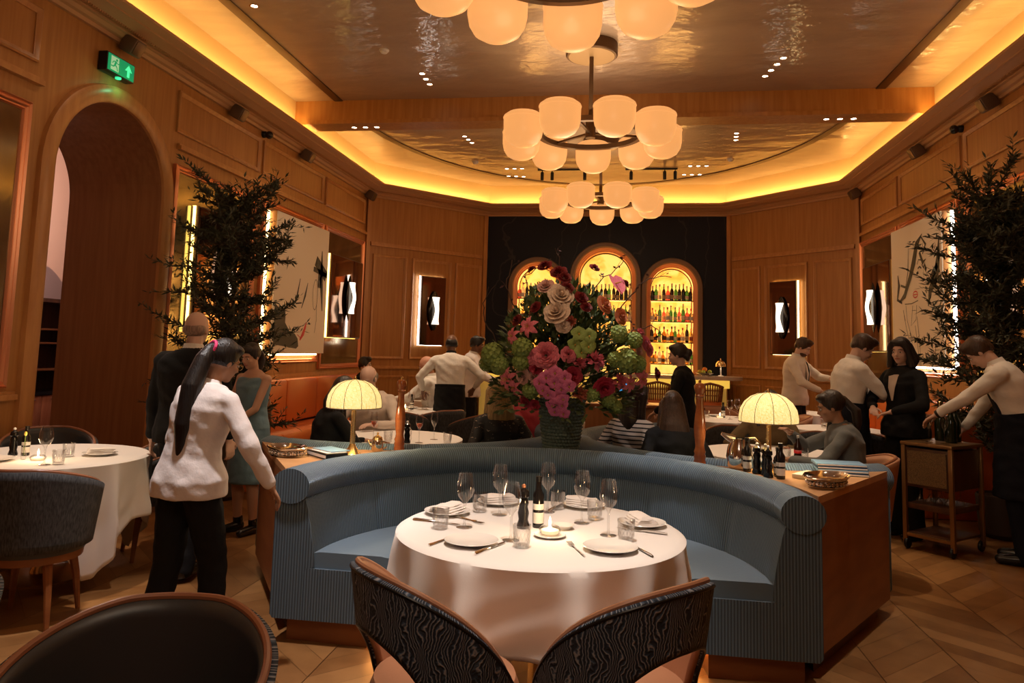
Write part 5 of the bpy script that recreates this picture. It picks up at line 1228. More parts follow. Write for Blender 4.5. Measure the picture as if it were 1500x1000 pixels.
PATT = mat('black_fleck_blouse', (.012, .011, .011), .7, noise=((26, 26, 60), (.012, .011, .011))); 
def patt():
    nt, N, L, P = nodes_of(PATT); rp = [n for n in N if n.type == 'VALTORGB'][0]; rp.color_ramp.elements[0].position = .62; rp.color_ramp.elements[1].position = .66; rp.color_ramp.elements[1].color = (.35, .25, .18, 1)
patt()

def remesh(mb, voxel, name, m, parent, smooth=4, wob=0, cut=None):
    me = bpy.data.meshes.new('tmp'); me.from_pydata([tuple(p) for p in mb.v], [], mb.f)
    bm = bmesh.new(); bm.from_mesh(me); bmesh.ops.recalc_face_normals(bm, faces=bm.faces); bm.to_mesh(me); bm.free()
    o = bpy.data.objects.new(name, me); col.objects.link(o)
    md = o.modifiers.new('r', 'REMESH'); md.mode = 'VOXEL'; md.voxel_size = voxel
    if smooth: ms = o.modifiers.new('s', 'SMOOTH'); ms.factor = .6; ms.iterations = smooth
    dg = bpy.context.evaluated_depsgraph_get(); me2 = bpy.data.meshes.new_from_object(o.evaluated_get(dg)); o.modifiers.clear(); o.data = me2; bpy.data.meshes.remove(me)
    me2.name = name; me2.materials.clear(); me2.materials.append(m); me2.shade_smooth()
    if wob:
        nrm = [v.normal.copy() for v in me2.vertices]
        for v, nn in zip(me2.vertices, nrm):
            x, y, z = v.co; k = math.sin(x * 31 + z * 17 + 2 * math.sin(z * 23)) * math.sin(y * 27 - z * 29 + 1.3) + .6 * math.sin(z * 58 + x * 40)
            v.co += nn * (wob * k)
    o.parent = parent; return o
def ik(S, T, a, b, hint):
    S, T = Vector(S), Vector(T); d = T - S; L_ = min(d.length, (a + b) * .995); d.normalize(); T = S + d * L_
    x = (a * a - b * b + L_ * L_) / (2 * L_); h = math.sqrt(max(0, a * a - x * x)); hv = Vector(hint); hv = (hv - d * hv.dot(d)).normalized()
    return S + d * x + hv * h, T
def ring(c, X, Y, rx, ry, n=20, p=2.4):
    out = []
    for k in range(n):
        a = 2 * PI * k / n; ca, sa = math.cos(a), math.sin(a)
        out.append(c + X * (rx * math.copysign(abs(ca) ** (2 / p), ca)) + Y * (ry * math.copysign(abs(sa) ** (2 / p), sa)))
    return out
def person(label, loc, yaw, H=1.72, sk=(.55, .30, .19), fem=False, seated=None, lean=0, side=0, twist=0, head=(0, 0, 0), hands=None, stride=0, outfit=(), hair=None, vox=.009, face=True, heavy=1.0, group=None, knee=None, feet_apart=.1, shoes=True):
    """local frame: the person faces +y; x to their right. outfit: list of (kind, material)"""
    s = H / 1.75
    t = thing('person', label, 'person', loc, R(yaw), group); t.scale = (s, s, s)
    pz = .95 if seated is None else seated / s + .10
    pel = Vector((0, 0, pz))
    side_ = R(side); ln = R(lean)
    def spine(h):      # point and frame at height h above the pelvis; the bend builds up over the waist
        k = min(1, max(0, h) / .30); l_ = ln; s__ = side_
        # integrate a bend
        p = pel.copy(); st = 12; hh = max(h, 0); F_ = None
        for i in range(st):
            q = hh * (i + .5) / st; f = min(1, q / .28); M_ = Matrix.Rotation(s__ * f, 3, 'Y') @ Matrix.Rotation(-l_ * f, 3, 'X')
            p += M_ @ Vector((0, 0, hh / st))
        f = min(1, hh / .28); M_ = Matrix.Rotation(s__ * f, 3, 'Y') @ Matrix.Rotation(-l_ * f, 3, 'X') @ Matrix.Rotation(R(twist) * f, 3, 'Z')
        if h < 0: p = pel + Vector((0, 0, h))
        return p, M_
    w_ = heavy
    if fem: TR = [(-.09, .155, .115), (0, .172, .125), (.10, .145, .105), (.18, .128, .095), (.28, .145, .108), (.37, .155, .118), (.44, .150, .098), (.49, .105, .075), (.525, .055, .052)]
    else: TR = [(-.09, .145, .112), (0, .160, .122), (.10, .152, .115), (.18, .150, .112), (.28, .165, .122), (.37, .178, .125), (.44, .180, .105), (.49, .125, .082), (.525, .062, .058)]
    def torso(mb, inf, h0, h1, flare=0):
        hs = sorted(set([h0, h1] + [a[0] for a in TR if h0 < a[0] < h1])); rs = []
        for h in hs:
            for (a, b) in zip(TR, TR[1:]):
                if a[0] <= h <= b[0]:
                    f = (h - a[0]) / (b[0] - a[0]); rx = a[1] + (b[1] - a[1]) * f; ry = a[2] + (b[2] - a[2]) * f; break
            else: rx, ry = (TR[0][1:] if h < TR[0][0] else TR[-1][1:])
            p, M_ = spine(h); e = inf + flare * max(0, .12 - h) 
            rs.append(ring(p, M_ @ Vector((1, 0, 0)), M_ @ Vector((0, 1, 0)), (rx + e) * w_, (ry + e) * w_))
        mb.rings(rs)
    # joints
    psh, Ms = spine(.445); shw = .165 if fem else .19
    neck0, Mn = spine(.50)
    SH = {sd: psh + Ms @ Vector((sg * shw, 0, -.005)) for sd, sg in (('L', -1), ('R', 1))}
    la, lb = .285, .25
    hands = hands or {}
    EL, WR, DR = {}, {}, {}
    for sd, sg in (('L', -1), ('R', 1)):
        hd = hands.get(sd) or (sg * .27, .06, pz - .14 if seated is None else pz + .02, (sg * .3, -1, 0))
        tgt = Vector(hd[:3]); hint = hd[3] if len(hd) > 3 else (sg * .5, -.5, -.8)
        EL[sd], WR[sd] = ik(SH[sd], tgt, la, lb, hint); DR[sd] = (WR[sd] - EL[sd]).normalized()
    HP = {sd: pel + Vector((sg * .088, 0, -.03)) for sd, sg in (('L', -1), ('R', 1))}
    KN_, AN = {}, {}
    for sd, sg in (('L', -1), ('R', 1)):
        if seated is None:
            an = Vector((sg * feet_apart, -sg * stride, .085)); KN_[sd], AN[sd] = ik(HP[sd], an, .42, .42, (0, 1, 0))
        else:
            kz = pz + .0; KN_[sd] = HP[sd] + Vector((sg * .04, .42, .0)); AN[sd] = Vector((KN_[sd].x, KN_[sd].y + .02, max(.085, kz - .42)))
    # head frame
    hp, hy, hr = [R(v) for v in head]
    Mh = Mn @ Matrix.Rotation(-hy, 3, 'Z') @ Matrix.Rotation(-hp, 3, 'X') @ Matrix.Rotation(hr, 3, 'Y')
    hb = neck0 + Mn @ Vector((0, .014, .066))
    hc = hb + Mh @ Vector((0, .02, .095))
    def Hh(x, y, z): return hc + Mh @ Vector((x, y, z))
    fs = .94 if fem else 1
    # ---- body
    mb = MB(); torso(mb, 0, -.09, .525)
    for sd, sg in (('L', -1), ('R', 1)):
        mb.cap(spine(.43)[0] + spine(.43)[1] @ Vector((sg * .08, 0, 0)), SH[sd], .065, .055 if not fem else .047)
        mb.cap(SH[sd], EL[sd], .052 if not fem else .043, .040 if not fem else .034); mb.cap(EL[sd], WR[sd], .040 if not fem else .034, .026 if not fem else .023)
        mb.cap(HP[sd] + Vector((0, 0, -.01)), KN_[sd], .085, .056); mb.cap(KN_[sd] + Vector((0, 0, 0)), AN[sd], .056, .037)
        mb.cap(KN_[sd] * .65 + AN[sd] * .35 + Vector((0, -.015, 0)), KN_[sd] * .3 + AN[sd] * .7, .052, .040)
        mb.cap(AN[sd] + Vector((0, -.02, -.045)), AN[sd] + Vector((sg * .015, .15, -.055)), .036, .026)
        # hand: palm, four fingers, thumb
        d = DR[sd]; up = Vector((0, 0, 1)); n_ = (up - d * up.dot(d)); n_ = n_.normalized() if n_.length > .2 else Vector((0, 1, 0)); sdv = d.cross(n_).normalized() * sg * (1)
        if seated is None and sd not in hands: n_, sdv = sdv, -n_
        W0 = WR[sd]; fsz = .88 if fem else 1
        rs = [ring(W0 + d * (x * fsz), sdv, n_, a * fsz, b * fsz, 12) for x, a, b in ((-.01, .024, .017), (.02, .030, .015), (.06, .040, .014), (.088, .038, .012))]; mb.rings(rs)
        for k, ln_ in enumerate((.066, .075, .070, .055)):
            b0_ = W0 + d * (.082 * fsz) + sdv * ((-.030 + .020 * k) * fsz); c1 = b0_ + (d * .8 - n_ * .25 + sdv * (.04 * (k - 1.5))).normalized() * (ln_ * .45 * fsz); c2 = c1 + (d * .6 - n_ * .6).normalized() * (ln_ * .55 * fsz)
            mb.cap(b0_, c1, .0090, .0086, 8); mb.cap(c1, c2, .0086, .0072, 8)
        b0_ = W0 + d * .025 - sdv * .028; c1 = b0_ + (d * .6 - sdv * .7 - n_ * .2).normalized() * .042; c2 = c1 + (d * .9 - n_ * .3).normalized() * .030; mb.cap(b0_, c1, .012, .0105, 8); mb.cap(c1, c2, .0105, .008, 8)
    mb.cap(neck0 - Mn @ Vector((0, 0, .03)), Hh(0, -.02, -.055), .056 * (.84 if fem else 1), .052 * (.84 if fem else 1))
    mb.ell(Hh(0, -.018, .022), (.074 * fs, .093 * fs, .092), Mh, 20, 14)
    mb.ell(Hh(0, .018, -.035), (.060 * fs, .068, .078), Mh, 18, 12)
    mb.ell(Hh(0, .052, -.088), (.030 * fs, .026, .022), Mh, 12, 8)
    mb.ell(Hh(0, .060, .018), (.048 * fs, .022, .014), Mh, 12, 8)
    for sg in (-1, 1):
        mb.ell(Hh(sg * .073 * fs, -.008, -.012), (.009, .018, .030), Mh, 10, 8); mb.ell(Hh(sg * .034, .052, -.032), (.022, .026, .020), Mh, 10, 8)
    mb.rings([[Hh(x * .9, y, z) for x, y, z in q] for q in (((-.008, .070, .008), (.008, .070, .008), (.006, .082, .008), (-.006, .082, .008)), ((-.014, .070, -.036), (.014, .070, -.036), (.009, .108, -.030), (-.009, .108, -.030)), ((-.012, .066, -.044), (.012, .066, -.044), (.006, .092, -.042), (-.006, .092, -.042)))])
    mb.ell(Hh(0, .076, -.060), (.022, .012, .009), Mh, 10, 6)
    remesh(mb, vox * .8, 'body', skin(sk), t, smooth=2)
    if face:
        for sg in (-1, 1):
            mb = MB(); mb.ell(Hh(sg * .030, .072, -.004), (.013, .008, .0065), Mh, 10, 6); e = mb.build('eye', EYEW, t); mb = MB(); mb.ell(Hh(sg * .030, .079, -.004), (.0058, .0035, .0058), Mh, 8, 6); mb.build('iris', EYE, e)
            mb = MB(); mb.tube([Hh(sg * .014, .083, .018), Hh(sg * .032, .081, .023), Hh(sg * .048, .066, .016)], [.003, .0036, .002], 6); mb.build('eyebrow', hair[1] if hair and hair[0] != 'bald' else H_BROWN, t)
        mb = MB(); mb.tube([Hh(-.022, .078, -.062), Hh(-.008, .0885, -.059), Hh(.008, .0885, -.059), Hh(.022, .078, -.062)], [.002, .0045, .0045, .002], 8); mb.build('lips', LIPS if fem else skin((sk[0] * .8, sk[1] * .6, sk[2] * .6)), t)
    # ---- hair
    if hair:
        kind, hm = hair[0], hair[1]; mb = MB()
        if kind != 'bald':
            mb.ell(Hh(0, -.026, .032), (.083 * fs, .098 * fs, .093), Mh, 20, 14)
            mb.ell(Hh(0, .030, .078), (.062, .052, .034), Mh, 14, 10)
            for sg in (-1, 1): mb.ell(Hh(sg * .066 * fs, -.016, .012), (.017, .045, .05), Mh, 12, 8)
        if kind == 'short': mb.ell(Hh(.01, .035, .10), (.058, .055, .026), Mh, 14, 10); mb.ell(Hh(0, -.085, -.012), (.055, .028, .05), Mh, 12, 8)
        if kind == 'receding':
            mb = MB(); mb.ell(Hh(0, -.055, -.002), (.079, .058, .060), Mh, 18, 12)
            for sg in (-1, 1): mb.ell(Hh(sg * .062, -.02, .0), (.017, .045, .040), Mh, 12, 8)
        if kind == 'long':
            ln_ = hair[2]; rs = []
            for i in range(9):
                f = i / 8; z = .06 - f * (ln_ + .06); c0 = Hh(0, -.055, z) if f < .45 else Hh(0, -.055, .06 - .45 * (ln_ + .06)) + Vector((0, -.01, -(f - .45) * (ln_ + .06)))
                X_ = Mh @ Vector((1, 0, 0)); Y_ = Mh @ Vector((0, 1, 0)); rs.append(ring(c0, X_, Y_, (.075 + .05 * min(1, f * 1.6)) * (1 - .3 * max(0, f - .7) / .3), .050 + .018 * math.sin(f * 3), 18))
            mb.rings(rs)
            for sg in (-1, 1): mb.tube([Hh(sg * .035, .055, .095), Hh(sg * .075, .035, .03), Hh(sg * .085, .02, -.06), Hh(sg * .095, .02, -.14), Hh(sg * .10, .02, -.14) + Vector((0, .02, -max(0, ln_ - .16)))], [.02, .026, .028, .030, .016], 10)
        if kind == 'pony':
            ln_ = hair[2]; p0 = Hh(0, -.115, .035); 
            lb_ = math.sin(ln) * ln_; pts = [Hh(0, -.085, .045), p0, p0 + Vector((0, -.045, -.06)), p0 + Vector((hair[3] * .3, -.065 - lb_ * .4, -ln_ * .35)), p0 + Vector((hair[3] * .7, -.055 - lb_ * .8, -ln_ * .7)), p0 + Vector((hair[3], -.04 - lb_ * 1.05, -ln_))]
            q_ = 1 if len(hair) > 4 else .66; mb.tube(pts, [.03 * q_, .030 * q_, .046 * q_, .056 * q_, .050 * q_, .014], 12)
        if kind == 'bun': mb.ell(Hh(0, -.125, .0), (.045, .040, .045), Mh, 14, 10); mb.ell(Hh(0, -.10, -.04), (.05, .03, .05), Mh, 12, 8)
        if kind != 'bald':
            remesh(mb, .0075 if vox < .01 else .009, 'hair', hm, t, smooth=2)
        if kind == 'bald':
            mb = MB(); mb.ell(Hh(0, -.045, -.010), (.0765, .068, .055), Mh, 18, 12); remesh(mb, .008, 'hair', hm, t, smooth=2)
        if kind == 'pony' and len(hair) > 4:
            mb = MB(); pp = [Hh(.036 * math.cos(a), -.110, .038 + .036 * math.sin(a)) for a in [2 * PI * k / 16 for k in range(17)]]; mb.tube(pp, .009, 8); mb.build('hair_tie', mat('pink_tie', (.85, .06, .22), .6), t)
    # ---- clothes
    outfit = list(outfit)
    if not fem and not any(g[0] == 'collar' for g in outfit):
        if any(g[0] == 'shirt' for g in outfit): outfit.append(('collar', [g[1] for g in outfit if g[0] == 'shirt'][0]))
        elif any(g[0] == 'jacket' for g in outfit): outfit.append(('collar', W_SHIRT))
    for g in outfit:
        k, m_ = g[0], g[1]; nm = {'jacket': 'jacket', 'shirt': 'shirt', 'top': 'top', 'dress': 'dress'}.get(k, k); mb = MB()
        if k in ('jacket', 'shirt', 'top', 'cardigan', 'dress', 'tank'):
            inf = {'jacket': .024, 'shirt': .018, 'top': .012, 'cardigan': .024, 'dress': .012, 'tank': .008}[k]
            low = {'jacket': -.09, 'shirt': -.04, 'top': -.05, 'cardigan': -.09, 'dress': -.09, 'tank': -.05}[k]
            if seated is not None: low = max(low, -.05)
            torso(mb, inf, low, .518 if k not in ('dress', 'tank') else .455, .13 if k == 'jacket' else 0)
            if k == 'dress':
                rs = []
                for h in (.02, -.1, -.3, -.5): p = pel + Vector((0, 0, h)); rs.append(ring(p, Vector((1, 0, 0)), Vector((0, 1, 0)), .178 + (.02 - h) * .05, .135 + (.02 - h) * .09))
                mb.rings(rs)
            for sd, sg in (('L', -1), ('R', 1)):
                if k in ('dress', 'tank'): continue
                a = .064 if not fem else .054; e = .018 if k in ('jacket', 'cardigan') else .012
                mb.cap(spine(.445)[0] + Ms @ Vector((sg * .07, 0, 0)), SH[sd] + Vector((0, 0, .0)), .07, a); mb.cap(SH[sd], EL[sd], a, .046 + e * .5); mb.cap(EL[sd], WR[sd] - DR[sd] * .035, .044 + e * .5, .033 + e * .4)
            if k in ('jacket', 'shirt', 'cardigan') or k == 'top':
                cp, Mc = spine(.50); mb.lathe([(.074 if not fem else .062, -.03), (.064 if not fem else .054, .038)], c=cp, n=18, ax=Mc @ Vector((0, .1, 1)))
            remesh(mb, vox * 1.15, nm, m_, t, smooth=4, wob=.0028 if vox < .009 else .0032)
        elif k in ('trousers', 'jeans'):
            torso(mb, .014, -.09, .06)
            for sd, sg in (('L', -1), ('R', 1)):
                mb.cap(HP[sd] + Vector((0, 0, -.01)), KN_[sd], .105 * min(w_, 1.15), .078); mb.cap(KN_[sd], AN[sd] + Vector((0, 0, -.02)), .078, .066)
            remesh(mb, vox * 1.2, 'trousers', m_, t, smooth=4, wob=.0025)
        elif k == 'apron':      # long bistro apron wrapped at the waist
            rs = []; top = .13
            if seated is None:
                for h, e in ((top, .022), (.05, .026), (-.10, .034), (-.30, .045), (-.48, .05)):
                    p = pel + Vector((0, .0, h)); f0 = spine(max(h, 0)); p = f0[0] if h > 0 else p
                    rs.append(ring(p + Vector((0, .015, 0)), Vector((1, 0, 0)), Vector((0, 1, 0)), .165 + e, .125 + e * 1.2))
                mb.rings(rs)
                remesh(mb, vox * 1.3, 'apron', m_, t, smooth=3, wob=.003)
                mb = MB(); p, M_ = spine(.125); mb.rings([[p + M_ @ Vector((.188 * math.cos(a), .148 * math.sin(a) + .005, z)) for z in (-.018, .018)] for a in [2 * PI * k_ / 28 for k_ in range(28)]], closed=False, loop=True); mb.build('apron_tie', m_, t)
        elif k == 'bib':       # bib apron front with straps over the shoulders
            for h0, h1 in ((.08, .40),):
                rs = []
                for h in (.06, .15, .25, .34, .40):
                    p, M_ = spine(h); ww = .12 if h < .3 else .10; rs.append([p + M_ @ Vector((x * ww, (.150 - .03 * x * x) * (1 if h < .38 else .97), 0)) for x in (-1, -.5, 0, .5, 1)] + [p + M_ @ Vector((x * ww, .120 - .03 * x * x, 0)) for x in (1, .5, 0, -.5, -1)])
                mb.rings(rs)
            for sg in (-1, 1):
                pts = []
                for h, x, y in ((.38, .095, .145), (.45, .088, .115), (.495, .075, .05), (.50, .070, -.02), (.485, .055, -.075), (.47, .0, -.098)):
                    p, M_ = spine(h); pts.append(p + M_ @ Vector((sg * x, y, 0)))
                mb.tube(pts, .013, 8, .5)
            mb.build('bib', m_, t)
        elif k == 'tie':
            pts = []
            for h, y in ((.495, .075), (.44, .125), (.36, .150), (.25, .150), (.12, .142)):
                p, M_ = spine(h); pts.append(p + M_ @ Vector((0, y + .006, 0)))
            mb.tube(pts, [.018, .016, .022, .028, .02], 8, .4); mb.build('tie', m_, t)
        elif k == 'collar':
            cp, Mc = spine(.505); mb.lathe([(.071, 0), (.062, .050)], c=cp, n=20, ax=Mc @ Vector((0, .1, 1)), cap0=False, cap1=False); mb.build('collar', m_, t)
        elif k == 'lapels':
            for sg in (-1, 1):
                rs = []
                for h, x, y, w2 in ((.49, .050, .075, .014), (.42, .060, .128, .030), (.32, .045, .152, .028), (.20, .018, .150, .010)):
                    p, M_ = spine(h); rs.append([p + M_ @ Vector((sg * (x + q * w2), y + .006 + r_, 0)) for q, r_ in ((-1, 0), (1, 0), (1, .008), (-1, .010))])
                mb.rings(rs)
            mb.build('lapels', m_, t)
        elif k == 'vneck':     # inner shirt shown in the jacket opening
            rs = []
            for h, ww, y in ((.50, .052, .07), (.43, .050, .126), (.33, .036, .150), (.22, .008, .146)):
                p, M_ = spine(h); rs.append([p + M_ @ Vector((x * ww, y + .004 - abs(x) * .006, 0)) for x in (-1, 0, 1)])
            mb.rings(rs, cap0=False, cap1=False, closed=False); mb.build('shirt_front', m_, t)
        elif k == 'beard':
            mb.ell(Hh(0, .032, -.072), (.056, .056, .042), Mh, 16, 10); remesh(mb, .008, 'beard', m_, t, smooth=2)
        elif k == 'glasses':
            for sg in (-1, 1): mb.tube([Hh(sg * .031 + .022 * math.cos(a), .090, -.004 + .017 * math.sin(a)) for a in [2 * PI * q / 14 for q in range(15)]], .0018, 5); mb.tube([Hh(sg * .052, .088, 0), Hh(sg * .078, .0, 0)], .0018, 5)
            mb.build('glasses', BRASS, t)
        elif k == 'watch':
            sd = g[2]; mb.tube([WR[sd] - DR[sd] * .02, WR[sd] - DR[sd] * .0], .033, 12); mb.build('watch', BLACKM, t)
    if shoes:
        for sd, sg in (('L', -1), ('R', 1)):
            a = AN[sd]; mb = MB(); mb.cap(a + Vector((0, -.02, -.038)), a + Vector((sg * .015, .16, -.050)), .046, .034, 14); mb.cap(a + Vector((0, -.005, .0)), a + Vector((0, 0, .03)), .045, .045)
            for v in mb.v: v.z = max(v.z, .0)
            mb.build('shoe', BOOT, t)
    return t
TAN = (.58, .33, .22); PALE = (.66, .42, .32); BRN = (.17, .075, .04); OLV = (.42, .22, .13)
OUT = lambda *a: list(a)
# near waitress: back to us, reaching right to the console
H_SHAVED = hair_mat('hair_shaved', (.30, .19, .14))
person('person in white jacket and black trousers, long dark ponytail, reaching to the left console', (-2.06, 3.44, 0), -16, 1.55, OLV, True, lean=11, side=5, head=(10, 14, 0), hands={'R': (.43, .16, .92, (.7, -.5, -.5)), 'L': (-.24, .12, .86, (-.7, -.7, 0))}, stride=-.13,
       outfit=OUT(('jacket', W_JACKET), ('trousers', BLK), ('glasses', 0)), hair=('pony', H_BLACK, .60, -.01, 1), vox=.0075)
person('bald person in a black suit seen from behind beside the left olive tree', (-2.83, 4.66, 0), 8, 1.72, PALE, False, head=(6, 0, 0), stride=.16, outfit=OUT(('jacket', BLK), ('trousers', BLK), ('collar', W_SHIRT)), hair=('bald', H_SHAVED), vox=.0085, heavy=1.08)
person('person in a sleeveless pale blue dress standing beyond the waitress', (-2.96, 5.78, 0), 160, 1.52, TAN, True, head=(18, -6, 0), hands={'R': (.05, .24, 1.0, (.8, -.5, -.3)), 'L': (-.02, .26, .98, (-.8, -.5, -.3))}, outfit=OUT(('dress', BLUED)), hair=('pony', H_DARK, .30, .06), vox=.0085)
person('person in black with long dark hair seated in the left rear booth', (-2.20, 5.42, 0), -50, 1.66, OLV, True, seated=.45, lean=12, head=(12, 5, 0), hands={'R': (.12, .42, .80, (.6, -.4, -.6)), 'L': (-.10, .40, .80, (-.6, -.4, -.6))}, outfit=OUT(('top', BLK), ('trousers', BLK)), hair=('long', H_DARK, .30))
person('person in a cream shirt seated behind the left lamp', (-2.33, 6.92, 0), 172, 1.76, PALE, False, seated=.45, lean=8, head=(18, 0, 0), hands={'R': (.06, .44, .82, (.7, -.4, -.5)), 'L': (-.22, .40, .80, (-.7, -.4, -.5))}, outfit=OUT(('shirt', CREAM), ('trousers', BLK)), hair=('receding', H_GREY), heavy=1.15)
person('dark-haired person seated far off on the left orange banquette', (-3.86, 10.9, 0), -80, 1.72, PALE, True, seated=.47, head=(5, 0, 0), outfit=OUT(('top', BLK), ('trousers', BLK)), hair=('short', H_DARK), vox=.012)
person('bald older person in a white shirt seated beside the apron waiter', (-2.36, 9.40, 0), 85, 1.84, (.62, .30, .20), False, seated=.48, lean=8, head=(12, 0, 0), hands={'R': (.12, .48, .80, (.7, -.5, -.4)), 'L': (-.12, .48, .80, (-.7, -.5, -.4))}, outfit=OUT(('shirt', W_SHIRT), ('trousers', BLK)), hair=('bald', H_GREY), vox=.012)
person('waiter in a white shirt and black apron, back turned, left of the flowers', (-2.05, 8.90, 0), 12, 1.70, BRN, False, lean=10, head=(12, 0, 0), hands={'L': (-.34, .20, 1.0, (-.8, -.6, -.2)), 'R': (.30, .15, 1.05, (.8, -.6, -.2))}, outfit=OUT(('shirt', W_SHIRT), ('trousers', BLK), ('apron', BLK), ('collar', BLK)), hair=('receding', H_BLACK), vox=.011)
person('person in a white jacket facing right behind the apron waiter', (-2.10, 10.3, 0), -85, 1.70, BRN, False, lean=6, head=(8, 0, 0), hands={'R': (.10, .40, 1.08, (.7, -.5, -.4)), 'L': (-.10, .40, 1.08, (-.7, -.5, -.4))}, outfit=OUT(('jacket', W_JACKET), ('trousers', BLK), ('tie', BLK)), hair=('short', H_BLACK), vox=.012)
person('blonde person in a black flecked blouse, back turned, in the left rear booth', (-.93, 5.76, 0), 28, 1.62, PALE, True, seated=.45, head=(8, 0, 0), outfit=OUT(('top', PATT), ('trousers', BLK)), hair=('long', H_BLONDE, .36), face=False, vox=.0085)
person('person in a maroon shirt leaning in behind the blonde diner', (-.80, 6.75, 0), 60, 1.68, (.50, .22, .16), False, seated=.45, lean=14, head=(16, 0, 0), outfit=OUT(('shirt', REDT), ('trousers', BLK)), hair=('short', H_BROWN), face=False, vox=.010)
person('person in black with a low bun walking past before the bar', (.60, 7.60, 0), 78, 1.63, PALE, True, lean=4, head=(6, 0, 0), stride=.14, hands={'L': (-.16, .28, 1.0, (-.8, -.5, -.3)), 'R': (.18, .26, 1.0, (.8, -.5, -.3))}, outfit=OUT(('top', BLK), ('trousers', BLK)), hair=('bun', H_DARK), vox=.010)
person('person in a black and cream striped sweater with long dark hair', (.07, 5.78, 0), -40, 1.64, PALE, True, seated=.45, head=(6, 28, 0), outfit=OUT(('top', STRIPE), ('trousers', BLK)), hair=('long', H_DARK, .34), vox=.0085)
person('person with long dark brown hair, back turned, right of the striped sweater', (.36, 5.42, 0), 8, 1.58, OLV, True, seated=.45, lean=6, head=(10, 5, 0), outfit=OUT(('top', BLK), ('trousers', BLK)), hair=('long', H_BROWN, .38), face=False, vox=.0085)
person('person in an olive brown top leaning in behind the right lamp', (1.25, 6.90, 0), 176, 1.64, OLV, True, seated=.45, lean=24, head=(12, 0, 0), hands={'R': (.22, .34, .80, (.7, -.4, -.5)), 'L': (-.12, .36, .80, (-.7, -.4, -.5))}, outfit=OUT(('cardigan', OLIVE), ('trousers', BLK)), hair=('long', H_DARK, .24), vox=.0085)
person('person in a grey cardigan with a dark ponytail holding a fork', (1.60, 5.72, 0), 82, 1.66, OLV, True, seated=.45, lean=10, head=(8, 0, 0), hands={'R': (.06, .42, 1.0, (.8, -.3, -.6)), 'L': (-.14, .44, .82, (-.7, -.4, -.5))}, outfit=OUT(('tank', mat('white_vest', (.75, .70, .64), .8)), ('cardigan', GREYC), ('trousers', BLK)), hair=('pony', H_DARK, .26, .0), vox=.0085)
person('bearded waiter in an ivory jacket and black tie by the right angled wall', (2.22, 10.35, 0), -118, 1.80, PALE, False, lean=5, head=(26, 0, 0), hands={'R': (.16, .36, 1.05, (.8, -.5, -.3)), 'L': (-.10, .42, 1.20, (-.8, -.5, -.2))}, outfit=OUT(('jacket', IVORY), ('trousers', BLK), ('vneck', W_SHIRT), ('tie', BLK), ('lapels', IVORY), ('beard', H_BROWN)), hair=('short', H_BROWN), vox=.011)
person('waiter in a white shirt and navy bib apron facing the black-suited person', (2.00, 7.25, 0), -84, 1.78, PALE, False, lean=10, head=(26, 0, 0), hands={'R': (.05, .44, 1.10, (.8, -.3, -.5)), 'L': (-.08, .44, 1.14, (-.8, -.3, -.4))}, outfit=OUT(('shirt', W_SHIRT), ('trousers', NVY), ('apron', NVY), ('bib', NVY)), hair=('short', H_BROWN), vox=.0085)
person('person in a black trouser suit with shoulder-length dark hair standing at right', (2.42, 7.02, 0), 118, 1.72, PALE, True, head=(8, -20, 0), hands={'R': (.10, .26, 1.10, (.9, -.3, -.4)), 'L': (-.10, .26, 1.08, (-.9, -.3, -.4))}, outfit=OUT(('jacket', BLK), ('trousers', BLK), ('vneck', mat('pale_top', (.60, .50, .42), .8))), hair=('long', H_DARK, .16), vox=.0085)
person('waiter in a white shirt and dark apron bending over the drinks trolley', (3.02, 6.34, 0), 62, 1.80, PALE, False, lean=22, head=(26, 0, 0), hands={'L': (-.14, .62, .98, (-.8, -.4, -.3)), 'R': (.22, .40, .92, (.8, -.5, -.2))}, outfit=OUT(('shirt', W_SHIRT), ('trousers', NVY), ('apron', NVY), ('bib', NVY), ('watch', 0, 'L')), hair=('short', H_BROWN), vox=.0085)
t = thing('held_phone', 'small pale phone held between the waiter and the black-suited person', 'phone', (2.28, 7.16, 1.14)); mb = MB(); mb.box((0, 0, 0), (.07, .14, .008), M=Matrix.Rotation(R(-20), 3, 'X')); mb.build('phone_body', mat('phone_back', (.35, .22, .20), .3), t, bevel=.003)
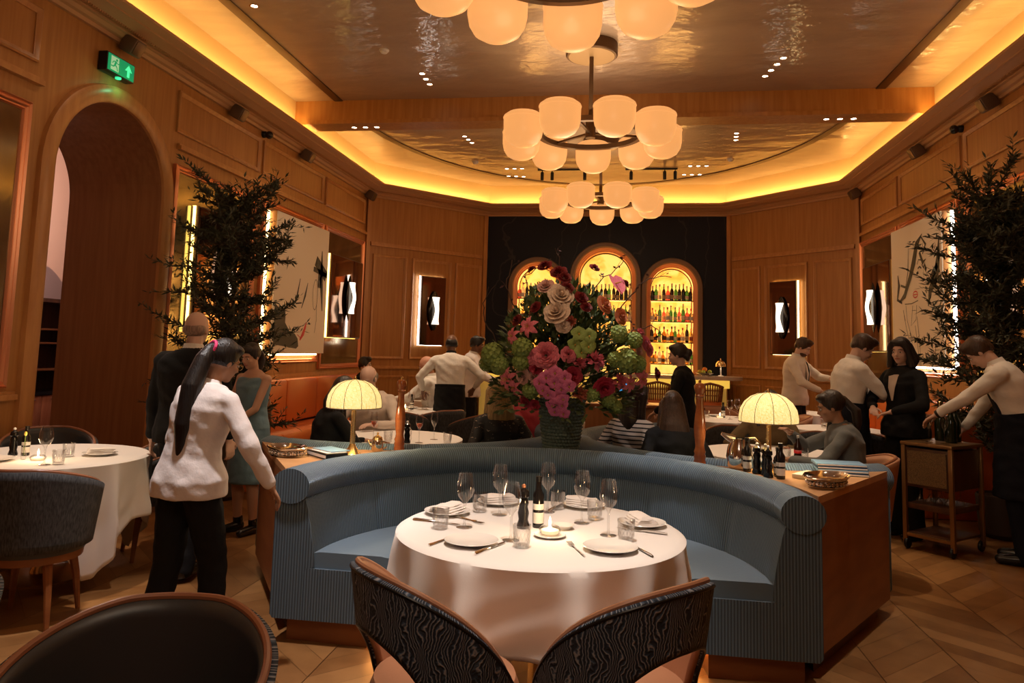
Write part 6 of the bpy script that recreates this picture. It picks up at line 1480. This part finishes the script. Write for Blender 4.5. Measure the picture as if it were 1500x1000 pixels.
FL = [('white_rose', -0.001, -0.278, 1.865, 0.144), ('white_rose', -0.016, -0.310, 1.753, 0.152), ('blush_rose', -0.103, -0.237, 1.929, 0.099), ('white_rose', 0.028, -0.328, 1.671, 0.095), ('pink_anthurium', 0.365, -0.160, 1.956, 0.133), ('peach_rose', 0.286, -0.267, 1.809, 0.107), ('peach_rose', 0.398, -0.244, 1.737, 0.094), ('coral_carnation', 0.074, -0.325, 1.693, 0.071), ('red_rose', -0.220, -0.104, 2.057, 0.060), ('red_rose', -0.125, -0.124, 2.081, 0.088), ('red_rose', -0.022, -0.192, 2.030, 0.100), ('red_rose', 0.017, -0.218, 1.995, 0.083), ('red_rose', 0.038, -0.257, 1.922, 0.083), ('red_rose', 0.137, -0.281, 1.853, 0.082), ('red_rose', 0.173, -0.297, 1.791, 0.068), ('red_rose', -0.165, -0.275, 1.786, 0.071), ('red_rose', 0.216, -0.136, 2.070, 0.065), ('red_rose', 0.427, -0.093, 1.970, 0.060), ('red_rose', -0.291, -0.252, 1.695, 0.072), ('red_rose', 0.640, -0.068, 1.361, 0.077), ('pink_lily', -0.209, -0.290, 1.654, 0.115), ('pink_lily', -0.316, -0.255, 1.590, 0.102), ('pink_lily', -0.350, -0.212, 1.299, 0.128), ('pink_lily', -0.298, -0.224, 1.247, 0.097), ('green_hydrangea', -0.470, -0.155, 1.462, 0.140), ('green_hydrangea', -0.412, -0.192, 1.387, 0.111), ('green_hydrangea', -0.247, -0.286, 1.509, 0.126), ('green_hydrangea', -0.253, -0.279, 1.420, 0.110), ('green_hydrangea', 0.390, -0.270, 1.621, 0.104), ('green_hydrangea', 0.491, -0.216, 1.583, 0.097), ('green_hydrangea', 0.439, -0.248, 1.447, 0.143), ('green_hydrangea', 0.514, -0.194, 1.428, 0.103), ('green_hydrangea', 0.366, -0.283, 1.452, 0.090), ('green_hydrangea', 0.228, -0.278, 1.220, 0.085), ('green_hydrangea', -0.188, -0.262, 1.232, 0.099), ('green_hydrangea', 0.328, -0.231, 1.181, 0.086), ('green_hydrangea', 0.369, -0.188, 1.139, 0.086), ('green_hydrangea', -0.526, -0.076, 1.396, 0.094), ('green_orchid', 0.130, -0.333, 1.613, 0.087), ('green_orchid', 0.197, -0.327, 1.601, 0.087), ('green_orchid', 0.105, -0.339, 1.545, 0.081), ('green_orchid', 0.192, -0.331, 1.534, 0.087), ('green_orchid', 0.146, -0.336, 1.493, 0.076), ('pink_peony', -0.084, -0.327, 1.466, 0.146), ('pink_peony', -0.164, -0.309, 1.450, 0.090), ('pink_peony', 0.066, -0.339, 1.477, 0.089), ('pink_carnation', 0.233, -0.321, 1.435, 0.125), ('pink_carnation', 0.134, -0.333, 1.423, 0.089), ('crimson_rose', 0.095, -0.324, 1.338, 0.106), ('crimson_rose', -0.149, -0.305, 1.376, 0.084), ('crimson_rose', 0.294, -0.275, 1.269, 0.126), ('blush_peony', -0.238, -0.271, 1.330, 0.099), ('blush_peony', -0.163, -0.290, 1.311, 0.090), ('magenta_orchid', -0.074, -0.390, 1.328, 0.078), ('magenta_orchid', -0.013, -0.404, 1.359, 0.077), ('magenta_orchid', 0.047, -0.402, 1.329, 0.077), ('magenta_orchid', -0.095, -0.367, 1.247, 0.075), ('magenta_orchid', -0.058, -0.365, 1.219, 0.075), ('magenta_orchid', -0.020, -0.391, 1.296, 0.078), ('magenta_orchid', 0.027, -0.385, 1.258, 0.075), ('magenta_orchid', 0.076, -0.391, 1.277, 0.075), ('magenta_orchid', 0.000, -0.366, 1.204, 0.075), ('magenta_orchid', 0.036, -0.364, 1.192, 0.070), ('magenta_orchid', -0.035, -0.341, 1.148, 0.073), ('magenta_orchid', -0.019, -0.324, 1.108, 0.073), ('magenta_orchid', 0.039, -0.322, 1.097, 0.073), ('magenta_orchid', -0.118, -0.373, 1.289, 0.073), ('magenta_orchid', 0.030, -0.348, 1.151, 0.068), ('pink_carnation', 0.387, -0.250, 1.311, 0.102), ('pink_lily', 0.457, -0.205, 1.296, 0.111), ('pink_lily', 0.539, -0.143, 1.328, 0.121), ('pink_peony', 0.563, -0.152, 1.562, 0.090), ('pink_peony', 0.589, -0.120, 1.521, 0.076), ('pink_carnation', 0.525, -0.182, 1.633, 0.059), ('coral_carnation', 0.142, -0.292, 1.222, 0.101), ('blush_peony', 0.520, -0.196, 1.503, 0.064), ('crimson_rose', -0.226, -0.218, 1.153, 0.075), ('crimson_rose', -0.161, -0.233, 1.136, 0.064)]
# ================================================================== FLOWERS AND TREES
GLEAF = mat('leaf_green', (.05, .085, .025), .6, noise=((9, 9, 9), (.09, .12, .03))); DLEAF = mat('olive_leaf', (.045, .048, .026), .6, noise=((6, 6, 6), (.09, .095, .055))); BARK = mat('bark', (.07, .045, .028), .8); TWIG = mat('twig_brown', (.06, .032, .02), .8)
def leaf(mb, p, d, n, L_, W_):
    d = Vector(d).normalized(); n = Vector(n); s = d.cross(n); s = s.normalized() if s.length > 1e-3 else d.orthogonal().normalized(); n = s.cross(d); p = Vector(p)
    mb.add([p, p + d * L_ * .45 + s * W_ / 2 - n * W_ * .1, p + d * L_ - n * L_ * .08, p + d * L_ * .45 - s * W_ / 2 - n * W_ * .1, p + d * L_ * .45], [(0, 1, 4), (1, 2, 4), (2, 3, 4), (3, 0, 4)])
def olive_tree(name, label, loc, hgt, spread, seed, nb, keep=None):
    r = random.Random(seed); t = thing(name, label, 'tree', loc); fo = MB(); br = MB()
    mb = MB(); mb.lathe([(.15, 0), (.19, .04), (.21, .34), (.20, .36), (.18, .34)], n=24); mb.build('planter', mat('dark_planter', (.05, .035, .025), .6), t)
    mb = MB(); mb.tube([(0, 0, .3), (.03, .02, .8), (-.02, .03, 1.3), (.02, 0, 1.8), (0, .02, hgt * .8)], [.045, .038, .03, .02, .01], 8); mb.build('trunk', BARK, t)
    for i in range(nb):
        z0 = .7 + (hgt - 1.0) * r.random() ** .9; a = r.uniform(0, 2 * PI); L_ = spread * (.55 + .6 * r.random()) * (1.05 - .5 * abs(z0 / hgt - .5)); el = r.uniform(-.15, .75)
        d = Vector((math.cos(a) * math.cos(el), math.sin(a) * math.cos(el), math.sin(el))); p = Vector((0, 0, z0)); pts = [p.copy()]; n = 9
        for k in range(n):
            d = (d + Vector((r.uniform(-.2, .2), r.uniform(-.2, .2), r.uniform(-.12, .16)))).normalized(); p = p + d * L_ / n; p.z = min(p.z, hgt); pts.append(p.copy())
            if loc[0] + p.x < XL + .14 or loc[0] + p.x > XR - .14: break
            if k >= 1:
                for q in range(13):
                    pp = p - d * r.random() * L_ / n; ld = (d * .7 + Vector((r.uniform(-1, 1), r.uniform(-1, 1), r.uniform(-.7, .9)))).normalized(); leaf(fo, pp, ld, (r.uniform(-1, 1), r.uniform(-1, 1), 1), r.uniform(.055, .09), r.uniform(.015, .023))
                if r.random() < .7:      # side twig
                    sd_ = (d + Vector((r.uniform(-1, 1), r.uniform(-1, 1), r.uniform(-.4, .8))) * .8).normalized(); q0 = p.copy(); q1 = q0 + sd_ * .14; br.tube([q0, q1], [.003, .0015], 4)
                    for q in range(10): leaf(fo, q0.lerp(q1, (q + 1) / 8), (sd_ * .6 + Vector((r.uniform(-1, 1), r.uniform(-1, 1), r.uniform(-.5, .8)))), (r.uniform(-1, 1), r.uniform(-1, 1), 1), r.uniform(.055, .09), r.uniform(.015, .023))
        br.tube(pts, [.010 * (1 - .8 * k / len(pts)) for k in range(len(pts))], 5)
    br.build('branches', BARK, t); fo.build('foliage', DLEAF, t, smooth=False)
olive_tree('olive_tree', 'dark olive tree standing against the left wall beside the archway', (-3.83, 6.92, 0), 3.15, .62, 5, 115)
olive_tree('olive_tree', 'dark olive tree standing against the right wall behind the trolley waiter', (3.28, 7.25, 0), 3.25, .62, 8, 150)
# the beaded vase
VB = mat('vase_beads', (.13, .18, .15), .3)
t = thing('beaded_vase', 'dark green beaded vase holding the big bouquet between the booths', 'vase', (TC[0], TC[1], .762))
def vr(z): return .098 + .062 * (z / .40) ** .7
mb = MB(); mb.lathe([(vr(z) - .008, z) for z in [.40 * k / 12 for k in range(13)]], n=36, cap1=False); 
nr = 18
for j in range(nr):
    z = .012 + .385 * j / (nr - 1); rr_ = vr(z); n = 38
    for k in range(n): a = 2 * PI * (k + .5 * (j % 2)) / n; mb.ell((rr_ * math.cos(a), rr_ * math.sin(a), z), (.0125, .0125, .0105), nu=7, nv=5)
mb.build('body', VB, t)
# bouquet greenery
r = random.Random(17); fo = MB(); t = thing('bouquet_foliage', 'dark green foliage filling the bouquet in the beaded vase', 'foliage', (TC[0], TC[1], 1.16)); t['kind'] = 'stuff'
for i in range(3600):
    a = r.uniform(0, 2 * PI); u = r.random() ** .5; el = r.uniform(-.35, 1.35)
    rad = .33 * u + .07; p = Vector((math.cos(a) * math.cos(el) * rad * 1.25, math.sin(a) * math.cos(el) * rad * .85, 0.13 + math.sin(el) * rad * 1.75)); d = (p - Vector((0, 0, .0))).normalized() + Vector((r.uniform(-.6, .6), r.uniform(-.6, .6), r.uniform(-.5, .5)))
    leaf(fo, p, d, (r.uniform(-1, 1), r.uniform(-1, 1), 1), r.uniform(.04, .075), r.uniform(.025, .042))
o = fo.build('leaves', GLEAF, t, smooth=False); o['kind'] = 'stuff'
# thin flowering twigs rising out of the bouquet
def twig(pts, label, nl, seed, leafm=None, ls=.035):
    r = random.Random(seed); t = thing('tall_twig', label, 'twig', (TC[0], TC[1], 1.2), 0, 'thin twigs rising from the bouquet'); P_ = [Vector(pts[0])]
    for a, b in zip(pts, pts[1:]):
        a, b = Vector(a), Vector(b)
        for k in range(1, 6): P_.append(a.lerp(b, k / 5) + Vector((r.uniform(-.012, .012), r.uniform(-.012, .012), r.uniform(-.012, .012))))
    mb = MB(); n = len(P_); mb.tube(P_, [.0045 * (1 - .6 * k / n) + .001 for k in range(n)], 5)
    lf = MB()
    for k in range(4, n, 3):
        d = (P_[k] - P_[k - 1]).normalized(); sd_ = (d + Vector((r.uniform(-1, 1), r.uniform(-.5, .5), r.uniform(-.4, .9)))).normalized(); e = P_[k] + sd_ * r.uniform(.05, .13); mb.tube([P_[k], P_[k].lerp(e, .5) + Vector((0, 0, .01)), e], [.002, .0015, .001], 4)
        for q in range(nl): leaf(lf, P_[k].lerp(e, r.random()), (r.uniform(-1, 1), r.uniform(-1, 1), r.uniform(-.5, 1)), (r.uniform(-1, 1), r.uniform(-1, 1), .5), ls * r.uniform(.7, 1.2), ls * .5)
    mb.build('stem', TWIG, t)
    if nl: lf.build('leaves', mat('burgundy_leaf', (.05, .012, .014), .6), t, smooth=False)
twig([(.05, 0, .3), (.02, 0, .62), (-.02, .0, .86), (-.06, 0, 1.02)], 'leafy twig rising in front of the middle lit arch', 4, 1)
twig([(.1, 0, .3), (.15, 0, .60), (.25, 0, .80), (.42, 0, .93)], 'leafy twig bending right before the middle arch', 4, 2)
twig([(-.1, 0, .3), (-.2, 0, .60), (-.28, 0, .82), (-.10, 0, .95)], 'twig arching over the left side of the bouquet', 3, 3)
twig([(-.12, 0, .2), (-.34, 0, .55), (-.42, 0, .75), (-.38, 0, .95)], 'bare twig reaching up at the far left of bouquet', 1, 4)
twig([(.2, 0, .2), (.42, 0, .42), (.60, 0, .50), (.72, .05, .40)], 'leafy twig hanging out to the right of bouquet', 5, 5)
twig([(.2, 0, .25), (.40, 0, .62), (.56, 0, .80), (.74, 0, .84)], 'bare twig before the right lit arch', 1, 6)
twig([(-.2, 0, .2), (-.45, 0, .30), (-.58, 0, .55), (-.55, 0, .75)], 'bare curled twig before the dark marble, left', 0, 7)
twig([(.25, -.1, .0), (.45, -.1, .02), (.52, -.1, .0)], 'dark-leaved twig low at the right of bouquet', 5, 8, ls=.05)
# blooms
COLS = {'white': (.80, .62, .48), 'blush': (.72, .42, .36), 'peach': (.72, .26, .12), 'coral': (.60, .16, .10), 'red': (.20, .008, .012), 'crimson': (.50, .03, .07), 'pink': (.80, .20, .26), 'magenta': (.72, .17, .34), 'green': (.27, .38, .09)}
def petal_cup(mb, r0, h, n, R_, z, open_, seed=0, c=(0, 0, 0)):
    rr = random.Random(seed)
    for k in range(n):
        a0 = 2 * PI * (k + seed * .37) / n; wd = 2 * PI / n * .72; grid = []
        for i in range(5):
            v = i / 4; row = []
            for j in range(5):
                u = j / 4 - .5; rad = r0 + (R_ - r0) * v ** open_ - .10 * R_ * (abs(u) * 2) ** 2 * v; a = a0 + u * 2 * wd * (1 - .25 * v * v); zz = z + h * v ** .8 - .25 * h * (abs(u) * 2) ** 2 * v - (.12 * h if v == 1 else 0)
                row.append(Vector((rad * math.cos(a), rad * math.sin(a), zz)))
            grid.append(row)
        vs = [p for row in grid for p in row]; mb.add(vs, [(i * 5 + j, i * 5 + j + 1, (i + 1) * 5 + j + 1, (i + 1) * 5 + j) for i in range(4) for j in range(4)])
def bloom(kind):
    mb = MB()      # unit size: about 1 across, facing +z
    if kind == 'rose':
        petal_cup(mb, .02, .30, 3, .09, .08, .6, 1); petal_cup(mb, .03, .30, 4, .17, .05, .6, 2); petal_cup(mb, .05, .28, 5, .27, .02, .7, 3); petal_cup(mb, .06, .22, 5, .38, -.02, .8, 4); petal_cup(mb, .08, .14, 6, .50, -.05, .9, 5); mb.ell((0, 0, .17), (.07, .07, .16))
    elif kind == 'peony':
        for i, (R_, h, n) in enumerate(((.10, .34, 4), (.18, .34, 6), (.26, .30, 7), (.34, .25, 8), (.42, .18, 8), (.50, .08, 9))): petal_cup(mb, .04, h, n, R_, 0, .7, i)
    elif kind == 'carnation':
        rr = random.Random(4)
        for i in range(60):
            a = rr.uniform(0, 2 * PI); el = rr.uniform(-.1, 1.5); d = Vector((math.cos(a) * math.cos(el), math.sin(a) * math.cos(el), math.sin(el))); leaf(mb, d * .08, d, (rr.uniform(-1, 1), rr.uniform(-1, 1), rr.uniform(-1, 1)), .40, .22)
    elif kind == 'hydrangea':
        n = 70
        for i in range(n):
            z = 1 - 1.75 * i / n; a = i * 2.39996; q = math.sqrt(max(0, 1 - z * z)); d = Vector((q * math.cos(a), q * math.sin(a), z)); c = d * .42; x = d.orthogonal().normalized(); y = d.cross(x)
            for k in range(4):
                b = PI / 2 * k + i; e = x * math.cos(b) + y * math.sin(b); f = x * math.cos(b + .75) + y * math.sin(b + .75); g = x * math.cos(b - .75) + y * math.sin(b - .75); mb.add([c, c + f * .075 + d * .02, c + e * .12 + d * .035, c + g * .075 + d * .02], [(0, 1, 2, 3)])
        mb.ell((0, 0, 0), (.38, .38, .38))
    elif kind in ('orchid', 'lily'):
        n = 5 if kind == 'orchid' else 6
        for k in range(n):
            a = 2 * PI * k / n + PI / 2; e = Vector((math.cos(a), math.sin(a), 0)); s = Vector((-math.sin(a), math.cos(a), 0)); w_ = (.24 if kind == 'orchid' else .13) * (1.15 if k in (1, 4) else .9); up = Vector((0, 0, 1)); L_ = .5
            rows = [(0, .05, 0), (.2, .8, .10), (.45, 1, .14), (.75, .85, .12), (1, .15, .02 if kind == 'orchid' else -.06)]
            vs = []
            for v, ww, hz in rows: vs += [e * L_ * v + s * w_ * ww + up * (hz - .03), e * L_ * v + up * hz, e * L_ * v - s * w_ * ww + up * (hz - .03)]
            mb.add(vs, [(i * 3 + j, i * 3 + j + 1, (i + 1) * 3 + j + 1, (i + 1) * 3 + j) for i in range(4) for j in range(2)])
        mb.cur = 1
        if kind == 'orchid': mb.ell((0, -.05, .12), (.06, .08, .06), nu=8, nv=6)
        else:
            for k in range(5): a = k * 1.26; mb.tube([(0, 0, .05), (.10 * math.cos(a), .10 * math.sin(a), .30)], .012, 4)
    elif kind == 'anthurium':
        pts = [(0, -.5), (.28, -.30), (.42, 0), (.38, .28), (.16, .42), (0, .34), (-.16, .42), (-.38, .28), (-.42, 0), (-.28, -.30)]
        n = len(pts); mb.add([Vector((x, y, .05 + .25 * abs(x) + .1 * y)) for x, y in pts] + [Vector((0, 0, 0))], [(i, (i + 1) % n, n) for i in range(n)]); mb.cur = 1; mb.tube([(0, .05, .02), (0, -.10, .30)], [.035, .02], 6)
    return mb
fproto = {}
WHERE = {}
bc = random.Random(2)
def side_words(x, z):
    h = 'far left' if x < -.38 else 'left' if x < -.12 else 'centre' if x < .12 else 'right' if x < .34 else 'far right'
    v = 'near the top' if z > 1.85 else 'in the upper part' if z > 1.65 else 'at middle height' if z > 1.42 else 'in the lower part' if z > 1.22 else 'hanging at the vase rim'
    return h, v
cnt = {}
def add_bloom(kind, x, dy, z, s_, extra=''):
    colr, k2 = kind.split('_'); key = kind
    if key not in fproto:
        c = COLS[colr]; m1 = mat('petal_' + kind, c, .6, noise=((16, 16, 16), tuple(v * .72 for v in c))); m2 = mat('flower_centre', (.45, .28, .04), .6)
        o = bloom(k2).build(k2, [m1, m2], None, ang=70); fproto[key] = o; first = True
    else: o = fproto[key].copy(); col.objects.link(o)
    o.location = (TC[0] + x, TC[1] + dy, z); o.scale = (s_ * 1.3,) * 3
    out = Vector((x, dy - .12, (z - 1.50) * .6)); out = out.normalized() if out.length > .01 else Vector((0, -1, 0))
    q = (out + Vector((bc.uniform(-.25, .25), bc.uniform(-.1, .1), bc.uniform(-.1, .25)))).to_track_quat('Z', 'Y'); o.rotation_mode = 'QUATERNION'; o.rotation_quaternion = q
    o.name = kind
    h, v = side_words(x, z); base = f'{colr} {k2} {extra}at the {h} of the bouquet, {v}'
    kk = (kind, h, v); cnt[kk] = cnt.get(kk, 0) + 1; n = cnt[kk]
    if n > 1: base = f'{["", "second", "third", "fourth", "fifth", "sixth", "seventh", "eighth", "ninth", "tenth", "eleventh", "twelfth"][n - 1]} {base}'
    tag(o, base, 'flower', f'{colr} {k2}s in the bouquet')
    # its stem goes down into the vase
for f in FL: add_bloom(*f)
rb2 = random.Random(23)      # the far side of the bouquet, seen only from elsewhere
for i in range(16):
    a = rb2.uniform(.25, PI - .25); el = rb2.uniform(-.2, 1.1); rad = .38
    add_bloom(rb2.choice(['pink_peony', 'green_hydrangea', 'crimson_rose', 'blush_peony', 'peach_rose']), math.cos(a) * math.cos(el) * rad * 1.2, math.sin(a) * math.cos(el) * rad * .85, 1.32 + math.sin(el) * rad * 1.4, rb2.uniform(.09, .12), 'on the back ')
# shrub on the bar, left of the bouquet
t = thing('potted_shrub', 'leafy green shrub on the left end of the bar', 'plant', (-1.95, 12.95, 1.146)); r = random.Random(9); fo = MB()
for i in range(420):
    d = Vector((r.gauss(0, 1), r.gauss(0, 1), r.gauss(0, 1))).normalized(); leaf(fo, Vector((0, 0, .30)) + d * .22 * r.random() ** .4, d, (r.uniform(-1, 1), r.uniform(-1, 1), 1), .09, .04)
fo.build('foliage', mat('shrub_green', (.10, .17, .05), .6), t, smooth=False); mb = MB(); mb.lathe([(.06, 0), (.08, .12), (.075, .12)], n=18); mb.build('pot', DARKWOOD, t)
